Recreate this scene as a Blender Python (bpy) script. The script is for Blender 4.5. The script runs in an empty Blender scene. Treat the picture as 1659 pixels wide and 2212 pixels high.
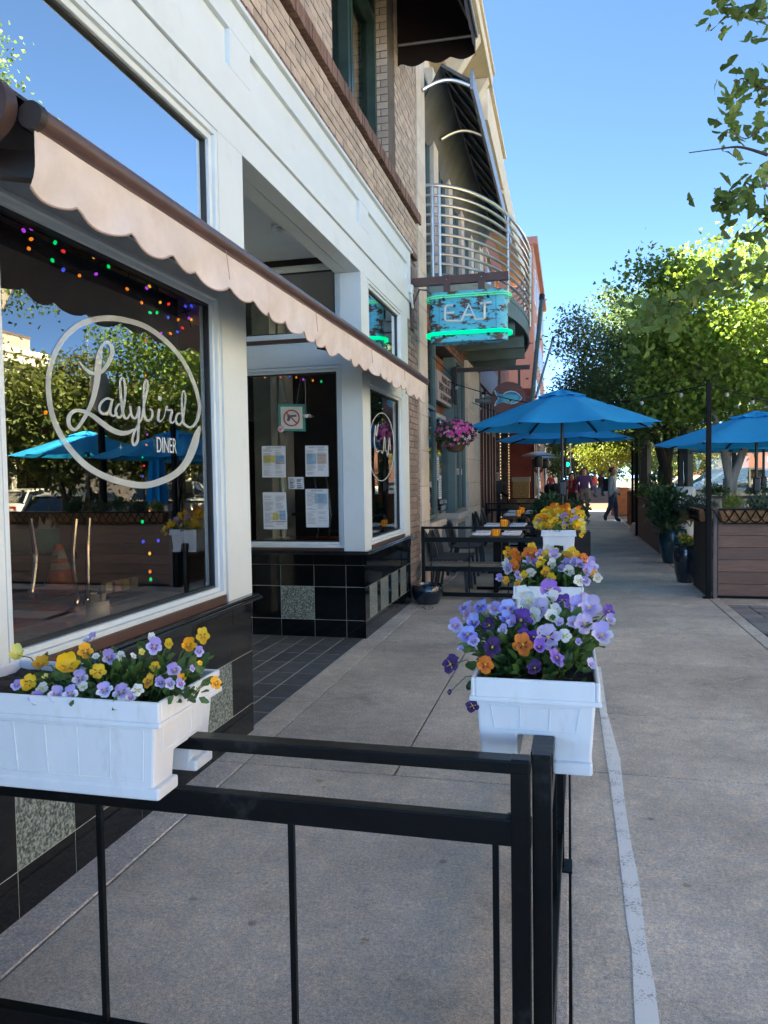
import bpy, math, random
import numpy as np
from mathutils import Vector, Matrix
random.seed(7); rng = np.random.default_rng(7)
scene = bpy.context.scene
COL = scene.collection
rad = math.radians
# ---------------------------------------------------------------- camera
CAM_H = 1.52; FPX = 1628.0; CX, CY = 829.5, 1106.0
YAW, PITCH, ROLL = rad(13.757), rad(-2.532), rad(-0.875)
_f = Vector((-math.sin(YAW)*math.cos(PITCH), math.cos(YAW)*math.cos(PITCH), math.sin(PITCH)))
_r0 = Vector((math.cos(YAW), math.sin(YAW), 0)); _u0 = _r0.cross(_f)
_r = _r0*math.cos(ROLL)+_u0*math.sin(ROLL); _u = -_r0*math.sin(ROLL)+_u0*math.cos(ROLL)
cam = bpy.data.cameras.new('camera'); cam_o = bpy.data.objects.new('camera', cam); COL.objects.link(cam_o)
cam.sensor_fit = 'VERTICAL'; cam.sensor_height = 24; cam.lens = FPX/2212*24
cam.clip_start = .05; cam.clip_end = 2000
m = Matrix((_r, _u, -_f)).transposed().to_4x4(); m.translation = (0, 0, CAM_H); cam_o.matrix_world = m
scene.camera = cam_o
scene.render.resolution_x = 768; scene.render.resolution_y = 1024
def at(x, y, X=None, Y=None, Z=None):
    """point seen at pixel (x,y) of the 1659x2212 view on the plane X=, Y= or Z="""
    d = _f*FPX+_r*(x-CX)-_u*(y-CY)
    t = X/d[0] if X is not None else Y/d[1] if Y is not None else (Z-CAM_H)/d[2]
    return Vector((0, 0, CAM_H))+d*t
def zpx(o, s, x, y):           # pixel in an enlarged crop -> 1659 view
    return ((o[0]+x/s)*1659/2500, (o[1]+y/s)*1659/2500)
# ---------------------------------------------------------------- sky, sun, exposure
SUN_EL, SUN_AZ = rad(46), rad(86)      # azimuth measured from +Y towards -X
w = bpy.data.worlds.new('World'); scene.world = w; w.use_nodes = True
nt = w.node_tree; bg = nt.nodes['Background']
sky = nt.nodes.new('ShaderNodeTexSky'); sky.sky_type = 'NISHITA'; sky.sun_disc = False
sky.sun_elevation = SUN_EL; sky.sun_rotation = -SUN_AZ; sky.air_density = .12; sky.dust_density = 0; sky.ozone_density = 2.5; sky.altitude = 200
nt.links.new(sky.outputs[0], bg.inputs[0]); bg.inputs[1].default_value = .15
sl = bpy.data.lights.new('sun', 'SUN'); sl.energy = 5.0; sl.angle = rad(.53); sl.color = (1, .85, .66)
so = bpy.data.objects.new('sun', sl); COL.objects.link(so)
sd = Vector((-math.sin(SUN_AZ)*math.cos(SUN_EL), math.cos(SUN_AZ)*math.cos(SUN_EL), math.sin(SUN_EL)))
so.rotation_euler = sd.to_track_quat('Z', 'Y').to_euler(); so.location = (0, 0, 30)
vs = scene.view_settings; vs.view_transform = 'Standard'; vs.look = 'None'; vs.exposure = 3.72; vs.gamma = 1
vs.use_white_balance = True; vs.white_balance_temperature = 7000; vs.white_balance_tint = -9      # camera balanced for open shade
scene.render.engine = 'CYCLES'
try:
    scene.cycles.max_bounces = 8; scene.cycles.transparent_max_bounces = 24
except Exception: pass
# ---------------------------------------------------------------- materials
MATS = {}
def _pb(name):
    m = bpy.data.materials.new(name); m.use_nodes = True
    return m, m.node_tree, m.node_tree.nodes['Principled BSDF']
def N(nt, t, **k):
    n = nt.nodes.new(t)
    for a, v in k.items():
        if a.startswith('i_'): n.inputs[a[2:].replace('_', ' ')].default_value = v
        else: setattr(n, a, v)
    return n
def M(name, col, rough=.6, metal=0, var=.12, scale=6, bump=0, bscale=60, rnd=0, coat=0, spec=.5, stretch=(1,1,1), dirt=None, dscale=2, dlo=.5, dhi=.75, emit=0, alpha=None, trans=0, sheen=0):
    """procedural surface: base colour x noise variation, per-piece variation, optional dirt patches and bump"""
    if name in MATS: return MATS[name]
    m, nt, p = _pb(name); L = nt.links.new
    tc = N(nt, 'ShaderNodeTexCoord'); mp = N(nt, 'ShaderNodeMapping'); mp.inputs['Scale'].default_value = stretch
    L(tc.outputs['Object'], mp.inputs[0])
    nz = N(nt, 'ShaderNodeTexNoise', i_Scale=scale, i_Detail=6, i_Roughness=.62); L(mp.outputs[0], nz.inputs['Vector'])
    hs = N(nt, 'ShaderNodeHueSaturation'); hs.inputs['Color'].default_value = (*col, 1)
    mr = N(nt, 'ShaderNodeMapRange'); mr.inputs[1].default_value = .25; mr.inputs[2].default_value = .75
    mr.inputs[3].default_value = 1-var*1.6; mr.inputs[4].default_value = 1+var*1.6
    L(nz.outputs[0], mr.inputs[0]); v = mr.outputs[0]
    if rnd:
        oi = N(nt, 'ShaderNodeObjectInfo'); ge = N(nt, 'ShaderNodeNewGeometry')
        a = N(nt, 'ShaderNodeMath', operation='ADD'); L(oi.outputs['Random'], a.inputs[0]); L(ge.outputs['Random Per Island'], a.inputs[1])
        fr = N(nt, 'ShaderNodeMath', operation='FRACT'); L(a.outputs[0], fr.inputs[0])
        m2 = N(nt, 'ShaderNodeMapRange'); m2.inputs[3].default_value = 1-rnd; m2.inputs[4].default_value = 1+rnd; L(fr.outputs[0], m2.inputs[0])
        mu = N(nt, 'ShaderNodeMath', operation='MULTIPLY'); L(v, mu.inputs[0]); L(m2.outputs[0], mu.inputs[1]); v = mu.outputs[0]
    L(v, hs.inputs['Value']); c = hs.outputs[0]
    if dirt:
        nd = N(nt, 'ShaderNodeTexNoise', i_Scale=dscale, i_Detail=8, i_Roughness=.7); L(mp.outputs[0], nd.inputs['Vector'])
        rp = N(nt, 'ShaderNodeMapRange'); rp.inputs[1].default_value = dlo; rp.inputs[2].default_value = dhi; L(nd.outputs[0], rp.inputs[0])
        mx = N(nt, 'ShaderNodeMix', data_type='RGBA'); L(rp.outputs[0], mx.inputs[0]); L(c, mx.inputs[6]); mx.inputs[7].default_value = (*dirt, 1); c = mx.outputs[2]
    L(c, p.inputs['Base Color'])
    p.inputs['Roughness'].default_value = rough; p.inputs['Metallic'].default_value = metal
    p.inputs['Specular IOR Level'].default_value = spec; p.inputs['Coat Weight'].default_value = coat; p.inputs['Coat Roughness'].default_value = .08
    if sheen: p.inputs['Sheen Weight'].default_value = sheen
    if emit:
        p.inputs['Emission Color'].default_value = (*col, 1); p.inputs['Emission Strength'].default_value = emit
    if bump:
        nb = N(nt, 'ShaderNodeTexNoise', i_Scale=bscale, i_Detail=5); L(mp.outputs[0], nb.inputs['Vector'])
        bm = N(nt, 'ShaderNodeBump'); bm.inputs['Strength'].default_value = min(1, bump); bm.inputs['Distance'].default_value = .01
        L(nb.outputs[0], bm.inputs['Height']); L(bm.outputs[0], p.inputs['Normal'])
    if trans:                                     # thin translucent sheet (leaf, canopy cloth)
        out = nt.nodes['Material Output']; tr = N(nt, 'ShaderNodeBsdfTranslucent'); L(c, tr.inputs[0])
        ms = N(nt, 'ShaderNodeMixShader'); ms.inputs[0].default_value = trans; L(p.outputs[0], ms.inputs[1]); L(tr.outputs[0], ms.inputs[2]); L(ms.outputs[0], out.inputs[0])
    if alpha is not None:
        out = nt.nodes['Material Output']; tr = N(nt, 'ShaderNodeBsdfTransparent')
        ms = N(nt, 'ShaderNodeMixShader'); ms.inputs[0].default_value = alpha; L(tr.outputs[0], ms.inputs[1]); L(p.outputs[0], ms.inputs[2]); L(ms.outputs[0], out.inputs[0])
    MATS[name] = m; return m
def glass(name, ior=2.3, tint=(.9,.93,.93), boost=1.15, add=.0, wave=0):
    if name in MATS: return MATS[name]
    m, nt, p = _pb(name); L = nt.links.new; nt.nodes.remove(p)
    fr = N(nt, 'ShaderNodeFresnel', i_IOR=ior); mm = N(nt, 'ShaderNodeMath', operation='MULTIPLY_ADD'); mm.inputs[1].default_value = boost; mm.inputs[2].default_value = add; mm.use_clamp = True
    tr = N(nt, 'ShaderNodeBsdfTransparent'); tr.inputs[0].default_value = (*tint, 1)
    gl = N(nt, 'ShaderNodeBsdfGlossy', i_Roughness=.0); ms = N(nt, 'ShaderNodeMixShader')
    if wave:
        tc = N(nt, 'ShaderNodeTexCoord'); nz = N(nt, 'ShaderNodeTexNoise', i_Scale=2.2, i_Detail=1.5); L(tc.outputs['Object'], nz.inputs['Vector'])
        bm = N(nt, 'ShaderNodeBump'); bm.inputs['Strength'].default_value = wave; bm.inputs['Distance'].default_value = .01; L(nz.outputs[0], bm.inputs['Height']); L(bm.outputs[0], gl.inputs['Normal'])
    L(fr.outputs[0], mm.inputs[0]); L(mm.outputs[0], ms.inputs[0]); L(tr.outputs[0], ms.inputs[1]); L(gl.outputs[0], ms.inputs[2])
    L(ms.outputs[0], nt.nodes['Material Output'].inputs[0]); MATS[name] = m; return m
def vcol_mat(name, rough=.55, trans=.25):
    if name in MATS: return MATS[name]
    m, nt, p = _pb(name); L = nt.links.new
    a = N(nt, 'ShaderNodeAttribute', attribute_name='tint'); oi = N(nt, 'ShaderNodeObjectInfo')
    hs = N(nt, 'ShaderNodeHueSaturation'); mr = N(nt, 'ShaderNodeMapRange'); mr.inputs[3].default_value = .82; mr.inputs[4].default_value = 1.12
    L(oi.outputs['Random'], mr.inputs[0]); L(mr.outputs[0], hs.inputs['Value']); L(a.outputs['Color'], hs.inputs['Color'])
    L(hs.outputs[0], p.inputs['Base Color']); p.inputs['Roughness'].default_value = rough; p.inputs['Sheen Weight'].default_value = .15
    tr = N(nt, 'ShaderNodeBsdfTranslucent'); L(hs.outputs[0], tr.inputs[0]); ms = N(nt, 'ShaderNodeMixShader'); ms.inputs[0].default_value = trans
    L(p.outputs[0], ms.inputs[1]); L(tr.outputs[0], ms.inputs[2]); L(ms.outputs[0], nt.nodes['Material Output'].inputs[0]); MATS[name] = m; return m
def concrete(name, col, light=1.0):
    if name in MATS: return MATS[name]
    m, nt, p = _pb(name); L = nt.links.new
    ge = N(nt, 'ShaderNodeNewGeometry'); pos = ge.outputs['Position']
    big = N(nt, 'ShaderNodeTexNoise', i_Scale=1.1, i_Detail=7, i_Roughness=.65); mid = N(nt, 'ShaderNodeTexNoise', i_Scale=14, i_Detail=5, i_Roughness=.7)
    fin = N(nt, 'ShaderNodeTexNoise', i_Scale=210, i_Detail=3, i_Roughness=.8); vo = N(nt, 'ShaderNodeTexVoronoi', i_Scale=150)
    spot = N(nt, 'ShaderNodeTexVoronoi', i_Scale=3.2)
    for n in (big, mid, fin, vo, spot): L(pos, n.inputs['Vector'])
    def rng_(src, a, b, c, d):
        r = N(nt, 'ShaderNodeMapRange'); [r.inputs[i+1].__setattr__('default_value', x) for i, x in enumerate((a, b, c, d))]; L(src, r.inputs[0]); return r.outputs[0]
    def mul(a, b):
        n = N(nt, 'ShaderNodeMath', operation='MULTIPLY'); L(a, n.inputs[0]); L(b, n.inputs[1]); return n.outputs[0]
    v = mul(rng_(big.outputs[0], .3, .7, .66, 1.24), rng_(mid.outputs[0], .3, .7, .86, 1.14))
    v = mul(v, rng_(fin.outputs[0], .32, .68, .6, 1.45)); spk = N(nt, 'ShaderNodeTexNoise', i_Scale=70, i_Detail=4, i_Roughness=.75); L(pos, spk.inputs['Vector']); v = mul(v, rng_(spk.outputs[0], .33, .67, .72, 1.3))
    v = mul(v, rng_(vo.outputs['Distance'], 0, .35, .8, 1.08))
    stn = N(nt, 'ShaderNodeTexNoise', i_Scale=2.6, i_Detail=9, i_Roughness=.72); L(pos, stn.inputs['Vector']); v = mul(v, rng_(stn.outputs[0], .56, .70, 1.0, .72)); v = mul(v, rng_(stn.outputs[0], .30, .42, 1.16, 1.0))
    wob = N(nt, 'ShaderNodeTexNoise', i_Scale=3.0, i_Detail=6); L(pos, wob.inputs['Vector']); wm = N(nt, 'ShaderNodeVectorMath', operation='MULTIPLY_ADD'); wm.inputs[1].default_value = (.5,.5,0); L(wob.outputs['Color'], wm.inputs[0]); L(pos, wm.inputs[2])
    ck = N(nt, 'ShaderNodeTexVoronoi', feature='DISTANCE_TO_EDGE', i_Scale=.3); L(wm.outputs[0], ck.inputs['Vector']); v = mul(v, rng_(ck.outputs['Distance'], .0004, .0014, .8, 1.0))
    gum = rng_(spot.outputs['Distance'], .03, .07, .55, 1.0); v = mul(v, gum)
    oi = N(nt, 'ShaderNodeObjectInfo'); v = mul(v, rng_(oi.outputs['Random'], 0, 1, .9, 1.1))
    hs = N(nt, 'ShaderNodeHueSaturation'); L(v, hs.inputs['Value'])
    mx = N(nt, 'ShaderNodeMix', data_type='RGBA'); L(rng_(mid.outputs[0], .35, .65, 0, 1), mx.inputs[0])
    mx.inputs[6].default_value = (col[0], col[1], col[2], 1); mx.inputs[7].default_value = (col[0]*1.08, col[1]*1.0, col[2]*.9, 1)
    L(mx.outputs[2], hs.inputs['Color']); L(hs.outputs[0], p.inputs['Base Color']); p.inputs['Roughness'].default_value = .85
    bm = N(nt, 'ShaderNodeBump'); bm.inputs['Strength'].default_value = .35; bm.inputs['Distance'].default_value = .004; L(fin.outputs[0], bm.inputs['Height']); L(bm.outputs[0], p.inputs['Normal'])
    MATS[name] = m; return m
def granite(name):
    if name in MATS: return MATS[name]
    m, nt, p = _pb(name); L = nt.links.new
    tc = N(nt, 'ShaderNodeTexCoord'); v = N(nt, 'ShaderNodeTexNoise', i_Scale=75, i_Detail=3, i_Roughness=.7); L(tc.outputs['Object'], v.inputs['Vector'])
    cr = N(nt, 'ShaderNodeValToRGB'); L(v.outputs[0], cr.inputs[0]); e = cr.color_ramp.elements
    e[0].position = .40; e[0].color = (.03, .04, .035, 1); e[1].position = .60; e[1].color = (.36, .40, .37, 1)
    x = e.new(.5); x.color = (.16, .19, .17, 1)
    L(cr.outputs[0], p.inputs['Base Color']); p.inputs['Roughness'].default_value = .28; MATS[name] = m; return m
def paint_rough(name, base, chip, scale=9, lo=.53, hi=.57, rough=.55, stretch=(1,1,1)):
    return M(name, base, rough, var=.08, dirt=chip, dscale=scale, dlo=lo, dhi=hi, stretch=stretch)
# ---------------------------------------------------------------- mesh helpers
class B:
    def __init__(s): s.v = []; s.f = []
    def add(s, vs, fs):
        o = len(s.v); s.v += [tuple(v) for v in vs]; s.f += [tuple(i+o for i in f) for f in fs]; return s
    def box(s, x0, x1, y0, y1, z0, z1):
        return s.add([(x0,y0,z0),(x1,y0,z0),(x1,y1,z0),(x0,y1,z0),(x0,y0,z1),(x1,y0,z1),(x1,y1,z1),(x0,y1,z1)],
                     [(0,3,2,1),(4,5,6,7),(0,1,5,4),(1,2,6,5),(2,3,7,6),(3,0,4,7)])
    def bar(s, p, q, w, h=None, up=(0,0,1)):      # rectangular bar between two points
        p, q = Vector(p), Vector(q); d = (q-p).normalized(); h = h or w
        a = d.cross(Vector(up)); a = a.normalized() if a.length > 1e-4 else Vector((1,0,0)); b = a.cross(d)
        vs = [c+a*i*w/2+b*j*h/2 for c in (p, q) for i, j in ((-1,-1),(1,-1),(1,1),(-1,1))]
        return s.add(vs, [(3,2,1,0),(4,5,6,7),(0,1,5,4),(1,2,6,5),(2,3,7,6),(3,0,4,7)])
    def tube(s, pts, r, n=8, cap=True):
        pts = [Vector(p) for p in pts]; rs = r if isinstance(r, (list, tuple)) else [r]*len(pts); o = len(s.v); ref = None
        for i, p in enumerate(pts):
            d = (pts[min(i+1, len(pts)-1)]-pts[max(i-1, 0)]).normalized()
            if ref is None: ref = d.orthogonal().normalized()
            a = (ref-d*ref.dot(d)); a = a.normalized() if a.length > 1e-5 else d.orthogonal().normalized(); ref = a; b = d.cross(a)
            s.v += [tuple(p+(a*math.cos(t)+b*math.sin(t))*rs[i]) for t in [2*math.pi*k/n for k in range(n)]]
        for i in range(len(pts)-1):
            for k in range(n):
                k2 = (k+1) % n; s.f.append((o+i*n+k, o+i*n+k2, o+(i+1)*n+k2, o+(i+1)*n+k))
        if cap:
            s.f.append(tuple(o+k for k in reversed(range(n)))); e = o+(len(pts)-1)*n; s.f.append(tuple(e+k for k in range(n)))
        return s
    def lathe(s, prof, c=(0,0,0), n=20):          # prof: (radius, z)
        o = len(s.v)
        for r, z in prof:
            s.v += [(c[0]+r*math.cos(2*math.pi*k/n), c[1]+r*math.sin(2*math.pi*k/n), c[2]+z) for k in range(n)]
        for i in range(len(prof)-1):
            for k in range(n):
                k2 = (k+1) % n; s.f.append((o+i*n+k, o+i*n+k2, o+(i+1)*n+k2, o+(i+1)*n+k))
        return s
    def ball(s, c, r, n=8, sq=(1,1,1)):
        o = len(s.v); R = n//2
        prof = [(math.sin(math.pi*i/R), -math.cos(math.pi*i/R)) for i in range(R+1)]
        for a, z in prof:
            s.v += [(c[0]+r*sq[0]*max(a,.02)*math.cos(2*math.pi*k/n), c[1]+r*sq[1]*max(a,.02)*math.sin(2*math.pi*k/n), c[2]+r*sq[2]*z) for k in range(n)]
        for i in range(R):
            for k in range(n):
                k2 = (k+1) % n; s.f.append((o+i*n+k, o+i*n+k2, o+(i+1)*n+k2, o+(i+1)*n+k))
        return s
    def prism(s, poly, off):                      # planar polygon (3-D points) extruded by vector off
        n = len(poly); off = Vector(off); vs = [Vector(p) for p in poly]+[Vector(p)+off for p in poly]
        return s.add(vs, [tuple(reversed(range(n))), tuple(range(n, 2*n))]+[(i, (i+1) % n, n+(i+1) % n, n+i) for i in range(n)])
    def build(s, name, mat, parent=None, smooth=False, bevel=0, local=False, kind=None, fix=True):
        me = bpy.data.meshes.new(name); me.from_pydata(s.v, [], s.f); me.update()
        if fix and len(s.f) < 60000:
            import bmesh
            bm = bmesh.new(); bm.from_mesh(me); bmesh.ops.recalc_face_normals(bm, faces=bm.faces); bm.to_mesh(me); bm.free()
        if mat: me.materials.append(mat)
        if smooth:
            me.polygons.foreach_set('use_smooth', [True]*len(me.polygons)); me.set_sharp_from_angle(angle=rad(40))
        o = bpy.data.objects.new(name, me); COL.objects.link(o)
        place(o, parent, local)
        if bevel:
            b = o.modifiers.new('bevel', 'BEVEL'); b.width = bevel; b.segments = 2; b.limit_method = 'ANGLE'
        if kind: o['kind'] = kind
        return o
def place(o, parent, local=False):
    if parent is not None:
        o.parent = parent
        if not local: o.location = -wloc(parent)
def wloc(o):
    v = Vector(o.location); 
    while o.parent is not None: o = o.parent; v += Vector(o.location)
    return v
def tag(o, label=None, cat=None, group=None, kind=None):
    if label: o['label'] = label
    if cat: o['category'] = cat
    if group: o['group'] = group
    if kind: o['kind'] = kind
    return o
def thing(name, label, cat, loc=(0,0,0), rz=0, group=None):
    o = bpy.data.objects.new(name, None); COL.objects.link(o); o.location = loc; o.rotation_euler = (0, 0, rz); o.empty_display_size = .1
    return tag(o, label, cat, group)
def struct(o): o['kind'] = 'structure'; return o
KIDS = {}
def copy_tree(o, parent=None):
    c = o.copy(); COL.objects.link(c); c.parent = parent
    for ch in list(o.children): copy_tree(ch, c)
    return c
def dup(root, loc, rz, label, group=None):
    c = copy_tree(root); c.location = loc; c.rotation_euler = (0, 0, rz); c['label'] = label
    if group: c['group'] = group
    return c
def inst(name, mesh, parent, loc, rot=(0,0,0), scale=(1,1,1)):
    o = bpy.data.objects.new(name, mesh); COL.objects.link(o); o.parent = parent
    o.location = Vector(loc)-wloc(parent) if parent else loc; o.rotation_euler = rot; o.scale = scale; return o
def shared(b, name, mat, smooth=False):
    o = b.build(name, mat, None, smooth); me = o.data; bpy.data.objects.remove(o); return me
def text_mesh(name, s, size, mat, org, right, up, parent=None, extrude=.001, align='CENTER', sx=1.0, local=False):
    cu = bpy.data.curves.new(name, 'FONT'); cu.body = s; cu.size = size; cu.extrude = extrude; cu.align_x = align; cu.align_y = 'CENTER'
    t = bpy.data.objects.new(name, cu); COL.objects.link(t)
    me = bpy.data.meshes.new_from_object(t.evaluated_get(bpy.context.evaluated_depsgraph_get())); bpy.data.objects.remove(t)
    r, u = Vector(right).normalized(), Vector(up).normalized(); n = r.cross(u); org = Vector(org)
    for v in me.vertices: v.co = org+r*v.co.x*sx+u*v.co.y+n*v.co.z
    me.materials.clear(); me.materials.append(mat); me.name = name
    o = bpy.data.objects.new(name, me); COL.objects.link(o); place(o, parent, local); return o
def spline(pts, k=6):
    P = [np.array(p, float) for p in pts]; out = []
    for i in range(len(P)-1):
        a, b, c, d = P[max(i-1,0)], P[i], P[i+1], P[min(i+2,len(P)-1)]
        for j in range(k):
            t = j/k; out.append(.5*((2*b)+(c-a)*t+(2*a-5*b+4*c-d)*t*t+(3*b-a-3*c+d)*t**3))
    out.append(P[-1]); return out
def ribbon(b, pts, to3d, k=6):                    # calligraphic stroke (x,y,width) mapped onto a plane
    S = spline(pts, k); o = len(b.v)
    for i, p in enumerate(S):
        q0, q1 = S[max(i-1,0)][:2], S[min(i+1,len(S)-1)][:2]; d = q1-q0; L = max(np.hypot(*d), 1e-6); nrm = np.array([-d[1], d[0]])/L*p[2]/2
        b.v.append(tuple(to3d(p[0]+nrm[0], p[1]+nrm[1]))); b.v.append(tuple(to3d(p[0]-nrm[0], p[1]-nrm[1])))
    for i in range(len(S)-1): b.f.append((o+2*i, o+2*i+1, o+2*i+3, o+2*i+2))
def fast_mesh(name, V, F, mat):                   # V (n,3), F (m,k) numpy
    me = bpy.data.meshes.new(name); k = F.shape[1]
    me.vertices.add(len(V)); me.vertices.foreach_set('co', V.astype('f').ravel())
    me.loops.add(F.size); me.loops.foreach_set('vertex_index', F.astype('i').ravel())
    me.polygons.add(len(F)); me.polygons.foreach_set('loop_start', np.arange(0, F.size, k, dtype='i')); me.polygons.foreach_set('loop_total', np.full(len(F), k, 'i'))
    me.update(calc_edges=True)
    if mat: me.materials.append(mat)
    return me
def unit(v): return v/np.maximum(np.linalg.norm(v, axis=-1, keepdims=True), 1e-9)
LEAF = {'ginkgo': np.array([(0,0,0),(.50,.62,.06),(.20,.92,-.03),(.02,.74,0),(-.20,.92,-.03),(-.50,.62,.06)]),
        'oval': np.array([(0,0,0),(.28,.4,.05),(.16,.85,.02),(0,1,-.06),(-.16,.85,.02),(-.28,.4,.05)]),
        'needle': np.array([(0,0,0),(.07,.4,.02),(.05,.8,.02),(0,1,0),(-.05,.8,.02),(-.07,.4,.02)])}
def leaf_mesh(name, P, D, size, shape, mat, flat=.5):
    """P base points, D pointing directions, one 4-triangle leaf each"""
    n = len(P); T = LEAF[shape]; D = unit(D); R = unit(np.cross(D, rng.normal(size=(n,3))+np.array([0,0,flat*2]))); Nn = np.cross(R, D)
    s = size*rng.uniform(.65, 1.25, (n,1))
    V = P[:,None,:]+s[:,None,:]*(T[None,:,0:1]*R[:,None,:]+T[None,:,1:2]*D[:,None,:]+T[None,:,2:3]*Nn[:,None,:])
    F = np.array([(0,1,2),(0,2,3),(0,3,4),(0,4,5)]); F = (np.arange(n)[:,None,None]*6+F[None]).reshape(-1,3)
    return fast_mesh(name, V.reshape(-1,3), F, mat)
def mesh_obj(name, me, parent=None, kind=None, local=False):
    o = bpy.data.objects.new(name, me); COL.objects.link(o); place(o, parent, local)
    if kind: o['kind'] = kind
    return o
# ================================================================ GROUND
XF = -1.87
m_conc = concrete('concrete_walk', (.52, .475, .425)); m_conc2 = concrete('concrete_patio', (.46, .42, .375)); m_concl = concrete('concrete_strip', (.50, .46, .43))
m_asph = M('asphalt', (.085, .08, .078), .9, var=.15, scale=3, bump=.4, bscale=90)
m_joint = M('joint_dirt', (.035, .032, .03), .95, var=.2)
struct(B().box(-80, 120, -40, 400, -.6, -.17).build('ground', m_asph))
struct(B().box(6.4, 18.5, -40, 300, -.165, -.12).build('road', M('worn_road', (.15,.137,.125), .9, var=.15, scale=3, bump=.4, bscale=90)))
sw = struct(B().box(-3.7, 6.4, -6, 70, -.16, -.015).build('sidewalk', m_joint))
def slab(x0, x1, y0, y1, mat, top=0.0, name='slab'):
    g = .005; return B().box(x0+g, x1-g, y0+g, y1-g, -.06, top).build(name, mat, sw, bevel=.004)
ys_l = [-2, .6, 3.70, 6.82, 8.15, 9.7, 11.25, 12.8, 14.35, 15.9, 17.45, 19, 21, 23, 25, 27, 29, 31, 33.2]
for a, b in zip(ys_l, ys_l[1:]):
    if a < 3: slab(-1.70, -.045, a, b, m_conc2)
    else: slab(-1.70, -.876, a, b, m_conc2); slab(-.876, -.045, a, b, m_conc2)
    if a != 3.70: slab(-1.90, -1.70, a, b, m_concl, .002)
slab(-1.90, -1.70, 3.70, 6.82, m_conc2)
slab(-.045, .0, -2, 33.2, m_concl, .001)
ys_r = [-2, .3, 1.75, 3.95, 4.95, 6.35, 7.8, 9.3, 10.8, 12.3, 13.8, 15.3, 16.8, 18.3, 20, 22, 24, 26, 27.5, 29.5, 31.5, 33.2]
for a, b in zip(ys_r, ys_r[1:]): slab(.0, 1.66, a, b, m_conc)
slab(.0, 1.66, 33.2, 34.4, MATS['concrete_walk']); slab(-1.9, -.0, 33.2, 34.4, m_conc)
for a, b in zip([-2, 2, 4.1, 6.2, 7.6, 8.9, 9.75], [2, 4.1, 6.2, 7.6, 8.9, 9.75, 34.4]): slab(1.66, 1.79, a, b, m_concl, .003)
for a in range(0, 16): slab(-3.6+.0*a, 6.3, 34.4+a*2.2, 36.6+a*2.2, M('crossing_brick', (.085,.046,.032), .85, var=.2, scale=2, rnd=.15, stretch=(1,5,1)))
slab(1.79, 6.3, 9.86, 34.4, concrete('deck_slab', (.16, .145, .135)), -.002)
slab(1.79, 6.3, 9.42, 9.86, m_concl); slab(1.95, 6.3, 7.35, 7.75, m_concl); slab(1.79, 6.3, -2, 5.6, m_conc)
# brick pavers beside the walk
bp = struct(B().box(1.79, 6.3, 5.6, 9.42, -.05, -.016).build('brick_paving', m_joint))
mp = [M('paver_grey', (.27, .245, .24), .85, var=.2, scale=20, bump=.3, rnd=.25), M('paver_red', (.34, .215, .175), .85, var=.2, scale=20, bump=.3, rnd=.25)]
pm = [shared(B().box(-.098, .098, -.048, .048, -.03, .0), 'brick', q) for q in mp]
for i in range(20):
    for j in range(38):
        x = 1.90+i*.21+(.0 if j % 2 else .0); y = 5.66+j*.104
        if 7.28 < y < 7.80 or y > 9.38 or x > 3.7: continue
        c = 0 if (x < 2.3 or random.random() < .35) else 1
        inst('brick', pm[c], bp, (x+random.uniform(-.003,.003), y, random.uniform(-.006, .002)), (0, 0, random.uniform(-.02,.02)))
# white painted line (worn) on the walk
mw, ntw, pw = _pb('worn_white_paint'); MATS['worn_white_paint'] = mw
pw.inputs['Base Color'].default_value = (.92, .91, .89, 1); pw.inputs['Roughness'].default_value = .8
ge = N(ntw, 'ShaderNodeNewGeometry'); n1 = N(ntw, 'ShaderNodeTexNoise', i_Scale=120, i_Detail=4, i_Roughness=.75); n2 = N(ntw, 'ShaderNodeTexNoise', i_Scale=9, i_Detail=3)
for q in (n1, n2): ntw.links.new(ge.outputs['Position'], q.inputs['Vector'])
ad = N(ntw, 'ShaderNodeMath', operation='MULTIPLY_ADD'); ad.inputs[1].default_value = .55; ntw.links.new(n2.outputs[0], ad.inputs[0]); ntw.links.new(n1.outputs[0], ad.inputs[2])
mr = N(ntw, 'ShaderNodeMapRange'); mr.inputs[1].default_value = .58; mr.inputs[2].default_value = .70; ntw.links.new(ad.outputs[0], mr.inputs[0])
trn = N(ntw, 'ShaderNodeBsdfTransparent'); mxs = N(ntw, 'ShaderNodeMixShader'); ntw.links.new(mr.outputs[0], mxs.inputs[0]); ntw.links.new(trn.outputs[0], mxs.inputs[1]); ntw.links.new(pw.outputs[0], mxs.inputs[2]); ntw.links.new(mxs.outputs[0], ntw.nodes['Material Output'].inputs[0])
b = B(); rows = []
for D in [(1285,1298,1440),(1290,1306,1500),(1296,1312,1540),(1303,1326,1590),(1310,1340,1640),(1318,1345,1690),(1326,1352,1750),(1336,1365,1830),(1344,1380,1900),(1355,1392,2000),(1365,1398,2050),(1368,1415,2130),(1372,1425,2212),(1378,1440,2330),(1384,1460,2500)]:
    rows.append((at(D[0], D[2], Z=.002), at(D[1], D[2], Z=.002)))
for (p, q), (r, s) in zip(rows, rows[1:]): b.add([p, q, s, r], [(0,1,2,3)])
struct(b.build('painted_line', mw))
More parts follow.
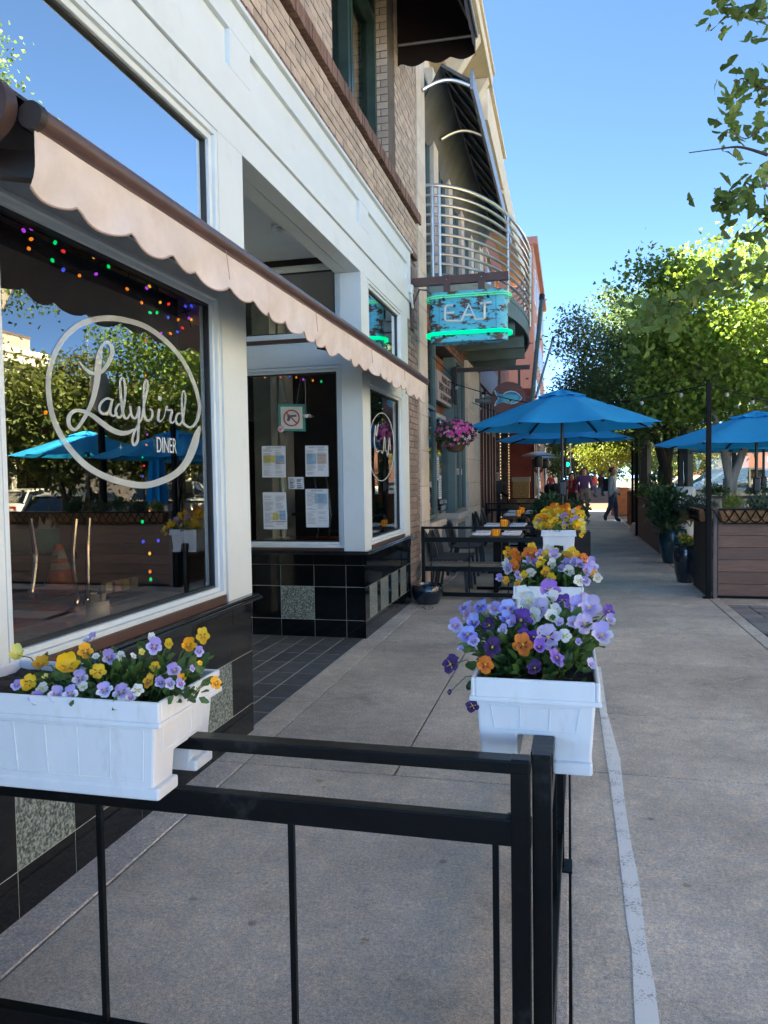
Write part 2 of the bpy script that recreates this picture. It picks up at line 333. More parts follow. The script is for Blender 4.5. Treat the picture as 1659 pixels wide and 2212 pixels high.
# chalk scribbles on the walk (faint strokes)
b = B(); mch = M('chalk_trace', (.85, .82, .82), .95, alpha=.62)
for pts in ([(2205,1975),(2215,1966),(2260,1964),(2300,1972),(2340,1985)], [(2225,2088),(2290,2088),(2305,2097)], [(2228,2108),(2290,2116)], [(2320,2140),(2330,2150),(2325,2156),(2420,2164)], [(2410,2110),(2440,2125),(2460,2140),(2455,2155),(2500,2168)], [(2300,2205),(2335,2222)], [(2235,1985),(2330,1990)], [(2360,2225),(2420,2210)]):
    ribbon(b, [(x*.6636, y*.6636, 1.6) for x, y in pts], lambda x, y: at(x, y, Z=.003), 4)
struct(b.build('chalk_marks', mch))
# loose leaves and petals on the patio
ml = [M('dry_leaf', (.42, .34, .2), .8), M('fallen_petal', (.75, .55, .05), .7), M('green_leaf_litter', (.32, .36, .2), .8)]
for i, (x, y, k, s) in enumerate([(690,1688,2,.05),(700,1702,0,.035),(965,1738,1,.022),(1108,1757,0,.035),(515,1888,0,.03),(790,2032,0,.03),(1048,1492,0,.03),(572,1910,0,.02),(1115,1650,0,.02),(330,1830,0,.025),(1262,1658,0,.03),(85,2075,0,.02)]):
    p = at(x, y, Z=.005); bb = B(); n = 8; rr = [s*random.uniform(.3, .6) for _ in range(n)]; a0 = random.random()*6
    ring = [(rr[j]*math.cos(a0+6.283*j/n), .7*rr[j]*math.sin(a0+6.283*j/n), random.uniform(0,.008)) for j in range(n)]
    bb.add([(0,0,.004)]+ring, [(0, j+1, (j+1) % n+1) for j in range(n)])
    o = bb.build('fallen_leaf', ml[k]); o.location = p
    tag(o, ['dry tan leaf scrap lying on the concrete patio %s' % ['', '', '', 'just below the corner post', 'by the nearest dark wall strip', 'low between the middle and right bars', 'beside the second planter', 'between the left and middle bars', 'under the top rail by the post', 'close to the left bar', 'near the white line', 'at the lower left corner'][i], 'tiny yellow petal lying on the concrete patio', 'pale green torn leaf on the concrete near the rail'][k], 'leaf', 'leaf scraps scattered on the patio' if k == 0 else None)
# entry floor tiles
ef = struct(B().box(-3.6, -1.90, 4.22, 6.86, -.05, -.0015).build('entry_floor', M('grout_light', (.55, .54, .52), .9)))
mt = M('slate_tile', (.105, .112, .125), .5, var=.25, scale=7, bump=.25, bscale=25, rnd=.22)
tm = shared(B().box(-.0895, .0895, -.1595, .1595, -.02, .0), 'tile', mt)
for i in range(9):
    for j in range(8):
        x = -1.996-i*.19; y = 4.39+j*.33+(.0)
        if x > -3.6: inst('tile', tm, ef, (x, y, 0), (0, 0, 0), (1, 1, 1))
# ================================================================ DINER BUILDING
m_white = M('white_paint', (.64, .71, .735), .45, var=.035, scale=1.6, bump=.06, bscale=25, dirt=(.48,.52,.52), dscale=2.2, dlo=.55, dhi=.95)
m_frame = M('window_frame_white', (.64, .71, .735), .4, var=.03); m_gask = M('dark_gasket', (.02, .022, .022), .5)
m_black = M('black_granite', (.005, .0055, .006), .07, var=.3, scale=30, spec=.6, rnd=.3); m_gran = granite('grey_granite')
m_grout = M('tile_grout', (.50, .50, .46), .9); m_brown = M('brown_board', (.075, .04, .032), .4, var=.15)
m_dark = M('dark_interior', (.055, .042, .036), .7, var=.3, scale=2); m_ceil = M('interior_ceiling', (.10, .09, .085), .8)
m_glass = glass('shop_glass', 2.4, boost=1.25, add=.05, wave=.035); m_glass2 = glass('transom_glass', 3.0, boost=1.4, add=.15, wave=.02, tint=(.7,.75,.78))
D = thing('diner_building', 'white panelled diner storefront with black tiled base and tan brick above', 'building', (-2.2, 5, 0))
def dn(b, n, mat, **k): return b.build(n, mat, D, **k)
def base_run(axis, fixed, segs, name='base'):
    """tiled plinth; axis 'Y' runs along Y at X=fixed, axis 'X' runs along X at Y=fixed (faces -Y)"""
    g = .0035
    for (a, b_, kind) in segs:
        for z0, z1, row in ((.0, .17, 0), (.17, .49, 1), (.49, .70, 2), (.70, .80, 3)):
            pr = .012 if row == 3 else 0
            mat = m_gran if (kind == 'g' and row == 1) else m_black
            q = B()
            if axis == 'Y': q.box(fixed-.02, fixed+pr, a+g/2, b_-g/2, z0+g/2, z1-g/2)
            else: q.box(a+g/2, b_-g/2, fixed-pr, fixed+.02, z0+g/2, z1-g/2)
            q.build('granite_tile' if mat == m_gran else 'black_tile', mat, D)
near = [(0.2,.62,'b'),(.62,.93,'g'),(.93,1.10,'b'),(1.10,1.41,'g'),(1.41,1.57,'b'),(1.57,1.88,'g'),(1.88,2.19,'b'),(2.19,2.505,'g'),(2.505,2.666,'b'),(2.666,2.975,'g'),(2.975,3.144,'b'),(3.144,3.46,'g'),(3.46,3.61,'b'),(3.61,3.93,'g'),(3.93,4.215,'b')]
base_run('Y', XF, near); base_run('X', 6.87, [(-3.58,-3.35,'b'),(-3.35,-3.04,'g'),(-3.04,-2.731,'b'),(-2.731,-2.387,'g'),(-2.387,-2.066,'b'),(-2.066,-1.892,'b')])
base_run('Y', XF, [(6.852,7.004,'b'),(7.004,7.307,'g'),(7.307,7.443,'b'),(7.443,7.79,'g'),(7.79,7.929,'b'),(7.929,8.259,'g'),(8.259,8.374,'b'),(8.374,8.699,'g'),(8.699,8.95,'b')])
dn(B().box(-2.12, XF-.0015, .2, 4.213, 0, .79).box(-3.6, -1.8935, 6.8715, 7.05, 0, .79).box(-2.12, XF-.0015, 6.8725, 8.948, 0, .79), 'plinth_core', m_grout)
m_ledge = M('black_ledge', (.018, .02, .022), .15)
dn(B().box(-2.1, XF+.055, .2, 4.27, .803, .822).box(-2.1, XF+.042, .2, 4.257, .822, .838), 'ledge', m_ledge, bevel=.006)
dn(B().box(XF-.3, XF+.055, 6.80, 8.99, .803, .822).box(XF-.3, XF+.042, 6.815, 8.98, .822, .838).box(-3.6, XF-.302, 6.80, 6.99, .803, .822).box(-3.6, XF-.302, 6.815, 6.98, .822, .838), 'ledge', m_ledge, bevel=.006)
dn(B().box(-2.05, XF+.012, .2, 3.86, .84, .885), 'sill_board', m_brown); dn(B().box(-2.05, XF+.012, 7.11, 8.62, .84, .875), 'sill_board', m_brown); dn(B().box(-3.6, -2.075, 6.858, 6.98, .84, .865), 'sill_board', m_brown)
def window(y0, y1, z0, z1, X=XF, fr=.05, gl=None, gx=.055, name='window'):
    """framed pane in the facade plane (normal +X); frame > glazing bead, pane"""
    w_ = B()
    for k, (ins, dx) in enumerate(((0, 0), (fr*.55, .02))):
        a, b_, c, d = y0+ins, y1-ins, z0+ins, z1-ins; t = fr*.55
        x0, x1 = X-.10+.0*k, X-dx
        w_.box(x0, x1, a, a+t, c, d).box(x0, x1, b_-t, b_, c, d).box(x0, x1, a+t, b_-t, c, c+t).box(x0, x1, a+t, b_-t, d-t, d)
    o = w_.build(name, m_frame, D, bevel=.003); ii = fr*1.1; t = .012; a, b_, c, d = y0+ii, y1-ii, z0+ii, z1-ii
    B().box(X-gx-.03, X-gx+.015, a, a+t, c, d).box(X-gx-.03, X-gx+.015, b_-t, b_, c, d).box(X-gx-.03, X-gx+.015, a+t, b_-t, c, c+t).box(X-gx-.03, X-gx+.015, a+t, b_-t, d-t, d).build('gasket', m_gask, o)
    B().add([(X-gx, a, c), (X-gx, b_, c), (X-gx, b_, d), (X-gx, a, d)], [(0,1,2,3)]).build('pane', gl or m_glass, o)
    return o
def window_x(x0, x1, z0, z1, Y, fr=.05, gl=None, gy=.045):
    w_ = B()
    for ins, dy in ((0, 0), (fr*.55, .02)):
        a, b_, c, d = x0+ins, x1-ins, z0+ins, z1-ins; t = fr*.55; u, v = Y+dy, Y+.10
        w_.box(a, a+t, u, v, c, d).box(b_-t, b_, u, v, c, d).box(a+t, b_-t, u, v, c, c+t).box(a+t, b_-t, u, v, d-t, d)
    o = w_.build('window', m_frame, D, bevel=.003); ii = fr*1.1; t = .012; a, b_, c, d = x0+ii, x1-ii, z0+ii, z1-ii; u, v = Y+gy-.012, Y+gy+.03
    B().box(a, a+t, u, v, c, d).box(b_-t, b_, u, v, c, d).box(a+t, b_-t, u, v, c, c+t).box(a+t, b_-t, u, v, d-t, d).build('gasket', m_gask, o)
    B().add([(a, Y+gy, c), (b_, Y+gy, c), (b_, Y+gy, d), (a, Y+gy, d)], [(0,1,2,3)]).build('pane', gl or m_glass, o)
window(2.19, 3.875, .885, 2.535, fr=.042); window(.35, 1.78, .885, 2.535)
window(2.19, 3.905, 2.60, 3.445, gl=m_glass2, fr=.06); window(.35, 1.78, 2.60, 3.445, gl=m_glass2, fr=.06)
dn(B().box(-2.12, XF, 1.785, 2.185, .838, 3.449), 'column', m_white); dn(B().box(-2.12, XF, .0, .345, .0, 3.449), 'column', m_white)
dn(B().box(-2.12, XF, 3.91, 4.235, .838, 3.449), 'column', m_white); dn(B().box(-2.12, XF-.012, 3.877, 3.909, .886, 2.595), 'mullion', m_white)
dn(B().box(-2.12, XF-.008, 2.187, 3.905, 2.537, 2.598).box(-2.12, XF-.008, .347, 1.783, 2.537, 2.598), 'transom_bar', m_white)
window(7.12, 8.625, .875, 2.47); window(7.12, 8.625, 2.83, 3.445, gl=m_glass2)
dn(B().box(-2.12, XF-.006, 7.11, 8.63, 2.472, 2.828), 'transom_bar', m_white)
dn(B().box(-2.12, XF, 8.632, 8.97, .838, 3.449), 'column', m_white)
dn(B().box(-2.075, XF, 6.86, 7.108, .838, 3.449), 'column', m_white)
window_x(-3.55, -2.08, .865, 2.60, 6.875); window_x(-3.55, -2.08, 2.87, 3.56, 6.875, gl=m_glass2)
dn(B().box(-3.6, -2.078, 6.88, 7.0, 2.605, 2.83), 'transom_bar', m_white); dn(B().box(-3.6, -2.078, 6.85, 7.0, 2.832, 2.866), 'drip_board', m_brown)
# alcove: ceiling, back wall and door
dn(B().box(-3.75, XF-.13, 4.0, 6.874, 3.62, 3.72), 'soffit', m_white)
dn(B().box(-3.75, -3.6, 4.2, 7.0, 0, 3.6), 'alcove_wall', m_white); dn(B().box(-3.75, -2.121, 4.1, 4.2, 0, 3.61), 'alcove_wall', m_dark)  # near side wall coloured dark so the recessed pane mirrors dark
dd = dn(B().box(-3.6, -3.56, 4.9, 5.9, .01, 2.2), 'door', m_brown); B().box(-3.56, -3.55, 5.02, 5.78, .4, 2.05).build('pane', m_glass, dd); B().bar((-3.53, 5.02, .9), (-3.53, 5.02, 1.3), .03).build('handle', M('steel', (.6,.6,.6), .3, 1), dd)
p = at(612, 490, Z=3.62)
dl = dn(B().lathe([(.10,-.012),(.085,-.02),(.07,-.005),(.065,.04),(.0,.045)], (p.x, p.y, 3.62), 28), 'downlight', m_frame, smooth=True)
B().lathe([(.05,.0),(.03,-.012),(.001,-.016)], (p.x, p.y, 3.625), 16).build('lamp', M('lamp_lens', (.35,.33,.3), .3), dl, smooth=True)
# fascia boards and panels
dn(B().box(-2.0, XF, .0, 9.1, 3.451, 3.655), 'fascia_board', m_white, bevel=.003)
fu = XF+.018; pan = [(.6,4.06),(4.345,6.795),(7.125,8.915)]
dn(B().box(-2.0, fu, .0, 9.11, 3.66, 3.865).box(-2.0, fu, .0, 9.11, 4.085, 4.25).box(-2.0, fu, .0, .6, 3.866, 4.084).box(-2.0, fu, 4.06, 4.345, 3.866, 4.084).box(-2.0, fu, 6.795, 7.125, 3.866, 4.084).box(-2.0, fu, 8.915, 9.11, 3.866, 4.084), 'fascia_frame', m_white, bevel=.003)
for a, b_ in pan: dn(B().box(-2.0, fu-.03, a, b_, 3.864, 4.086), 'panel', m_white)
dn(B().box(-2.0, fu+.03, .0, 9.13, 4.252, 4.275).box(-2.0, fu+.018, .0, 9.12, 4.276, 4.30), 'cornice', m_white, bevel=.004)
dn(B().box(-2.12, -2.005, .0, 9.1, 3.455, 4.3), 'fascia_core', m_white)
jb = dn(B().box(fu, fu+.05, 8.96, 9.04, 3.74, 3.84), 'junction_box', m_white, bevel=.005); B().tube([(fu+.03, 9.0, 3.74), (fu+.03, 9.02, 3.66), (fu+.02, 9.12, 3.60)], .014, 8).build('conduit', m_white, jb)
# ---- brick upper wall
m_mort = M('mortar', (.10, .082, .07), .95, var=.2); m_brick = M('tan_brick', (.43, .35, .285), .85, var=.14, scale=18, bump=.35, bscale=120, rnd=.17, dirt=(.24,.195,.16), dscale=1.2, dlo=.55, dhi=.85); m_brickd = M('brown_brick', (.17, .10, .075), .85, var=.2, scale=18, bump=.35, bscale=120, rnd=.3)
def cam_d(p): return (Vector(p)-Vector((0,0,CAM_H))).length
def bricks(par, X, mat, y0, y1, z0, z1, holes=(), lim=300, bl=.2, bh=.066, j=.010, name='brick', depth=.055, face='X', vis=None):
    unitm = shared(B().box(-depth, 0, -bl/2, bl/2, -bh/2, bh/2) if face == 'X' else B().box(-bl/2, bl/2, 0, depth, -bh/2, bh/2), name, mat)
    L = []; nz = int((z1-z0)/(bh+j)); 
    for r in range(nz):
        z = z0+j/2+bh/2+r*(bh+j); y = y0-(bl/2 if r % 2 else 0)
        while y < y1:
            a, b_ = max(y+j/2, y0), min(y+bl+j/2, y1); y += bl+j
            if b_-a < .03: continue
            if any(h[0] < b_ and a < h[1] and h[2] < z+bh/2 and z-bh/2 < h[3] for h in holes):
                ok = []
                for h in holes:
                    if h[2] < z+bh/2 and z-bh/2 < h[3] and h[0] < b_ and a < h[1]:
                        if a < h[0]-.04: b_ = h[0]-.004
                        elif b_ > h[1]+.04: a = h[1]+.004
                        else: a = b_
                if b_-a < .03: continue
            L.append(((a+b_)/2, z, b_-a))
    L.sort(key=lambda q: cam_d((X, q[0], q[1]) if face == 'X' else (q[0], X, q[1])))
    if vis: L = [q for q in L if vis(q)]+[q for q in L if not vis(q)]
    rest = B()
    for i, (c, z, ln) in enumerate(L):
        e = random.uniform(-.004, .003)
        if i < lim:
            if face == 'X': inst(name, unitm, par, (X+e, c, z), (0,0,0), (1, ln/bl, 1))
            else: inst(name, unitm, par, (c, X+e, z), (0,0,0), (ln/bl, 1, 1))
        elif face == 'X': rest.box(X-depth, X+e, c-ln/2, c+ln/2, z-bh/2, z+bh/2)
        else: rest.box(c-ln/2, c+ln/2, X+e, X+depth, z-bh/2, z+bh/2)
    if rest.v: rest.build('brickwork', mat, par, kind='stuff', fix=False)
def in_view(X):
    def f(q):
        d = Vector((X, q[0], q[1]-CAM_H)); w_ = d.dot(_f); return w_ > 0 and abs(CX+FPX*d.dot(_r)/w_-829) < 830 and abs(CY-FPX*d.dot(_u)/w_-1106) < 1106
    return f
core = dn(B().box(-2.3, XF-.02, -6, 6.1, 4.301, 8.6).box(-2.3, XF-.02, 8.43, 9.72, 4.301, 8.6).box(-2.3, XF-.02, 6.1, 8.43, 4.301, 4.95).box(-2.3, XF-.02, 6.1, 8.43, 7.9, 8.6), 'brick_wall', m_mort)
bricks(core, XF, m_brick, 3.0, 9.72, 4.37, 4.772, vis=in_view(XF), lim=110)
bricks(core, XF, m_brick, 3.0, 9.72, 4.90, 8.5, holes=[(6.1, 8.43, 4.8, 7.9)], vis=in_view(XF), lim=110)
# soldier course above the fascia and projecting sill course
for z0, z1, pr, nm in ((4.302, 4.368, .004, 'soldier_brick'), (4.775, 4.895, .045, 'sill_brick')):
    um = shared(B().box(-.1, 0, -.031, .031, z0, z1), nm, m_brickd); i = 0; y = 3.6
    while y < 9.7:
        inst(nm, um, core, (XF+pr+random.uniform(-.004,.004), y, 0)); y += .07
rv = dn(B().box(-2.28, XF-.0, 8.10, 8.425, 4.9, 7.9), 'window_jamb', m_mort); bricks(rv, 8.095, m_brick, -2.27, XF-.002, 4.9, 7.9, lim=60, face='Y', name='jamb_brick')
m_green = M('dark_green_frame', (.028, .052, .046), .4, var=.2); m_teal = M('grey_green_steel', (.10, .15, .145), .45, var=.12); m_curt = M('cream_curtain', (.42, .36, .27), .9, var=.2, scale=3)
for (a, b_) in ((6.1, 7.06), (7.10, 8.09)):
    wf = dn(B().box(-2.14, -1.99, a, a+.07, 4.951, 7.9).box(-2.14, -1.99, b_-.07, b_, 4.951, 7.9).box(-2.14, -1.99, a+.07, b_-.07, 4.951, 5.05).box(-2.14, -1.99, a+.07, b_-.07, 6.4, 6.47), 'upper_window', m_green)
    B().add([(-2.08, a+.07, 5.05), (-2.08, b_-.07, 5.05), (-2.08, b_-.07, 7.9), (-2.08, a+.07, 7.9)], [(0,1,2,3)]).build('pane', glass('upper_glass', 1.7), wf)
    bb = B(); n = 14
    for s0, s1 in ((a+.08, a+.34), (b_-.34, b_-.08)):
        v = [(-2.2+.03*math.sin(k*2.2), s0+(s1-s0)*k/n, z) for k in range(n+1) for z in (4.96, 7.9)]
        bb.add(v, [(2*k, 2*k+2, 2*k+3, 2*k+1) for k in range(n)])
    bb.build('curtain', m_curt, wf)
# building mass, roof, interior shell
dn(B().box(-14, -2.32, -6, 9.72, 3.75, 4.0).box(-14, -13.7, -6, 9.72, 4.0, 8.6).box(-14, -2.31, -6, 9.72, 8.45, 8.6).box(-13.7, -2.31, 9.5, 9.72, 4.0, 8.44).box(-13.7, -2.31, -6, -5.8, 4.0, 8.44).box(-3.2, -3.1, -5.8, 9.5, 4.0, 8.44), 'upper_shell', M('shell_plaster', (.05,.045,.04), .9))
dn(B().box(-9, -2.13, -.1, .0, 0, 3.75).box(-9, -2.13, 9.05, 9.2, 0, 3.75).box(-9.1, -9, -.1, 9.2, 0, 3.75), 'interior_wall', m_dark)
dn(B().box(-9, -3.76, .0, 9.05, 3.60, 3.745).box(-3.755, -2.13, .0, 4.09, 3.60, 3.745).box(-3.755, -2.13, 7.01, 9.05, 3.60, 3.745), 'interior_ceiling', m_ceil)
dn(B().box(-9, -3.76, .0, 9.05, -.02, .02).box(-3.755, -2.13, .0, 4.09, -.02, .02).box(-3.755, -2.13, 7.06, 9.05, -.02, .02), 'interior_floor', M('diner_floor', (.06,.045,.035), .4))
dn(B().box(-3.1, -2.13, .02, 4.08, .80, .86), 'window_counter', M('wood_counter', (.34, .18, .09), .35, var=.3, scale=4, stretch=(12,1,12)))
dn(B().box(-3.6, -2.13, 7.1, 9.0, .74, .80), 'window_counter', MATS['wood_counter'])
# brick pier at the far end of the diner (street level)
pier = dn(B().box(-2.12, XF-.02, 8.985, 9.62, 0, 4.25), 'brick_pier', m_mort); bricks(pier, XF-.0, M('grey_brown_brick', (.26,.20,.165), .85, var=.14, scale=18, bump=.35, bscale=120, rnd=.2), 8.985, 9.62, .0, 4.25, lim=80)
# ================================================================ AWNINGS
m_abrown = M('awning_brown_metal', (.085, .045, .040), .35, var=.12, coat=.2); m_aend = M('awning_end_cap', (.03, .022, .02), .45)
m_val = M('faded_pink_canvas', (.61, .545, .515), .9, var=.08, scale=5, bump=.5, bscale=11, dirt=(.46,.37,.33), dscale=4, dlo=.52, dhi=.92); m_hem = M('canvas_hem', (.36, .26, .22), .9)
A = thing('retractable_awning', 'long brown retractable awning with scalloped pale pink valance above the shop windows', 'awning', (XF, 5, 2.65))
prof = [(XF+.005, 2.60), (XF+.005, 2.735), (-1.70, 2.745), (-1.615, 2.705), (-1.60, 2.655), (-1.63, 2.615), (-1.70, 2.60)]
B().prism([(x, 1.91, z) for x, z in prof], (0, 6.55, 0)).build('cassette', m_aend, A, smooth=True)
pl = [(-1.70+.17*math.cos(t)*(1 if math.cos(t) > 0 else 1.0), 1.86, 2.605+.115*math.sin(t)) for t in [2*math.pi*k/28 for k in range(28)]]
ec = B().prism(pl, (0, .045, 0)).build('end_cap', M('brown_end_plate', (.055,.032,.03), .4), A, smooth=True)
B().ball((-1.60, 1.858, 2.69), .008, 8).build('screw', M('steel', (.6,.6,.6), .3, 1), ec)
B().tube([(-1.5, 1.945, 2.583), (-1.5, 8.14, 2.57)], .036, 16).build('front_bar', m_abrown, A, smooth=True)
B().tube([(-1.5, 1.915, 2.583), (-1.5, 1.944, 2.583)], .040, 16).build('bar_end_cap', m_aend, A, smooth=True); B().tube([(-1.5, 8.141, 2.57), (-1.5, 8.16, 2.57)], .038, 16).build('bar_end_cap', m_aend, A, smooth=True)
B().add([(-1.63, 1.95, 2.70), (-1.505, 1.95, 2.617), (-1.505, 8.13, 2.604), (-1.63, 8.13, 2.70)], [(0,1,2,3)]).build('roof_cloth', M('awning_cloth_brown', (.035,.022,.02), .9), A)
b = B(); hem = B(); P0, PER, ny = 1.93, .2535, 12; ncol = int(24.5*ny)
def val_z(y):
    u = ((y-2.15) % PER)/PER; q = int((y-2.15)//PER); return 2.405-.0055*(y-2)-(.044+.007*math.sin(q*2.7))*(math.sin(math.pi*u)**.55)-.004*math.sin(q*1.9)
rowsV = 6
for i in range(ncol+1):
    y = P0+PER/ny*i; zb = val_z(y); zt = 2.556-.0022*(y-2)
    for r in range(rowsV+1):
        t = r/rowsV; x = -1.497+.016*math.sin(y*7.3+t*2)*t+.018*math.sin(y*2.1+1)*t+.008*math.sin(y*19+5*t+2*math.sin(y*3))*t
        b.v.append((x, y, zt+(zb-zt)*t))
for i in range(ncol):
    for r in range(rowsV): k = i*(rowsV+1)+r; b.f.append((k, k+1, k+rowsV+2, k+rowsV+1))
vo = b.build('valance', m_val, A, smooth=True)
hem.tube([Vector(b.v[i*(rowsV+1)+rowsV])+Vector((.002,0,0)) for i in range(ncol+1)], .0035, 5); hem.build('hem', m_hem, vo, smooth=True)
for ys in (3.16, 4.43, 5.75, 6.9): B().tube([(-1.482+.012*math.sin(ys), ys+.01*k, 2.55-.04*k) for k in range(4)], .002, 4).build('seam', m_hem, vo)
B().bar((-1.86, 5.55, 2.56), (-1.52, 5.75, 2.50), .05, .07).build('folding_arm', m_aend, A); B().bar((-1.86, 2.0, 2.53), (-1.55, 2.1, 2.50), .05, .08).build('folding_arm', m_aend, A)
# dark awning over the upper window
U = thing('window_awning', 'dark maroon fabric awning projecting over the upper brick-wall window', 'awning', (XF, 7.2, 7))
mma = M('maroon_canvas', (.012, .005, .006), .9, var=.15)
fx, fz, wy0, wy1 = -.98, 6.42, 5.95, 8.62
B().add([(XF, wy0, 8.15), (fx, wy0, fz), (fx, wy1, fz), (XF, wy1, 8.15)], [(0,1,2,3)]).build('top_cloth', mma, U)
b = B(); n = 60
def fr_pt(i):
    s = i/n*3.0*1.0; return None
path = [(XF, wy0), (fx, wy0), (fx, wy1), (XF, wy1)]; k = 0
for (p, q) in zip(path, path[1:]):
    ln = math.hypot(q[0]-p[0], q[1]-p[1]); m_ = max(8, int(ln/.035))
    for i in range(m_):
        for t0 in (i/m_, (i+1)/m_):
            x, y = p[0]+(q[0]-p[0])*t0, p[1]+(q[1]-p[1])*t0; s = t0*ln; zz = 6.22-.05*abs(math.sin(math.pi*s/.28))+.02
            b.v += [(x, y, fz+.005 if p[0] == q[0] else fz+(x-fx)/(XF-fx)*(8.15-fz)), (x, y, zz)]
        b.f.append((k, k+1, k+3, k+2)); k += 4
b.build('valance', mma, U)
B().tube([(fx+.02, wy0+.03, fz-.02), (fx+.02, wy1-.03, fz-.02)], .018, 8).tube([(XF+.02, wy1-.05, 6.42), (fx, wy1-.05, 6.40)], .016, 8).tube([(XF+.05, 7.4, 7.9), (fx, wy1-.08, 6.42)], .012, 8).tube([(XF+.02, wy0+.05, 6.42), (fx, wy0+.05, 6.40)], .016, 8).build('frame', M('galvanised', (.32,.32,.33), .45, .7), U)
# ================================================================ RAILINGS
m_rail = M('black_rail_paint', (.0018, .0019, .0022), .34, var=.5, scale=5, spec=.26, bump=.10, bscale=40, dirt=(.055,.053,.052), dscale=7, dlo=.58, dhi=.84)
def railing(label, p, q, posts, bars, zt=.90, foot=True, z_low=.12, mid=True, group='black metal patio railings'):
    p, q = Vector((*p, 0)), Vector((*q, 0)); d = (q-p).normalized()
    R = thing('patio_railing', label, 'railing', (p+q)/2, group=group)
    up = Vector((0,0,1))
    B().bar(p+up*(zt-.015), q+up*(zt-.015), .05, .03).build('top_rail', m_rail, R, bevel=.004)
    if mid: B().bar(p+up*(zt-.165), q+up*(zt-.165), .035, .06).build('mid_rail', m_rail, R, bevel=.003)
    B().bar(p+up*z_low, q+up*z_low, .035, .05).build('bottom_rail', m_rail, R, bevel=.003)
    L = (q-p).length
    for s in posts:
        c = p+d*s; pb = B().bar(c+up*.004, c+up*(zt+.002), .042, .042, up=(0,1,0)).build('post', m_rail, R, bevel=.003)
        if foot: B().box(c.x-.05, c.x+.05, c.y-.05, c.y+.05, .001, .008).build('foot_plate', m_rail, pb)
    if foot:
        for s in posts:
            for zz in (zt-.165, z_low): c = p+d*s; B().ball(c+up*(zz+.03)+d*(.024 if s < L/2 else -.024), .009, 6, (1.2,2.2,.7)).build('weld', m_rail, R)
    for s in bars:
        c = p+d*s; B().bar(c+up*z_low, c+up*(zt-.19), .014, .014, up=(0,1,0)).build('bar', m_rail, R)
    return R
railing('nearest black railing crossing the patio, carrying a white planter box', (-1.84, 1.66), (-.082, 1.66), [.02, 1.735], [.22, .674, 1.194, 1.679], z_low=.105)
railing('black railing along the walk carrying the two nearest white planters of pansies', (-.0605, 1.70), (-.026, 3.97), [.0, 1.25, 2.25], [.4, .8, 1.6, 1.9])
railing('black railing along the walk under the planter of yellow pansies', (-.10, 6.88), (-.08, 9.28), [.0, 1.2, 2.38], [.4, .8, 1.6, 2.0])
R2 = railing('black railing with a bench board crossing the patio past the blue bowl', (-1.78, 9.32), (-.10, 9.32), [.0, 1.66], [.10, .58, 1.06], zt=.91, z_low=.06)
B().box(-1.74, -.14, 9.37, 9.62, .405, .44).build('bench_board', M('weathered_board', (.20,.16,.12), .8, var=.3, scale=5, stretch=(2,14,14)), R2); B().bar((-1.76, 9.35, .375), (-.12, 9.35, .375), .03, .06).build('bench_rail', m_rail, R2)
railing('far black railing crossing the patio behind the dining tables', (-1.90, 18.1), (-.5, 18.1), [.0, 1.4], [.3, .7, 1.1])
railing('short black railing beside the dining tables near the green bush', (-.75, 12.74), (-.2, 12.74), [.0, .55], [.28])
railing('distant black railing in front of the cane chairs by the red wall', (-1.7, 22.0), (-.3, 22.0), [.0, 1.4], [.4, .9])
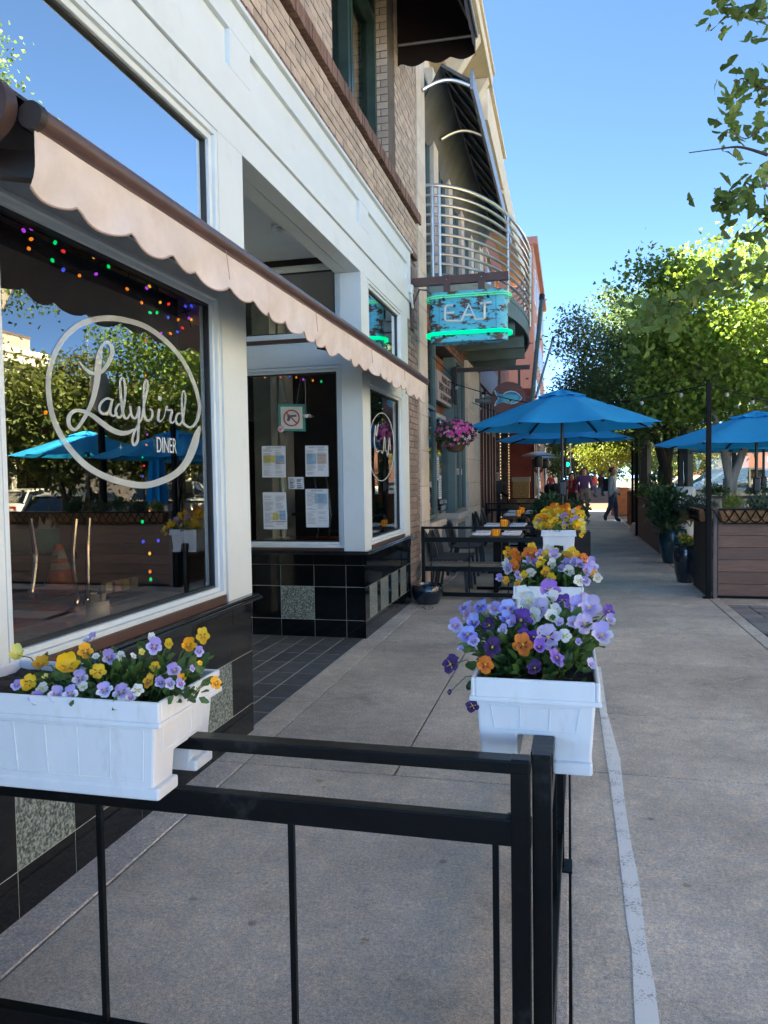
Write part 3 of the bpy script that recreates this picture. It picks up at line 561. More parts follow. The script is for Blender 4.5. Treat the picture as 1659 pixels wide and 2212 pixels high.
# ================================================================ PLANTER BOXES + PANSIES
m_plas = M('white_plastic', (.72, .735, .76), .38, var=.04, scale=3, dirt=(.40,.36,.31), dscale=3.5, dlo=.58, dhi=1.0, stretch=(2.2,2.2,.8)); m_soil = M('potting_soil', (.045, .028, .02), .95, var=.5, scale=40, bump=1, bscale=60)
def planter(label, loc, rz):
    P = thing('planter_box', label, 'planter', loc, rz, 'white rail planters')
    H, Lh = .225, .30
    def sc(z): return 1-.075*(1-z/H)
    b = B(); prof = [(-.128,0),(-.042,0),(-.042,.082),(.042,.082),(.042,0),(.128,0),(.141,.188),(-.141,.188)]
    vs = [(s*(Lh-.012)*sc(z), y, z) for s in (-1, 1) for y, z in prof]; n = len(prof)
    b.add(vs, [tuple(range(n-1, -1, -1)), tuple(range(n, 2*n))]+[(i, (i+1) % n, n+(i+1) % n, n+i) for i in range(n)])
    b.build('body', m_plas, P, local=True, bevel=.006)
    b = B(); t = .010
    b.box(-Lh, Lh, -.15, -.15+t, .178, H).box(-Lh, Lh, .15-t, .15, .178, H).box(-Lh, -Lh+t, -.15+t, .15-t, .178, H).box(Lh-t, Lh, -.15+t, .15-t, .178, H)
    rim = b.build('rim', m_plas, P, local=True, bevel=.004)
    B().box(-Lh-.004, Lh+.004, -.154, .154, .168, .180).build('rim_band', m_plas, P, local=True, bevel=.003)
    B().box(-Lh*.945, Lh*.945, -.133, -.0425, -.004, .026).box(-Lh*.945, Lh*.945, .0425, .133, -.004, .026).build('foot', m_plas, P, local=True, bevel=.006)
    # embossed panel outlines on the ends and long sides
    b = B(); r = .0015
    for s in (-1, 1):
        def e(y, z): return (s*((Lh-.012)*sc(z)+.0005), y, z)
        for q in ([(-.105,.155),(.105,.155)],[(-.095,.098),(.095,.098)],[(-.105,.155),(-.095,.098)],[(.105,.155),(.095,.098)],[(-.035,.155),(-.034,.098)],[(.035,.155),(.034,.098)]): b.tube([e(*q[0]), e(*q[1])], r, 5)
        def g(x, z): return (x*sc(z), s*(.128+.013*z/.188+.0006), z)
        for q in ([(-.26,.158),(.26,.158)],[(-.26,.04),(.26,.04)]): b.tube([g(*q[0]), g(*q[1])], r, 5)
        for k in range(7): x = -.26+.0867*k; b.tube([g(x,.158), g(x,.04)], r, 5)
    b.build('embossing', m_plas, P, local=True)
    bm = B(); nx, nyy = 24, 12
    for i in range(nx+1):
        for j in range(nyy+1): bm.v.append((-Lh+.011+(2*Lh-.022)*i/nx, -.139+.278*j/nyy, .195+random.uniform(0,.012)))
    for i in range(nx):
        for j in range(nyy): k = i*(nyy+1)+j; bm.f.append((k, k+1, k+nyy+2, k+nyy+1))
    bm.build('soil', m_soil, P, local=True, smooth=True)
    return P
planter('white planter box of yellow and lavender pansies on the nearest crossing rail', (-1.172, 1.612, .812), 0)
planter('white planter box on the corner post with blue, white and purple pansies', (-.08, 2.09, .815), rad(90))
planter('second white planter box along the walk, with mixed orange and lavender pansies', (-.087, 3.63, .815), rad(90))
planter('third white planter box along the walk, heaped with yellow pansies', (-.086, 7.16, .815), rad(90))
def petal(c_out, c_mid, c_in, ang, L, W, z0, cup, seed):
    """fan petal in local XY, pointing at ang; returns verts, faces, colours"""
    r_ = random.Random(seed); vs = [(0,0,0)]; cs = [c_in]; fs = []; nA = 7
    for ring, (fr, col) in enumerate(((.38, c_mid), (.8, c_out), (1, c_out))):
        for k in range(nA):
            u = -1+2*k/(nA-1); a = ang+u*W*(1 if ring else .75); rr = L*fr*(1-.28*u*u*(1 if ring else 0)+.06*r_.uniform(-1,1)*(ring > 0))
            vs.append((rr*math.cos(a), rr*math.sin(a), z0+cup*(rr**2)+(.06 if ring == 1 else .16)*r_.uniform(-1,1)*(ring > 0))); cs.append(col)
    for k in range(nA-1): fs.append((0, 1+k, 2+k))
    for ring in range(2):
        o = 1+ring*nA
        for k in range(nA-1): fs += [(o+k, o+nA+k, o+nA+k+1, o+k+1)]
    return vs, fs, cs
def pansy_mesh(name, up, side, low, inner, seed, cup=.18):
    V, F, C = [], [], []; Yc = (.85, .55, .02)
    for ang, L, W, z0, col, mid in ((110,.98,.72,-.10,up,up),(70,.98,.72,-.06,up,up),(188,.88,.66,.02,side,inner),(-8,.88,.66,.02,side,inner),(270,.95,.82,.06,low,inner)):
        v, f, c = petal(col, mid, inner, rad(ang), L, W, z0, cup, seed+int(ang)); o = len(V); V += v; F += [tuple(i+o for i in q) for q in f]; C += c
    v = [(0,0,.14)]+[(.11*math.cos(6.283*k/6), .13*math.sin(6.283*k/6), .12) for k in range(6)]; o = len(V); V += v; F += [(o, o+1+k, o+1+(k+1) % 6) for k in range(6)]; C += [Yc]*7
    me = bpy.data.meshes.new(name); me.from_pydata(V, [], F); me.update(); at_ = me.color_attributes.new('tint', 'FLOAT_COLOR', 'POINT')
    for i, c in enumerate(C): at_.data[i].color = (*c, 1)
    me.materials.append(vcol_mat('petal')); me.polygons.foreach_set('use_smooth', [True]*len(me.polygons)); return me
PAN = {}
for nm, a in {'yellow': ((.86,.56,.01),(.86,.55,.01),(.84,.50,.01),(.80,.42,.01)), 'gold': ((.84,.42,.01),(.85,.46,.01),(.82,.38,.01),(.6,.22,.01)), 'pale': ((.80,.74,.22),(.82,.72,.15),(.82,.70,.10),(.8,.6,.05)),
              'orange': ((.78,.20,.01),(.80,.24,.01),(.80,.22,.01),(.6,.10,.01)), 'white': ((.78,.78,.74),(.80,.80,.76),(.80,.80,.72),(.75,.70,.45)), 'lav': ((.40,.32,.72),(.60,.56,.82),(.62,.58,.82),(.30,.18,.55)),
              'lilac': ((.60,.52,.76),(.66,.58,.78),(.64,.56,.77),(.40,.28,.62)), 'blue': ((.36,.42,.82),(.30,.32,.76),(.26,.26,.72),(.12,.08,.45)), 'purple': ((.16,.05,.42),(.18,.06,.44),(.14,.04,.36),(.05,.01,.16)),
              'dark': ((.055,.012,.13),(.07,.014,.15),(.05,.01,.12),(.02,.004,.05)), 'violet': ((.30,.14,.56),(.36,.20,.62),(.42,.26,.66),(.14,.05,.32)), 'wlav': ((.45,.38,.74),(.74,.73,.80),(.76,.76,.82),(.35,.25,.60))}.items():
    PAN[nm] = [pansy_mesh('pansy_'+nm, *a, seed=s*37+len(nm), cup=c) for s, c in ((1,.10),(2,.30),(3,-.18),(4,.55),(5,.0),(6,.9))]
m_leaf = M('pansy_leaf', (.085, .15, .035), .5, var=.25, scale=20, rnd=.35, trans=.25); m_stem = M('pansy_stem', (.10, .15, .05), .6)
def orient(nrm, roll=0):
    n = Vector(nrm).normalized(); u = Vector((0,0,1)); u = (u-n*u.dot(n)); u = u.normalized() if u.length > .05 else Vector((0,1,0)); r = u.cross(n)
    return (Matrix((r, u, n)).transposed() @ Matrix.Rotation(roll, 3, 'Z')).to_euler()
def pansies(label, ctr, half, flowers, nleaf, lsize=.045, spill=.05):
    """flowers: (pos, kind, radius); half: half extents of the soil; foliage mound below them"""
    T = thing('pansy_plants', label, 'flowers', ctr, group='pansies planted in the white boxes')
    st = B(); cv = Vector(ctr)
    for p, k, r in flowers:
        p = Vector(p); p = p+(Vector((0,0,CAM_H))-p).normalized()*.03; o = p-cv; nrm = Vector((o.x*1.5, o.y*.8, .25))*1.2+(Vector((0,0,CAM_H))-p).normalized()*.75+Vector((random.uniform(-.35,.35), random.uniform(-.3,.3), random.uniform(-.25,.25)))
        inst('flower', random.choice(PAN[k]), T, p, orient(nrm, random.uniform(-.35,.35)), (r*random.uniform(.8,1.12), r*random.uniform(.8,1.12), r))
        root = Vector((cv.x+max(-half[0],min(half[0],o.x*.7)), cv.y+max(-half[1],min(half[1],o.y*.7)), cv.z)); n = nrm.normalized()
        st.tube([root, root.lerp(p, .6)+Vector((0,0,.02)), p-n*r*.2], .0016, 4, False)
    st.build('stems', m_stem, T, kind='stuff', fix=False)
    nl = nleaf; F = np.array([tuple(f[0]) for f in flowers]); c = np.array(ctr)
    base = np.stack([rng.uniform(-half[0], half[0], nl), rng.uniform(-half[1], half[1], nl), np.zeros(nl)], 1)+c
    tgt = F[rng.integers(0, len(F), nl)]; t = rng.uniform(.05, .78, (nl,1)); P = base*(1-t)+tgt*t+rng.normal(0, .014, (nl,3)); P[:,2] = np.minimum(np.maximum(P[:,2], c[2]-.0), base[:,2]*(1-t[:,0])+tgt[:,2]*t[:,0])
    out = unit(P-c+np.array([0,0,.04])); Dv = out+rng.normal(0, .55, (nl,3))+np.array([0,-.25,.1])
    mesh_obj('foliage', leaf_mesh('foliage', P, Dv, lsize, 'oval', m_leaf), T, kind='stuff')
def from_crop(o, s, lst, yf, k=1.0):
    out = []
    for x, y, kind, r in lst:
        px, py = zpx(o, s, x, y); Yd = yf(y); p = at(px, py, Y=Yd); out.append((p, kind, r/s*.6636*Yd/FPX*k*1.22))
    return out
f0 = [(130,290,'pale',62),(295,360,'gold',60),(485,380,'yellow',90),(615,265,'gold',56),(705,410,'yellow',66),(205,495,'yellow',72),(175,640,'gold',48),(1115,375,'yellow',42),(1070,480,'gold',48),(1215,210,'yellow',38),(1355,220,'gold',62),(1460,155,'yellow',58),(1555,495,'gold',50),(1305,465,'gold',32),
      (580,460,'wlav',70),(405,580,'wlav',66),(505,570,'wlav',60),(270,610,'lav',58),(755,545,'wlav',60),(875,560,'wlav',68),(990,545,'white',52),(790,310,'lav',58),(300,530,'white',58),(1110,230,'lav',64),(1435,265,'lav',44),(1255,400,'lav',56),(1155,490,'lav',52),(1225,500,'wlav',44),(655,195,'wlav',50),(940,600,'wlav',36),(120,510,'lav',52),(1385,390,'lav',26),(640,650,'lilac',34),(870,300,'white',40),(1090,170,'white',40),(1300,500,'lav',40),(960,300,'white',26),(690,300,'white',30),(1020,270,'pale',22),(1440,350,'yellow',20),(330,460,'pale',30),(600,520,'white',40)]
pansies('yellow and lavender pansies in the box on the nearest crossing rail', (-1.05, 1.612, 1.02), (.22, .10), from_crop((0,2000), 2.212, f0, lambda y: 1.50+max(0, min(1, (560-y)/420))*.24), 620, .034)
f1 = [(265,295,'blue',60),(390,290,'blue',58),(500,310,'lav',62),(600,310,'blue',62),(285,345,'lav',66),(195,440,'lav',60),(340,420,'blue',54),(290,510,'blue',64),(335,560,'lav',42),(725,190,'white',62),(760,250,'white',60),(800,370,'white',58),(845,310,'lilac',76),(945,245,'white',54),(970,325,'white',50),(930,390,'white',52),(910,530,'lilac',88),(1150,300,'wlav',76),(1230,300,'lilac',86),(1190,430,'lilac',80),(1320,520,'wlav',88),(1255,280,'lilac',60),(1040,520,'white',46),(1110,420,'lilac',54),(1240,740,'lilac',40),(1140,570,'lav',24),
      (920,170,'violet',84),(1020,250,'purple',60),(705,400,'purple',78),(800,530,'purple',56),(840,610,'violet',56),(480,610,'dark',74),(460,440,'dark',52),(975,690,'violet',62),(810,770,'dark',52),(160,740,'dark',76),(1375,330,'purple',44),(1385,400,'wlav',44),(330,1060,'dark',48),(150,955,'dark',22),(715,590,'orange',84),(425,745,'orange',68),(640,420,'lav',44),(590,390,'blue',50),(1080,290,'violet',50),(1190,240,'lilac',46),(560,480,'wlav',44),(1000,420,'lilac',40),(720,500,'purple',40),(240,620,'lav',26)]
pansies('blue, white and purple pansies with two orange blooms in the corner box', (-.085, 2.05, 1.025), (.11, .20), from_crop((1400,1850), 2.37, f1, lambda y: 1.84+max(0, min(1, (760-y)/560))*.34), 800, .042)
f2 = [(850,1065,'gold',44),(890,1070,'orange',40),(1015,1070,'orange',62),(920,1135,'orange',48),(890,1180,'orange',46),(1130,1215,'gold',36),(910,1305,'gold',30),(1280,1085,'gold',40),(1370,1110,'gold',44),(1430,1105,'orange',40),(1020,1035,'yellow',46),(1085,1170,'yellow',44),(1125,1090,'yellow',42),(960,1240,'yellow',36),(1165,1260,'yellow',46),(1335,1070,'yellow',48),(1095,1135,'yellow',34),(1205,1070,'yellow',42),(825,1280,'gold',30),(1000,1150,'wlav',44),(1085,1085,'lav',36),(1190,1085,'wlav',42),(1285,1150,'lav',46),(1390,1160,'lav',42),(1430,1205,'lav',46),(1490,1180,'lav',46),(1440,1280,'lav',38),(840,1190,'wlav',40),(925,1270,'wlav',30),(910,1230,'lav',28),(1010,1225,'white',42),(1175,1150,'white',40),(1310,1205,'white',42),(1385,1280,'white',46),(1145,1060,'white',38),(1530,1260,'white',34),(835,1150,'white',36),(1470,1140,'wlav',36),(1500,1230,'gold',26),(1050,1140,'lav',34),(780,1260,'lav',30),(1250,1190,'lav',36),(1340,1150,'wlav',34)]
pansies('orange, yellow and lavender pansies in the second box along the walk', (-.09, 3.6, 1.03), (.12, .26), from_crop((1300,1350), 2.37, f2, lambda y: 3.38+max(0, min(1, (1290-y)/260))*.42), 760, .042)
f3 = []
for i in range(95):
    a, q = random.uniform(0, math.pi), math.sqrt(random.random()); x = 1245+205*q*math.cos(a); y = 868-172*q*math.sin(a)+random.uniform(-6,14)
    k = 'orange' if (y < 745 and random.random() < .55) else random.choice(['yellow']*6+['gold']*2+['pale','lav','orange']); f3.append((x, y, k, random.uniform(26,36)))
f3 += [(1420,905,'pale',22),(1405,930,'yellow',20),(1415,880,'pale',22),(1060,845,'yellow',26),(1330,770,'lav',28),(1365,810,'lav',26)]
pansies('heaped yellow and orange pansies in the third box along the walk', (-.09, 7.1, 1.03), (.13, .27), from_crop((1300,1350), 2.37, f3, lambda y: 6.9+max(0, min(1, (880-y)/190))*.5), 800, .045)
# ================================================================ WINDOW LETTERING, SIGNS AND SHOP INTERIOR
GX = XF-.052
m_vinyl = M('white_vinyl', (.72, .80, .80), .5, alpha=.5)
def lp(x, y): return at(*zpx((0,1000), 2.304, x, y), X=GX)
LG = thing('window_lettering', 'white circular script logo lettered on the large near shop window', 'lettering', lp(900, 700))
strokes = [[(1380,880,14),(1430,900,18),(1475,855,22),(1495,770,26),(1490,700,26),(1450,560,28),(1370,400,30),(1250,260,34),(1100,150,38),(950,100,42),(800,82,44),(640,112,44),(520,190,42),(430,310,40),(375,460,40),(362,600,40),(385,780,40),(440,930,42),(530,1070,44),(650,1190,46),(790,1270,46),(950,1320,48),(1090,1335,48),(1220,1300,50),(1330,1240,50),(1400,1160,54),(1450,1050,58),(1482,940,40),(1502,885,3)]]
word = [[(590,405,8),(640,465,22),(690,495,26),(750,492,26),(800,440,30),(840,350,34),(835,290,30),(800,262,22),(765,290,22),(745,360,42),(735,450,50),(725,560,46),(700,680,38),(660,780,32),(600,880,26),(560,918,24),(520,890,30),(515,830,32),(545,785,28),(600,775,26),(680,805,32),(760,865,38),(830,915,40),(900,943,38),(960,940,30),(1010,915,18)],
    [(850,700,15),(800,685,17),(755,720,19),(745,770,19),(775,800,19),(815,780,17),(838,705,17),(825,790,19),(850,815,16),(880,790,14)],
    [(935,740,15),(890,730,17),(865,780,19),(885,825,19),(915,800,17),(938,650,19),(930,550,19),(912,530,15),(898,570,17),(908,700,21),(925,810,21),(950,835,16),(975,800,14)],
    [(975,740,17),(985,810,19),(1010,835,19),(1030,800,17),(1042,745,17),(1040,830,19),(1035,930,19),(1030,1000,21),(1005,1035,19),(991,1000,17),(1005,940,17),(1035,880,15),(1060,840,14)],
    [(1060,840,14),(1085,700,17),(1107,590,17),(1095,545,13),(1080,580,17),(1076,700,19),(1080,810,21),(1105,850,19),(1135,830,17),(1140,780,15),(1118,762,12)],
    [(1192,762,19),(1183,835,21),(1197,858,13),(1222,836,6)], [(1195,668,24),(1195,682,30),(1195,698,24)],
    [(1222,836,6),(1240,775,10),(1247,745,15),(1256,772,14),(1285,778,19),(1274,848,19),(1290,868,13),(1315,842,7)],
    [(1370,800,15),(1330,800,15),(1315,850,17),(1335,880,17),(1365,850,15),(1382,740,15),(1387,660,15),(1370,630,13),(1360,680,15),(1365,800,17),(1375,870,17),(1400,893,17)]]
off = 0
for nm, group in (('ring', strokes), ('script_word', word)):
    for i, s in enumerate(group):
        b = B(); off += .0003; ribbon(b, s, lambda x, y: lp(x, y)+Vector((off, 0, 0)), 6); b.build('ring' if nm == 'ring' else 'script_stroke', m_vinyl, LG)
for cx_, cy_, r in ((1305,590,48), (900,1052,42), (650,255,75), (655,380,62)):
    b = B(); pts = []
    for k in range(16): a = 2*math.pi*k/16; q = (r if k % 4 == 0 else r*.45 if k % 2 == 0 else r*.12)*(1 if k % 8 == 0 else .8); pts.append(lp(cx_+q*math.sin(a)*.6, cy_-q*math.cos(a))+Vector((.004,0,0)))
    b.add([lp(cx_, cy_)+Vector((.004,0,0))]+pts, [(0, k+1, (k+1) % 16+1) for k in range(16)]); b.build('sparkle', m_vinyl, LG)
c0, c1, c2 = lp(1145,1045), lp(1345,1045), lp(1245,985); c3 = lp(1245,1100)
text_mesh('diner_word', 'DINER', (c2-c3).length*1.42, m_vinyl, lp(1243,1042)+Vector((.005,0,0)), (0,1,0), (0,0,1), LG, sx=.62)
def lp2(x, y): return at(*zpx((750,900), 2.37, x, y), X=GX)
L2 = thing('window_lettering', 'small white oval script logo on the far narrow shop window', 'lettering', lp2(1165,1315))
b = B(); ribbon(b, [(1165+98*math.cos(t), 1315+262*math.sin(t), 7) for t in [2*math.pi*k/24 for k in range(25)]], lp2, 3); b.build('ring', m_vinyl, L2)
b = B()
for s in ([(1140,1140,8),(1125,1230,10),(1120,1150,8),(1110,1280,9),(1130,1350,10),(1150,1340,8)],[(1160,1340,7),(1175,1360,8),(1190,1235,8),(1195,1350,8)],[(1205,1340,7),(1215,1390,8),(1225,1240,7),(1235,1340,7)]): ribbon(b, s, lambda x, y: lp2(x, y)+Vector((.001,0,0)), 5)
b.build('script_stroke', m_vinyl, L2)
# --- posters on the recessed pane
PYp = 6.905
def pp(x, y, dy=0): return at(*zpx((800,1250), 4.425, x, y), Y=PYp-dy)
m_paper = M('menu_paper', (.62, .66, .70), .8, var=.04); m_ink = M('menu_ink', (.10, .11, .14), .9)
PC = {'y': M('menu_yellow', (.50,.44,.12), .8), 'b': M('menu_blue', (.28,.42,.55), .8), 'w': m_paper, 'p': M('menu_tan', (.50,.42,.36), .8), 'r': M('menu_rust', (.45,.22,.14), .8)}
def quad(cs): return B().add([tuple(c) for c in cs], [(0,1,2,3)])
def poster(label, x0, y0, x1, y1, title, blocks, sk=8):
    o = quad([pp(x0, y0), pp(x1, y0), pp(x1+sk, y1), pp(x0+sk, y1)]).build('menu_poster', m_paper); tag(o, label, 'menu', 'menus taped inside the recessed window')
    W, Hh = x1-x0, y1-y0
    for u0, v0, u1, v1, c in blocks: quad([pp(x0+W*u0+sk*v0, y0+Hh*v0, .002), pp(x0+W*u1+sk*v0, y0+Hh*v0, .002), pp(x0+W*u1+sk*v1, y0+Hh*v1, .002), pp(x0+W*u0+sk*v1, y0+Hh*v1, .002)]).build('print_block', PC[c], o)
    b = B()
    for k in range(26):
        v = .10+.86*k/26
        for u0, u1 in ((.06, .46), (.54, .94)):
            if random.random() < .2: continue
            e = u0+(u1-u0)*random.uniform(.5, 1); b.add([pp(x0+W*u0+sk*v, y0+Hh*v, .004), pp(x0+W*e+sk*v, y0+Hh*v, .004), pp(x0+W*e+sk*v, y0+Hh*v+4, .004), pp(x0+W*u0+sk*v, y0+Hh*v+4, .004)], [(0,1,2,3)])
    b.build('print_lines', m_ink, o)
    if title: text_mesh('title', title, (pp(x0, y0)-pp(x0, y0+32)).length, m_ink, pp(x0+W/2, y0+26, .004), (1,0,0), (0,0,1), o, .0003, sx=.72 if len(title) > 12 else 1)
poster('upper left menu poster with a yellow block in the recessed window', 230, 893, 572, 1345, 'DINNER AT THE DINER', [(.05,.30,.54,.53,'y'),(.57,.30,.95,.53,'b'),(.57,.54,.95,.57,'r')])
poster('upper right menu poster with blue and tan blocks in the recessed window', 855, 888, 1185, 1332, 'DINNER AT THE DINER', [(.05,.25,.47,.6,'b'),(.5,.25,.92,.6,'p')])
poster('small white notice between the menu posters in the recessed window', 612, 1340, 832, 1512, '', [])
poster('lower left menu poster with tan blocks in the recessed window', 243, 1560, 580, 2090, '', [(.40,.55,.64,.76,'y'),(.68,.5,.95,.76,'b'),(.36,.78,.97,.80,'r')], 18)
poster('lower right menu poster headed with the diner name in the recessed window', 858, 1512, 1185, 2065, 'LADYBIRD DINER', [(.4,.12,.95,.38,'b')], 14)
ng = quad([pp(463,288,.01), pp(850,290,.01), pp(862,682,.01), pp(478,675,.01)]).build('no_guns_sign', M('teal_frame', (.06,.25,.20), .6)); tag(ng, 'teal framed white sign with a crossed-out pistol hanging in the recessed window', 'sign')
quad([pp(500,327,.013), pp(815,327,.013), pp(822,645,.013), pp(512,645,.013)]).build('panel', M('cream_panel', (.60,.62,.55), .7), ng)
mrd = M('sign_red', (.36,.06,.06), .6); b = B(); ribbon(b, [(660+110*math.cos(t), 490+112*math.sin(t), 20) for t in [2*math.pi*k/24 for k in range(25)]], lambda x, y: pp(x, y, .018), 3); ribbon(b, [(582,412,20),(660,490,20),(738,568,20)], lambda x, y: pp(x, y, .018), 3); b.build('ring_and_slash', mrd, ng)
B().add([pp(*q, .015) for q in ((590,450),(728,444),(730,470),(650,478),(640,500),(628,535),(590,530),(604,480))], [(0,1,2,3,4,5,6,7)]).build('pistol_shape', m_ink, ng)
b = B(); [b.tube([pp(x0, 288, .01), pp(x1, -80, .01)], .0015, 4) for x0, x1 in ((578,490),(730,790))]; b.build('hanging_wire', M('wire_grey', (.2,.2,.2), .5), ng)
dk = B().lathe([(.005,0),(.012,.006),(.03,.004),(.034,0)], (0,0,0), 18).build('donut_ornament', M('donut_pink', (.55,.33,.40), .6, var=.5, scale=90)); dk.location = pp(508,648,.03); dk.rotation_euler = (rad(90),0,0); tag(dk, 'small pink sprinkled donut ornament at the corner of the pistol sign', 'ornament')
cp = thing('cup_ornament', 'small white coffee cup ornament on a chain beside the pistol sign', 'ornament', pp(868,440,.03)); c = pp(868,440,.03)
B().lathe([(.012,-.03),(.026,-.018),(.033,0),(.030,0),(.0,-.004)], c, 16).build('cup', M('cup_white', (.6,.62,.6), .4), cp, smooth=True); B().tube([c+Vector((.033+.012*math.sin(t), 0, -.012+.012*math.cos(t))) for t in [i*.5 for i in range(7)]], .003, 5).build('handle', MATS['cup_white'], cp); B().tube([c, pp(855,-60,.03)], .003, 5).build('chain', MATS['wire_grey'], cp)
# --- sticker on the near window
def sp(x, y): return at(*zpx((0,1550), 2.074, x, y), X=GX)
sk = quad([sp(1445,335), sp(1503,338), sp(1503,460), sp(1445,457)]).build('window_sticker', M('sticker_white', (.72,.70,.70), .6)); tag(sk, 'small white slogan sticker low on the right edge of the near window', 'sticker')
for i, (t, c, yy, s) in enumerate((('ANGRY TWEETS', m_ink, 362, 15), ("AREN'T VOTES.", m_ink, 390, 15), ('REGISTER TO VOTE', mrd, 425, 9))): text_mesh('lettering', t, (sp(1470,0)-sp(1470,s*2.0)).length, c, sp(1474,yy)+Vector((.002,0,0)), (0,1,0), (0,0,1), sk, .0003, sx=.42)
# --- coloured string lights behind the near window
BX = -2.03
def bl(x, y, o=(0,600), s=1.9518): return at(*zpx(o, s, x, y), X=BX)
BC = {'v': (.45,.05,.9), 'o': (1,.25,.02), 'r': (1,.03,.04), 'g': (.02,.8,.2), 'b': (.05,.08,1), 'a': (1,.5,.05)}
BM = {k: M('bulb_'+k, c, .3, emit=.10) for k, c in BC.items()}
S1 = thing('string_lights', 'string of multicoloured bulbs draped behind the near shop window', 'string lights', bl(700, 700))
lst = [(150,293,'v'),(198,280,'v'),(198,348,'o'),(183,408,'o'),(350,370,'g'),(333,483,'g'),(402,425,'r'),(402,542,'b'),(505,580,'o'),(610,570,'v'),(668,475,'o'),(672,412,'r'),(690,523,'g'),(758,520,'r'),(762,460,'r'),(800,535,'b'),(808,665,'o'),(932,660,'v'),(950,648,'a'),(900,752,'o'),(1018,750,'a'),(1072,760,'r'),(997,815,'g'),(953,815,'g'),(1067,845,'b'),(1132,860,'o'),(1215,772,'b'),(1178,775,'b'),(1253,790,'r'),(1275,813,'g'),(1325,767,'r'),(1325,838,'a'),(1215,860,'a'),(1200,850,'v'),(1160,912,'r'),(1127,938,'b'),(1083,948,'o'),(1022,948,'v'),(922,990,'r'),(933,1030,'b'),(595,460,'a'),(1365,1370,'r'),(1325,1457,'b'),(888,1447,'b'),(890,1300,'g'),(935,1590,'v'),(905,1735,'g'),(915,1788,'r'),(908,1855,'b'),(1370,1625,'v'),(1338,1790,'g'),(1320,1947,'b'),(1325,2033,'a'),(930,1655,'o'),(925,1215,'o'),(290,1450,'o'),(1322,1700,'r'),(950,2075,'o')]
bmesh_ = {k: shared(B().ball((0,0,0), .0075, 8, (1,1,1.3)), 'bulb', BM[k]) for k in BM}
for x, y, c in lst: inst('bulb', bmesh_[c], S1, bl(x, y), (random.uniform(-1,1), random.uniform(-1,1), 0), (.62,)*3 if 880 < x < 960 and y > 960 else (1,1,1))
for x, y, c in [(1467,540,'r'),(1455,615,'b'),(1415,615,'b'),(1482,707,'a'),(1410,760,'v'),(1017,697,'g'),(1013,645,'o'),(1010,522,'a'),(967,442,'b'),(1068,435,'b'),(1408,365,'o'),(961,308,'g')]: inst('bulb', bmesh_[c], S1, bl(x, y, (0,1550), 2.074))
mwr = M('green_wire', (.012,.02,.014), .6)
for pts in ([(150,290),(250,420),(330,470),(390,460),(430,530),(520,545),(600,530),(640,480),(690,515)], [(690,515),(760,500),(820,520),(830,640),(870,670),(930,740),(1000,780),(1060,830),(1130,820),(1200,810),(1270,780),(1330,800)], [(1000,620),(1030,720),(1100,770),(1200,830),(1350,1370),(1350,1650),(1330,1950),(1325,2060)]): B().tube([bl(x, y)+Vector((-.01,0,0)) for x, y, in [tuple(q[:2]) for q in spline([(a, b_, 0) for a, b_ in pts], 4)]], .0028, 5).build('wire', mwr, S1)
S2 = thing('string_lights', 'short string of coloured bulbs inside the recessed window', 'string lights', at(640, 815, Y=7.1))
for x, y, c in ((195,768,'v'),(265,775,'o'),(318,760,'g'),(388,775,'r'),(455,770,'b'),(508,778,'o'),(563,795,'v'),(636,803,'o'),(700,810,'g')): inst('bulb', bmesh_[c], S2, at(*zpx((750,900), 2.37, x, y), Y=7.1), (0,0,0), (1.3,1.3,1.3))
B().tube([at(*zpx((750,900), 2.37, x, y), Y=7.11) for x, y in ((170,745),(320,745),(455,752),(570,775),(720,790))], .003, 5).build('wire', mwr, S2)
# --- things inside on the window counter
m_chrome = M('chrome', (.72,.70,.66), .12, 1, var=.02); m_oseat = M('orange_vinyl', (.70,.11,.03), .4); m_rseat = M('red_vinyl', (.30,.05,.03), .4)
def ip(x, y, X): return at(*zpx((0,1550), 2.074, x, y), X=X)
C1 = thing('upturned_chair', 'chrome-legged diner chair with orange seat turned upside down behind the near window', 'chair', ip(400, 950, -2.5))
for pts in ([(203,285),(225,420),(240,550),(225,700),(215,800),(260,850)], [(510,290),(495,450),(490,560),(505,700),(520,830),(490,890),(420,940),(320,965)], [(600,285),(590,450),(590,600),(590,800),(575,870)]): B().tube([ip(x, y, -2.5) for x, y in [tuple(q[:2]) for q in spline([(a, b_, 0) for a, b_ in pts], 4)]], .0125, 8).build('leg', m_chrome, C1, smooth=True)
sa, sb = ip(195,1030,-2.3), ip(545,905,-2.45); b = B().bar(sa, sb, .34, .05); b.build('seat', m_oseat, C1, bevel=.015); B().tube([ip(150,1100,-2.4), ip(165,1040,-2.4), ip(225,1005,-2.42)], .0125, 8).build('back_tube', m_chrome, C1, smooth=True)
C2 = thing('upturned_chair', 'single curved chrome chair leg showing beside the pale post behind the near window', 'chair', ip(950, 640, -2.7))
B().tube([ip(x, y, -2.7) for x, y in [tuple(q[:2]) for q in spline([(1003,330,0),(985,480,0),(950,640,0),(900,760,0),(830,835,0)], 4)]], .0125, 8).build('leg', m_chrome, C2, smooth=True); B().bar(ip(760,870,-2.75), ip(1000,800,-2.9), .3, .05).build('seat', M('black_vinyl', (.02,.02,.02), .4), C2, bevel=.015)
c = at(212, 1356, Z=.862); c.x = max(c.x, -2.95)
K = thing('utensil_crock', 'white crock of cutlery packets on the counter behind the near window', 'crock', (c.x, c.y, .862))
B().lathe([(0,0),(.048,0),(.052,.01),(.052,.125),(.046,.125),(.046,.02),(0,.02)], (c.x, c.y, .862), 24).build('crock', M('crock_white', (.82,.80,.77), .35), K, smooth=True)
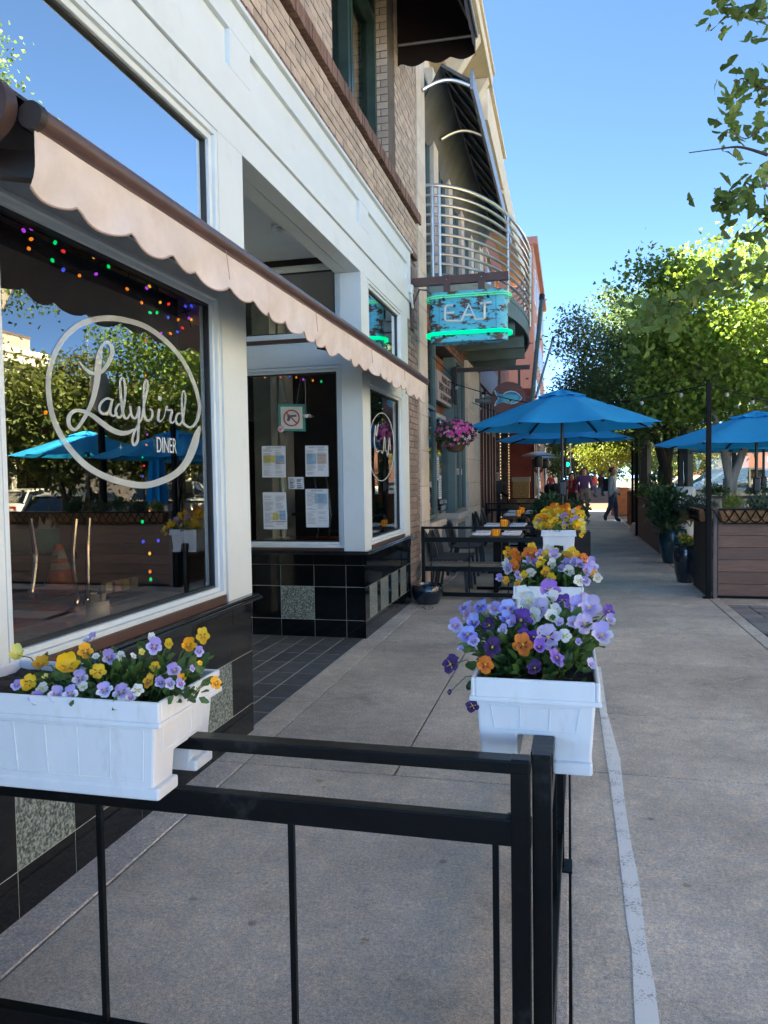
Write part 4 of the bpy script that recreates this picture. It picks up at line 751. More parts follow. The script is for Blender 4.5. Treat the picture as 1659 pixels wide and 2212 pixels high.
for k in range(5): a = k*1.3; B().bar((c.x+.02*math.cos(a), c.y+.02*math.sin(a), .92), (c.x+.035*math.cos(a), c.y+.035*math.sin(a), 1.02), .03, .006).build('packet', M('packet_grey', (.5,.5,.5), .4), K)
bx = thing('condiment_caddy', 'dark caddy of sugar packets on the counter behind the near window', 'caddy', ip(960, 880, -2.5)); p0, p1 = ip(740,970,-2.42), ip(1100,890,-2.42)
B().box(-2.55, -2.42, p0.y, p1.y, .862, .91).build('tray', M('dark_tray', (.03,.028,.026), .6), bx)
for k, cc in enumerate(((.6,.55,.5),(.55,.3,.35),(.55,.45,.2),(.6,.5,.45))): B().box(-2.50+.01*k, -2.47+.01*k, p0.y+.05+k*.07, p0.y+.11+k*.07, .89, .97).build('packet', M('sachet%d' % k, cc, .7), bx)
tb = thing('teal_tub', 'teal tub of folded white napkins placed behind the near window', 'tub', (-3.0, 3.6, .8)); q0, q1, q2 = ip(250,370,-3.1), ip(690,355,-3.1), ip(260,530,-3.1)  # tub set inside where the pane holds a doubled teal shape
B().prism([(-3.1, q0.y, q0.z), (-3.1, q1.y, q0.z), (-3.1, q1.y-.03, q2.z), (-3.1, q0.y+.03, q2.z)], (-.22, 0, 0)).build('tub', M('teal_plastic', (.05,.30,.32), .4), tb)
b = B()
for k in range(16): y = q0.y+.04+(q1.y-q0.y-.08)*random.random(); x = -3.12-.18*random.random(); h = random.uniform(.05,.11); b.add([(x-.02,y-.03,q0.z-.02),(x+.02,y+.03,q0.z-.02),(x,y+random.uniform(-.03,.03),q0.z+h),(x,y,q0.z+h*.4)], [(0,1,2),(0,3,2),(1,3,2)])
b.build('napkins', M('napkin_white', (.6,.6,.6), .9), tb)
tz = thing('tub_table', 'small dark table carrying the teal tub inside the diner', 'table', (-3.2, 3.6, 0)); B().box(-3.5, -2.98, q0.y-.05, q1.y+.05, q2.z-.04, q2.z-.003).build('table_top', m_dark, tz)
for xx in (-3.45, -3.03):
    for yy in (q0.y, q1.y): B().bar((xx, yy, .02), (xx, yy, q2.z-.04), .03).build('leg', m_gask, tz)
cb = ip(405,745,-3.0); ct = ip(398,462,-3.0); cn = thing('traffic_cone', 'orange traffic cone with white bands placed behind the near window for its mirror image', 'cone', (cb.x, cb.y, cb.z-.0)); hh = ct.z-cb.z  # stands inside the glass in place of a cone's reflection from the street
for f0_, f1_, mm_ in ((0,.42,'o'),(.42,.58,'w'),(.58,.68,'o'),(.68,.88,'w'),(.88,1,'o')):
    r0, r1 = .095*(1-f0_*.78), .095*(1-f1_*.78); B().lathe([(r0, hh*f0_), (r1, hh*f1_)], cb, 20).build('band' if mm_ == 'w' else 'cone_body', M('cone_white', (.6,.6,.58), .5) if mm_ == 'w' else M('cone_orange', (.75,.12,.02), .45), cn, smooth=True)
B().box(cb.x-.13, cb.x+.13, cb.y-.13, cb.y+.13, cb.z-.03, cb.z).build('foot', MATS['cone_orange'], cn, bevel=.01)
st = thing('cone_stand', 'dark low cabinet under the traffic cone inside the diner', 'cabinet', (cb.x, cb.y, 0)); B().box(cb.x-.3, cb.x+.16, cb.y-.3, cb.y+.3, .02, cb.z-.031).build('cabinet', m_dark, st)
pa, pb_ = at(316, 900, X=-3.25), at(373, 900, X=-3.25); ipost = dn(B().box(-3.5, -3.25, pa.y, (pa.y+pb_.y)/2-.01, .02, 3.58).box(-3.48, -3.27, (pa.y+pb_.y)/2+.01, pb_.y, .02, 3.58), 'interior_post', M('pale_green_post', (.36,.42,.39), .6))
fd = thing('wall_sign', 'dark wooden sign with letters seen reversed from behind in the near window', 'sign', ip(1140, 610, -2.6)); a0, a1 = ip(1010,535,-2.6), ip(1270,690,-2.6)
B().box(-2.63, -2.60, a0.y, a1.y, a1.z, a0.z).build('board', M('dark_wood_sign', (.09,.07,.06), .6, var=.3), fd, bevel=.01); text_mesh('lettering', 'FRESH DAILY', .075, M('faded_letter', (.17,.16,.15), .8), (-2.598, (a0.y+a1.y)/2, (a0.z+a1.z)/2), (0,-1,0), (0,0,1), fd, .0005, sx=.8)
fs = thing('sign_stand', 'dark counter supporting the reversed wooden sign inside the diner', 'counter', (-2.8, a0.y, 0)); B().box(-3.0, -2.58, a0.y-.05, a1.y+.05, .865, a1.z-.004).build('counter', m_dark, fs)
C3 = thing('upturned_chair', 'chrome diner chair with red seat upside down behind the menus', 'chair', (-2.6, 7.5, .8))
B().box(-2.95, -2.15, 7.25, 7.65, .83, .92).build('seat', m_rseat, C3, bevel=.03)
for x, y in ((-2.85,7.3),(-2.5,7.3),(-2.42,7.45),(-2.2,7.35)): B().tube([(x, y, .92), (x+.03, y, 1.15), (x-.02, y+.02, 1.55)], .0125, 8).build('leg', m_chrome, C3, smooth=True)
# ================================================================ EAT SIGN
m_eat = paint_rough('distressed_blue', (.10,.45,.64), (.075,.035,.025), 7.5, .525, .55, .5, (.75,1,1.9)); m_bmetal = M('brown_sign_steel', (.085,.045,.04), .4, var=.1)
E_ = thing('eat_sign', 'distressed turquoise metal EAT sign with green neon bands projecting from the brick pier', 'sign', (-1.16, 9.2, 3.45))
x0, x1, yc, th, z0, z1 = -1.63, -.69, 9.2, .13, 3.15, 3.745
def stad(xa, xb, r, n=9, y=yc):
    p = []
    for k in range(n+1): t = -math.pi/2+math.pi*k/n; p.append((xb-r+r*math.cos(t)*1.0, y+r*math.sin(t)))
    for k in range(n+1): t = math.pi/2+math.pi*k/n; p.append((xa+r+r*math.cos(t), y+r*math.sin(t)))
    return p
B().prism([(x, y, z0) for x, y in stad(x0, x1, th)], (0, 0, z1-z0)).build('body', m_eat, E_, smooth=True)
b = B(); [b.box(x-.002, x+.002, yc-th-.002, yc-th+.01, z0, z1) for x in (x0+th, x1-th)]; b.build('panel_seam', m_gask, E_)
for z, mm_, rr in ((z0+.085, M('neon_green_lit', (.02,.95,.42), .3, emit=.062), .0105), (z1-.075, M('neon_green_pale', (.15,.75,.40), .3, emit=.022), .008)):
    for dz in (0, .024):
        q = stad(x0-.045, x1+.045, th+.045, 12); B().tube([(x, y, z+dz) for x, y in q+[q[0]]], rr, 7).build('neon_band', mm_, E_, smooth=True)
    for x in (x0+.19, x1-.22): B().tube([(x, yc-th, z-.02), (x, yc-th-.05, z)], .016, 8).build('electrode', m_gask, E_)
def ep(x, y, o): return at(*zpx((1300,750), 3.016, x, y), Y=yc-th-o)
ltr = [[(535,738),(470,736),(450,755),(447,870),(462,888),(605,888)], [(448,812),(540,806)], [(605,888),(683,725),(748,872),(835,866)], [(622,832),(730,828)], [(775,720),(905,704)], [(838,712),(835,866)]]
mback = M('letter_backing', (.50,.62,.64), .5); mtube = M('white_glass_tube', (.78,.78,.76), .2)
for s in ltr:
    b = B(); ribbon(b, [(x, y, 26) for x, y in s], lambda x, y: ep(x, y, .004), 1); b.build('letter_back', mback, E_)
    B().tube([ep(x, y, .03) for x, y in s], .0065, 7).build('letter_tube', mtube, E_, smooth=True)
for x, y in ((540,740),(778,720)): B().tube([ep(x, y, 0), ep(x, y, .05)], .017, 8).build('electrode', m_gask, E_)
B().box(XF+.025, x1+.01, yc-.03, yc+.03, 3.865, 3.965).build('beam', m_bmetal, E_, bevel=.004); B().box(XF+.001, XF+.025, yc-.07, yc+.07, 3.35, 4.10).build('wall_plate', m_bmetal, E_, bevel=.003)
for x in (-1.42, -1.0):
    s_ = B().box(x-.04, x+.04, yc-.038, yc+.038, z1-.002, 3.975).build('strap', m_bmetal, E_); B().ball((x, yc-.042, 3.92), .009, 8).build('bolt', m_chrome, s_)
B().tube([(XF+.03, 9.12, 3.60), (-1.75, 9.13, 3.81), (-1.66, 9.14, 3.80), (-1.60, 9.16, 3.75)], .012, 7).build('conduit', m_bmetal, E_)
# ================================================================ STONE AND STEEL BUILDING (past the diner)
m_stone = M('pale_limestone', (.58,.52,.44), .85, var=.1, scale=5, bump=.15, bscale=60, rnd=.07, dirt=(.28,.24,.2), dscale=1.6, dlo=.55, dhi=.9); m_sj = M('stone_joint', (.20,.18,.16), .9)
S = thing('stone_building', 'pale stone and green steel building with a curved balcony past the diner', 'building', (-2.2, 13, 0))
def sb_(b, n, mat, **k): return b.build(n, mat, S, **k)
def stone_pier(y0, y1, X, z0, z1, h=.47, d=.5, split=False):
    c = sb_(B().box(X-d, X-.012, y0+.008, y1-.008, z0, z1), 'pier_core', m_sj); z = z0; r = 0
    while z < z1-.05:
        t = min(z+h, z1); cuts = [y0, y1] if not split or r % 2 else [y0, (y0+y1)/2, y1]
        for a, b_ in zip(cuts, cuts[1:]): B().box(X-d+.01, X+random.uniform(-.002,.002), a+.002, b_-.002, z+.003, t-.003).build('stone_block', m_stone, c, bevel=.004)
        z = t; r += 1
stone_pier(9.63, 10.20, XF+.02, 0, 8.2); stone_pier(14.4, 16.35, XF+.02, 0, 3.75, split=True); stone_pier(16.9, 17.6, XF, 4.4, 8.2)
ms_g = glass('office_glass', 1.9, boost=1.2, add=.04, tint=(.6,.66,.66))
def steel_window(y0, y1, z0, z1, X, bars=(), t=.06, par=None, name='steel_window'):
    w_ = B().box(X-.06, X+.02, y0, y0+t, z0, z1).box(X-.06, X+.02, y1-t, y1, z0, z1).box(X-.06, X+.02, y0+t, y1-t, z0, z0+t).box(X-.06, X+.02, y0+t, y1-t, z1-t, z1)
    for kind, v in bars:
        if kind == 'z': w_.box(X-.055, X+.018, y0+t, y1-t, v-.025, v+.025)
        else: w_.box(X-.055, X+.019, v-.02, v+.02, z0+t, z1-t)
    o = w_.build(name, m_teal, par or S); B().add([(X-.02, y0+t, z0+t), (X-.02, y1-t, z0+t), (X-.02, y1-t, z1-t), (X-.02, y0+t, z1-t)], [(0,1,2,3)]).build('pane', ms_g, o); return o
# pedestal + narrow office window next to the pier
sb_(B().box(-2.5, XF-.02, 10.20, 11.45, 0, .80), 'pedestal', m_stone, bevel=.005); sb_(B().box(-2.5, XF+.05, 10.202, 11.50, .802, .90), 'sill', m_stone, bevel=.008); sb_(B().box(-2.5, XF+.03, 10.205, 11.48, .0, .09), 'plinth', m_stone, bevel=.01)
def louvre(par, y0, y1, z0, z1, X):
    o = B().box(X, X+.012, y0, y1, z0, z1).build('vent', m_sj, par); k = z0+.02
    while k < z1-.01: B().box(X+.012, X+.022, y0+.015, y1-.015, k, k+.012).build('slat', M('vent_grey', (.30,.30,.29), .6), o); k += .028
louvre(S, 10.45, 11.0, .25, .72, XF-.018)
w1 = steel_window(10.25, 11.3, .92, 3.95, XF-.08, [('z', 2.55)]); 
for i, t in enumerate(('PROFESSIONAL', 'OFFICES', 'UPSTAIRS')): text_mesh('lettering', t, .13, M('white_letter', (.6,.62,.6), .6), (XF-.097, 10.72, 1.42-.16*i), (0,1,0), (0,0,1), w1, .0005, sx=.75)
# doorway recess with wood panel and sign board
sb_(B().box(-3.3, -3.2, 11.3, 13.1, 0, 3.6), 'entry_wall', m_dark); sb_(B().box(-3.2, -2.0, 11.34, 11.44, .905, 3.6), 'entry_side', m_teal)
wood = M('orange_wood_panel', (.22,.085,.035), .6, var=.5, scale=3, stretch=(8,14,1)); wp = sb_(B().box(-2.2, -2.12, 11.46, 14.25, 2.58, 3.55), 'wood_panel', m_gask)
yy = 11.47
while yy < 14.2: B().box(-2.12, -2.10+random.uniform(0,.006), yy, yy+.085, 2.59, 3.54).build('plank', wood, wp); yy += .09
sb_(B().box(-2.14, -2.06, 11.46, 14.2, 2.50, 2.575), 'lintel', M('light_trim', (.45,.44,.42), .5))
SB = thing('restaurant_sign', 'grey square sign board lettered in three lines on the wood panel over the doorway', 'sign', (-1.98, 12.4, 2.97))
B().box(-2.05, -1.96, 11.62, 13.25, 2.73, 3.20).build('board', M('sign_grey', (.33,.30,.29), .6), SB, bevel=.005); msl = M('sign_letter_dark', (.05,.045,.045), .6)
for t, z, s in (('MASS ST', 3.10, .15), ('FISH HOUSE', 2.965, .17), ('& RAW BAR', 2.82, .14)): text_mesh('lettering', t, s, msl, (-1.957, 12.43, z), (0,1,0), (0,0,1), SB, .004, sx=1.45)
b = B(); [b.bar((-2.10, y, z), (-2.05, y, z), .04) for y in (11.8,13.1) for z in (2.8,3.1)]; b.build('mount', m_gask, SB)
for i, (y, z) in enumerate(((11.75,1.66),(11.95,1.36))):
    o = B().box(-2.02, -2.015, y, y+.26, z-.18, z+.2).build('paper_notice', m_paper); o['label'] = ('upper' if i == 0 else 'lower')+' white paper notice taped beside the dark restaurant doorway'; o['category'] = 'notice'
    b = B(); [b.box(-2.0145, -2.0135, y+.03, y+.22, z-.14+.03*k, z-.13+.03*k) for k in range(10)]; b.build('print_lines', m_ink, o)
hd = sb_(B().add([(-2.03, 11.47, .95), (-2.03, 13.0, .95), (-2.03, 13.0, 2.5), (-2.03, 11.47, 2.5)], [(0,1,2,3)]), 'door_glass', ms_g)
for t, z in (('FRIDAY 11 - 9pm', 1.12), ('& SUNDAY', 1.02), ('11 - 8pm', .985-.04)): text_mesh('lettering', t, .10, MATS['white_letter'], (-2.022, 12.45, z), (0,1,0), (0,0,1), hd, .0005)
# window bay with grille base
sb_(B().box(-2.7, XF-.03, 13.05, 14.38, .0, .80), 'bay_base', m_stone, bevel=.005); sb_(B().box(-2.7, XF+.05, 13.0, 14.39, .802, .90), 'sill', m_stone, bevel=.008)
b = B(); 
for i in range(12):
    for j in range(11): b.lathe([(.016,0),(.011,.001),(.001,.001)], (0,0,0), 6); 
gr = B().box(-2.62, -2.28, 13.03, 13.045, .18, .74).build('grille', M('perforated_grey', (.25,.26,.26), .5), S); hm = shared(B().add([(.0115*math.cos(6.283*k/6), 0, .0115*math.sin(6.283*k/6)) for k in range(6)], [tuple(range(6))]), 'hole', m_gask)
for i in range(11):
    for j in range(17): inst('hole', hm, gr, (-2.60+i*.03, 13.028, .205+j*.031+(.0155 if i % 2 else 0)))
louvre(S, 13.25, 14.1, .25, .70, XF-.028)
sb_(B().box(-2.7, -2.45, 13.04, 13.12, .905, 2.5).box(-2.10, XF-.04, 13.04, 13.12, .905, 3.6).box(-2.45, -2.10, 13.04, 13.12, .905, 1.05).box(-2.45, -2.1, 13.04, 13.12, 2.35, 2.5), 'bay_frame', m_teal)
sb_(B().box(-2.45, -2.10, 13.07, 13.09, 1.05, 2.35), 'bay_panel', m_teal)
w2 = steel_window(13.12, 14.38, .905, 3.6, XF-.05, [('z', 2.35), ('y', 13.75)]); text_mesh('lettering', 'OYSTER BAR', .16, MATS['white_letter'], (XF-.068, 13.75, 1.62), (0,1,0), (0,0,1), w2, .0005, sx=.9)
sb_(B().box(-2.9, XF-.25, 13.2, 14.3, .91, 3.6), 'dim_room_block', m_dark)  # solid block behind the pane; the room's dimness is put into its colour
# brick band over the shopfront, upper wall, tall upper windows
bwall = sb_(B().box(-2.4, XF-.06, 10.2, 18.0, 3.62, 4.2), 'brick_band', m_mort); bricks(bwall, XF-.04, m_brickd, 10.22, 18, 3.62, 4.18, lim=120)
sb_(B().box(-2.4, XF-.20, 10.2, 18.0, 4.2, 8.2), 'upper_wall', m_stone)
for y0 in (10.3, 11.75, 13.3, 14.8, 16.2): steel_window(y0, y0+.95 if y0 < 16 else y0+.6, 4.35, 7.3, XF-.12, [('y', y0+.47), ('z', 6.5)], name='upper_window')
for y0 in (11.30, 12.78, 14.3, 15.8): sb_(B().box(-2.3, XF-.05, y0, y0+.40, 4.3, 7.6), 'stone_mullion', m_stone, bevel=.004)
# balcony: deck, fascia band, beams, curved rails
EC, EA, EB = (-1.89, 13.7), 1.25, 3.5
def el(t, a=EA, b_=EB): return (EC[0]+a*math.sin(t), EC[1]-b_*math.cos(t))
NT = 48; TT = [math.pi*k/NT for k in range(NT+1)]
m_steelr = M('brushed_rail_steel', (.62,.60,.58), .28, .95, var=.06)
for i in range(9):
    z = 4.42+i*.13; B().tube([(*el(t), z) for t in TT], .021 if i < 8 else .028, 8).build('balcony_rail', m_steelr, S, smooth=True)
for t in (.10, .17, .95, 1.55, 2.15, 2.9): x, y = el(t); sb_(B().tube([(x, y, 4.15), (x, y, 5.46)], .022, 8), 'balcony_post', m_steelr, smooth=True)
deck = [(*el(t, EA-.02, EB-.02), 4.22) for t in TT]; sb_(B().prism(deck, (0,0,.06)), 'balcony_deck', m_teal)
b = B()
for t0, t1 in zip(TT, TT[1:]):
    a, c = el(t0, EA-.03, EB-.03), el(t1, EA-.03, EB-.03); d, e = el(t0, EA-.06, EB-.06), el(t1, EA-.06, EB-.06)
    b.add([(*a,3.98),(*c,3.98),(*c,4.30),(*a,4.30),(*d,3.98),(*e,3.98),(*e,4.30),(*d,4.30)], [(0,1,2,3),(5,4,7,6),(0,4,5,1),(3,2,6,7)])
sb_(b, 'balcony_fascia', m_teal)
for y in (10.7, 11.5, 12.4, 13.55, 14.8, 16.1):
    u = (y-EC[1])/EB; xe = EC[0]+(EA-.1)*math.sqrt(max(0, 1-u*u)); bm_ = B().box(XF-.05, xe, y-.06, y+.06, 3.98-.0, 3.995).box(XF-.05, xe, y-.006, y+.006, 3.80, 3.98).box(XF-.05, xe, y-.06, y+.06, 3.785, 3.80); sb_(bm_, 'balcony_beam', m_teal)
# quarter-barrel canopy over the balcony
b = B(); nA = 10; cy0, cy1 = 10.25, 17.2; sec = [(-2.0, 6.42), (-1.62, 7.06), (-1.23, 6.80)]
m_cano = M('dark_canopy_metal', (.016,.018,.018), .6, var=.2)
for (xa, za), (xb, zb) in zip(sec, sec[1:]): b.add([(xa,cy0,za),(xb,cy0,zb),(xb,cy1,zb),(xa,cy1,za)], [(0,1,2,3)])
sb_(b, 'canopy', m_cano); sb_(B().add([(-1.995,cy0,6.40),(-1.62,cy0,7.035),(-1.62,cy1,7.035),(-1.995,cy1,6.40)], [(0,1,2,3)]), 'canopy_lit_side', M('canopy_lit_grey', (.10,.10,.098), .7, var=.25, scale=3)); sb_(B().bar((-1.62,cy0,7.03),(-1.62,cy1,7.03),.03), 'canopy_ridge', M('canopy_rib_grey', (.11,.11,.105), .5))  # sheet under the wall side; light reaching it is put into its lighter grey
for k in range(12): y = cy0+.02+k*.62; sb_(B().bar((-1.60, max(cy0, y-.95), 7.02), (-1.25, y, 6.785), .03, .04), 'canopy_rib', MATS['canopy_rib_grey'])
sb_(B().box(sec[-1][0]-.01, sec[-1][0]+.03, cy0-.03, cy1, 6.66, 6.90), 'canopy_edge', M('canopy_edge_zinc', (.36,.37,.38), .4, .6, var=.2, scale=30, stretch=(1,.1,6)))
for y in (10.0, 11.5): sb_(B().tube([(XF+.03+.60*t, y+.18*t, 6.62+.10*math.sin(math.pi*t)+.06*t) for t in [k/10 for k in range(11)]], .026, 8), 'canopy_arm', m_steelr, smooth=True)
# cream cornice with brackets, roof mass
m_cream = M('cream_stucco', (.58,.49,.36), .85, var=.08, dirt=(.38,.29,.2), dscale=2, dlo=.55, dhi=.9)
sb_(B().box(-2.4, XF+.62, 9.75, 13.6, 8.32, 8.55).box(-2.4, XF+.66, 9.7, 13.65, 8.55, 8.62), 'cornice', m_cream, bevel=.01); sb_(B().box(-2.4, XF+.05, 9.75, 18, 7.95, 8.32), 'parapet', m_cream)
for y in (10.6, 11.9, 13.2): sb_(B().prism([(XF+.05, y, 8.31), (XF+.58, y, 8.31), (XF+.52, y, 8.22), (XF+.2, y, 7.75), (XF+.05, y, 7.62)], (0, .22, 0)), 'cornice_bracket', m_cream)
sb_(B().box(-2.4, -1.42, 14.4, 17.98, 8.16, 8.85), 'cornice_return', m_cream, bevel=.01); sb_(B().box(-2.4, -1.36, 14.35, 17.98, 8.86, 8.95), 'cornice_cap', m_cream)
sb_(B().box(-14, -2.41, 9.73, 18.0, 8.0, 8.4).box(-14, -13.8, 9.73, 18, 0, 8.0).box(-13.8, -2.41, 17.8, 18, 0, 8.0).box(-3.9, -3.6, 9.73, 17.8, 3.7, 8.0), 'shell', m_dark)
# fish sign on its bracket
FS = thing('fish_sign', 'round dark wood sign with a blue fish hanging over the tables', 'sign', (-.98, 13.0, 2.83)); fc = Vector((-.98, 13.0, 2.83)); R_ = .30
B().prism([fc+Vector((R_*math.cos(6.283*k/40), 0, R_*math.sin(6.283*k/40))) for k in range(40)], (0,.06,0)).build('disc', M('sign_brown_wood', (.10,.035,.025), .5, var=.35, scale=3, stretch=(1,1,9)), FS, smooth=True)
def fp(x, y, o): return at(*zpx((1370,1150), 4.74, x, y), Y=13.0-o)
def shape(nm, pts, o, col):
    B().prism([fp(x, y, o) for x, y in pts], (0,-.006,0)).build(nm, M('fish_'+nm, col, .4), FS)
fish = [(1128,570),(1150,575),(1195,625),(1265,640),(1300,600),(1380,578),(1460,590),(1520,630),(1565,690),(1520,745),(1440,780),(1350,778),(1285,755),(1240,755),(1190,780),(1145,818),(1130,805),(1160,740),(1195,700),(1155,640)]
shape('outline', fish, .002, (.42,.52,.52)); shape('body', [(1340-(1340-x)*.92+6, 685-(685-y)*.86) for x, y in fish], .010, (.03,.19,.36)); shape('belly', [(1230,700),(1300,640),(1400,640),(1500,655),(1505,700),(1470,745),(1360,750),(1280,740)], .018, (.07,.34,.42)); shape('back', [(1300,630),(1380,595),(1460,605),(1525,650),(1480,640),(1380,625)], .018, (.02,.12,.28))
B().box(XF-.02, -.62, 13.0, 13.06, 3.33, 3.40).box(-1.15, -1.11, 13.01, 13.05, 3.05, 3.33).box(-.82, -.78, 13.01, 13.05, 3.05, 3.33).build('bracket', M('bracket_dark', (.035,.025,.025), .5), FS); B().box(XF-.04, XF+.02, 12.95, 13.12, 2.8, 3.42).build('wall_plate', m_gask, FS)
# ================================================================ FURTHER BUILDINGS ON THE LEFT
def block(name, label, y0, y1, X, h, mat, cornice=None):
    T = thing(name, label, 'building', (X-1, (y0+y1)/2, 0)); B().box(-14, X, y0+.01, y1-.01, 0, h).build('wall', mat, T)
    if cornice: B().box(X-.5, X+.35, y0+.02, y1-.02, h-.05, h+.35).build('cornice', cornice, T, bevel=.02)
    return T
m_rwood = M('oxblood_wood', (.10,.028,.018), .5, var=.25, scale=2, stretch=(6,6,1)); m_rbrick = M('old_red_brick', (.22,.085,.055), .85, var=.35, scale=30, bump=.3)
BI = block('brick_bistro', 'brown brick bistro with oxblood wood doors past the stone building', 18.02, 26.9, XF-.55, 8.6, m_mort)
B().box(-2.6, -1.42, 18.03, 26.85, 8.1, 8.8).build('cornice', m_cream, BI, bevel=.01)
for i, (a, b_) in enumerate(((16.38, 16.75), (21.3, 21.9), (24.4, 25.0))):
    c = B().box(-2.4, XF-.03, a, b_, 0, 4.2).build('brick_pier', m_mort, BI); bricks(c, XF-.0, m_rbrick, a, b_, 0, 4.2, lim=45); bricks(c, a-.0, m_rbrick, XF-.5, XF-.0, 0, 4.2, lim=30, face='Y')
    if i:
        fl = B(); [fl.ball((XF+.03, a+.05+.02*(k % 2), .3+k*.09), .012, 6) for k in range(40)]; fl.build('fairy_lights', M('warm_bulb', (1,.75,.4), .4, emit=.25), BI, kind='stuff')
for y0, y1 in ((16.8, 17.9), (18.4, 19.4), (19.9, 20.9)):
    w_ = B().box(-2.3, XF-.06, y0, y0+.16, .02, 3.6).box(-2.3, XF-.06, y1-.16, y1, .02, 3.6).box(-2.3, XF-.06, y0+.16, y1-.16, 2.6, 2.8).box(-2.3, XF-.06, y0+.16, y1-.16, .02, .6).box(-2.3, XF-.06, y0+.16, y1-.16, 3.45, 3.6).build('door_frame', m_rwood, BI)
    B().box(-2.2, -2.18, y0+.16, y1-.16, .6, 3.45).build('pane', ms_g, w_)
B().box(-2.35, XF-.02, 16.78, 21.25, 3.62, 4.3).build('wood_fascia', m_rwood, BI, bevel=.01)
B().box(-2.35, XF-.1, 18.02, 26.85, 4.35, 8.6).build('upper_wall', m_rbrick, BI)
for y0 in (18.9, 21.2, 23.6): w_ = B().box(XF-.1, XF-.06, y0, y0+1.1, 5.1, 7.2).build('upper_window', m_cream, BI); B().box(XF-.06, XF-.05, y0+.1, y0+1.0, 5.2, 7.1).build('pane', ms_g, w_)
RW = block('red_building', 'salmon red stucco building jutting out beyond the bistro', 26.95, 33.4, -1.22, 4.6, M('salmon_stucco', (.42,.10,.065), .85, var=.15, scale=2))
B().box(-1.22, -1.15, 26.9, 27.1, 0, 4.6).build('dark_corner_post', m_gask, RW)
for y in (28.0, 29.4, 30.8, 32.2): w_ = B().box(-1.215, -1.17, y, y+1.0, .7, 2.9).build('window', m_cream, RW); B().box(-1.168, -1.16, y+.1, y+.9, .8, 2.8).build('pane', ms_g, w_)
AW = thing('bistro_awning', 'rust red retractable awning stretched over the far cafe tables', 'awning', (-1.8, 25, 2.9)); mra = M('rust_canvas', (.24,.075,.045), .85, trans=.35)
B().add([(XF, 22.2, 3.25), (-.05, 22.4, 2.62), (-.05, 26.6, 2.62), (XF, 26.6, 3.25)], [(0,1,2,3)]).build('cloth', mra, AW); B().add([(-.05, 22.4, 2.62), (-.03, 22.4, 2.42), (-.03, 26.6, 2.42), (-.05, 26.6, 2.62)], [(0,1,2,3)]).build('valance', mra, AW); B().tube([(-.05, 22.4, 2.62), (-.05, 26.6, 2.62)], .03, 8).build('front_bar', m_gask, AW)
B().bar((XF, 23, 2.9), (-.1, 22.6, 2.6), .04, .06).build('arm', m_gask, AW)
BT = thing('tall_brick_building', 'tall red brick building on the far side of the cross street', 'building', (-8, 52, 0)); m_tb = M('red_brick_far', (.27,.125,.085), .85, var=.3, scale=14, stretch=(1,1,5), bump=.2)
B().box(-16, XF, 44, 62, 0, 14.6).build('wall', m_tb, BT); B().box(-16, XF+.25, 43.8, 62.2, 14.6, 15.0).build('cornice', M('far_cornice', (.25,.12,.09), .8), BT)
for f in range(4):
    for k in range(7): w_ = B().box(XF-.1, XF+.06, 45+k*2.4, 46.1+k*2.4, 2.2+f*3.1, 4.2+f*3.1).build('window', m_stone, BT); B().box(XF+.06, XF+.07, 45.12+k*2.4, 45.98+k*2.4, 2.35+f*3.1, 4.1+f*3.1).build('pane', ms_g, w_)
B().box(-16, XF-.05, 62.3, 110, 0, 9).build('wall', m_cream, thing('cream_far_building', 'cream building far down the street behind the umbrella', 'building', (-8, 85, 0)))
# flagpoles on the stone building
for i, (p, q, r, lb) in enumerate((((-1.9, 15.6, 3.1), at(1170,648,Y=16.4), .05, 'thick green flagpole bracket rising from the end of the balcony'), ((-1.9, 17.0, 3.3), at(1193,737,Y=18.5), .03, 'thin grey flagpole slanting out below the balcony'))):
    F_ = thing('flagpole', lb, 'pole', p); q0_ = Vector((-.72, q.y-.6, 3.0 if i == 0 else 3.35)); B().tube([q0_, q], r*.9, 10).build('pole', m_teal if i == 0 else M('galvanised', (.32,.32,.33), .45, .7), F_, smooth=True); B().tube([Vector(p), q0_], r*.9, 10).build('bracket', m_teal, F_); B().tube([q, q+(q-q0_).normalized()*.12], r*1.15, 10).build('cap', m_gask, F_)
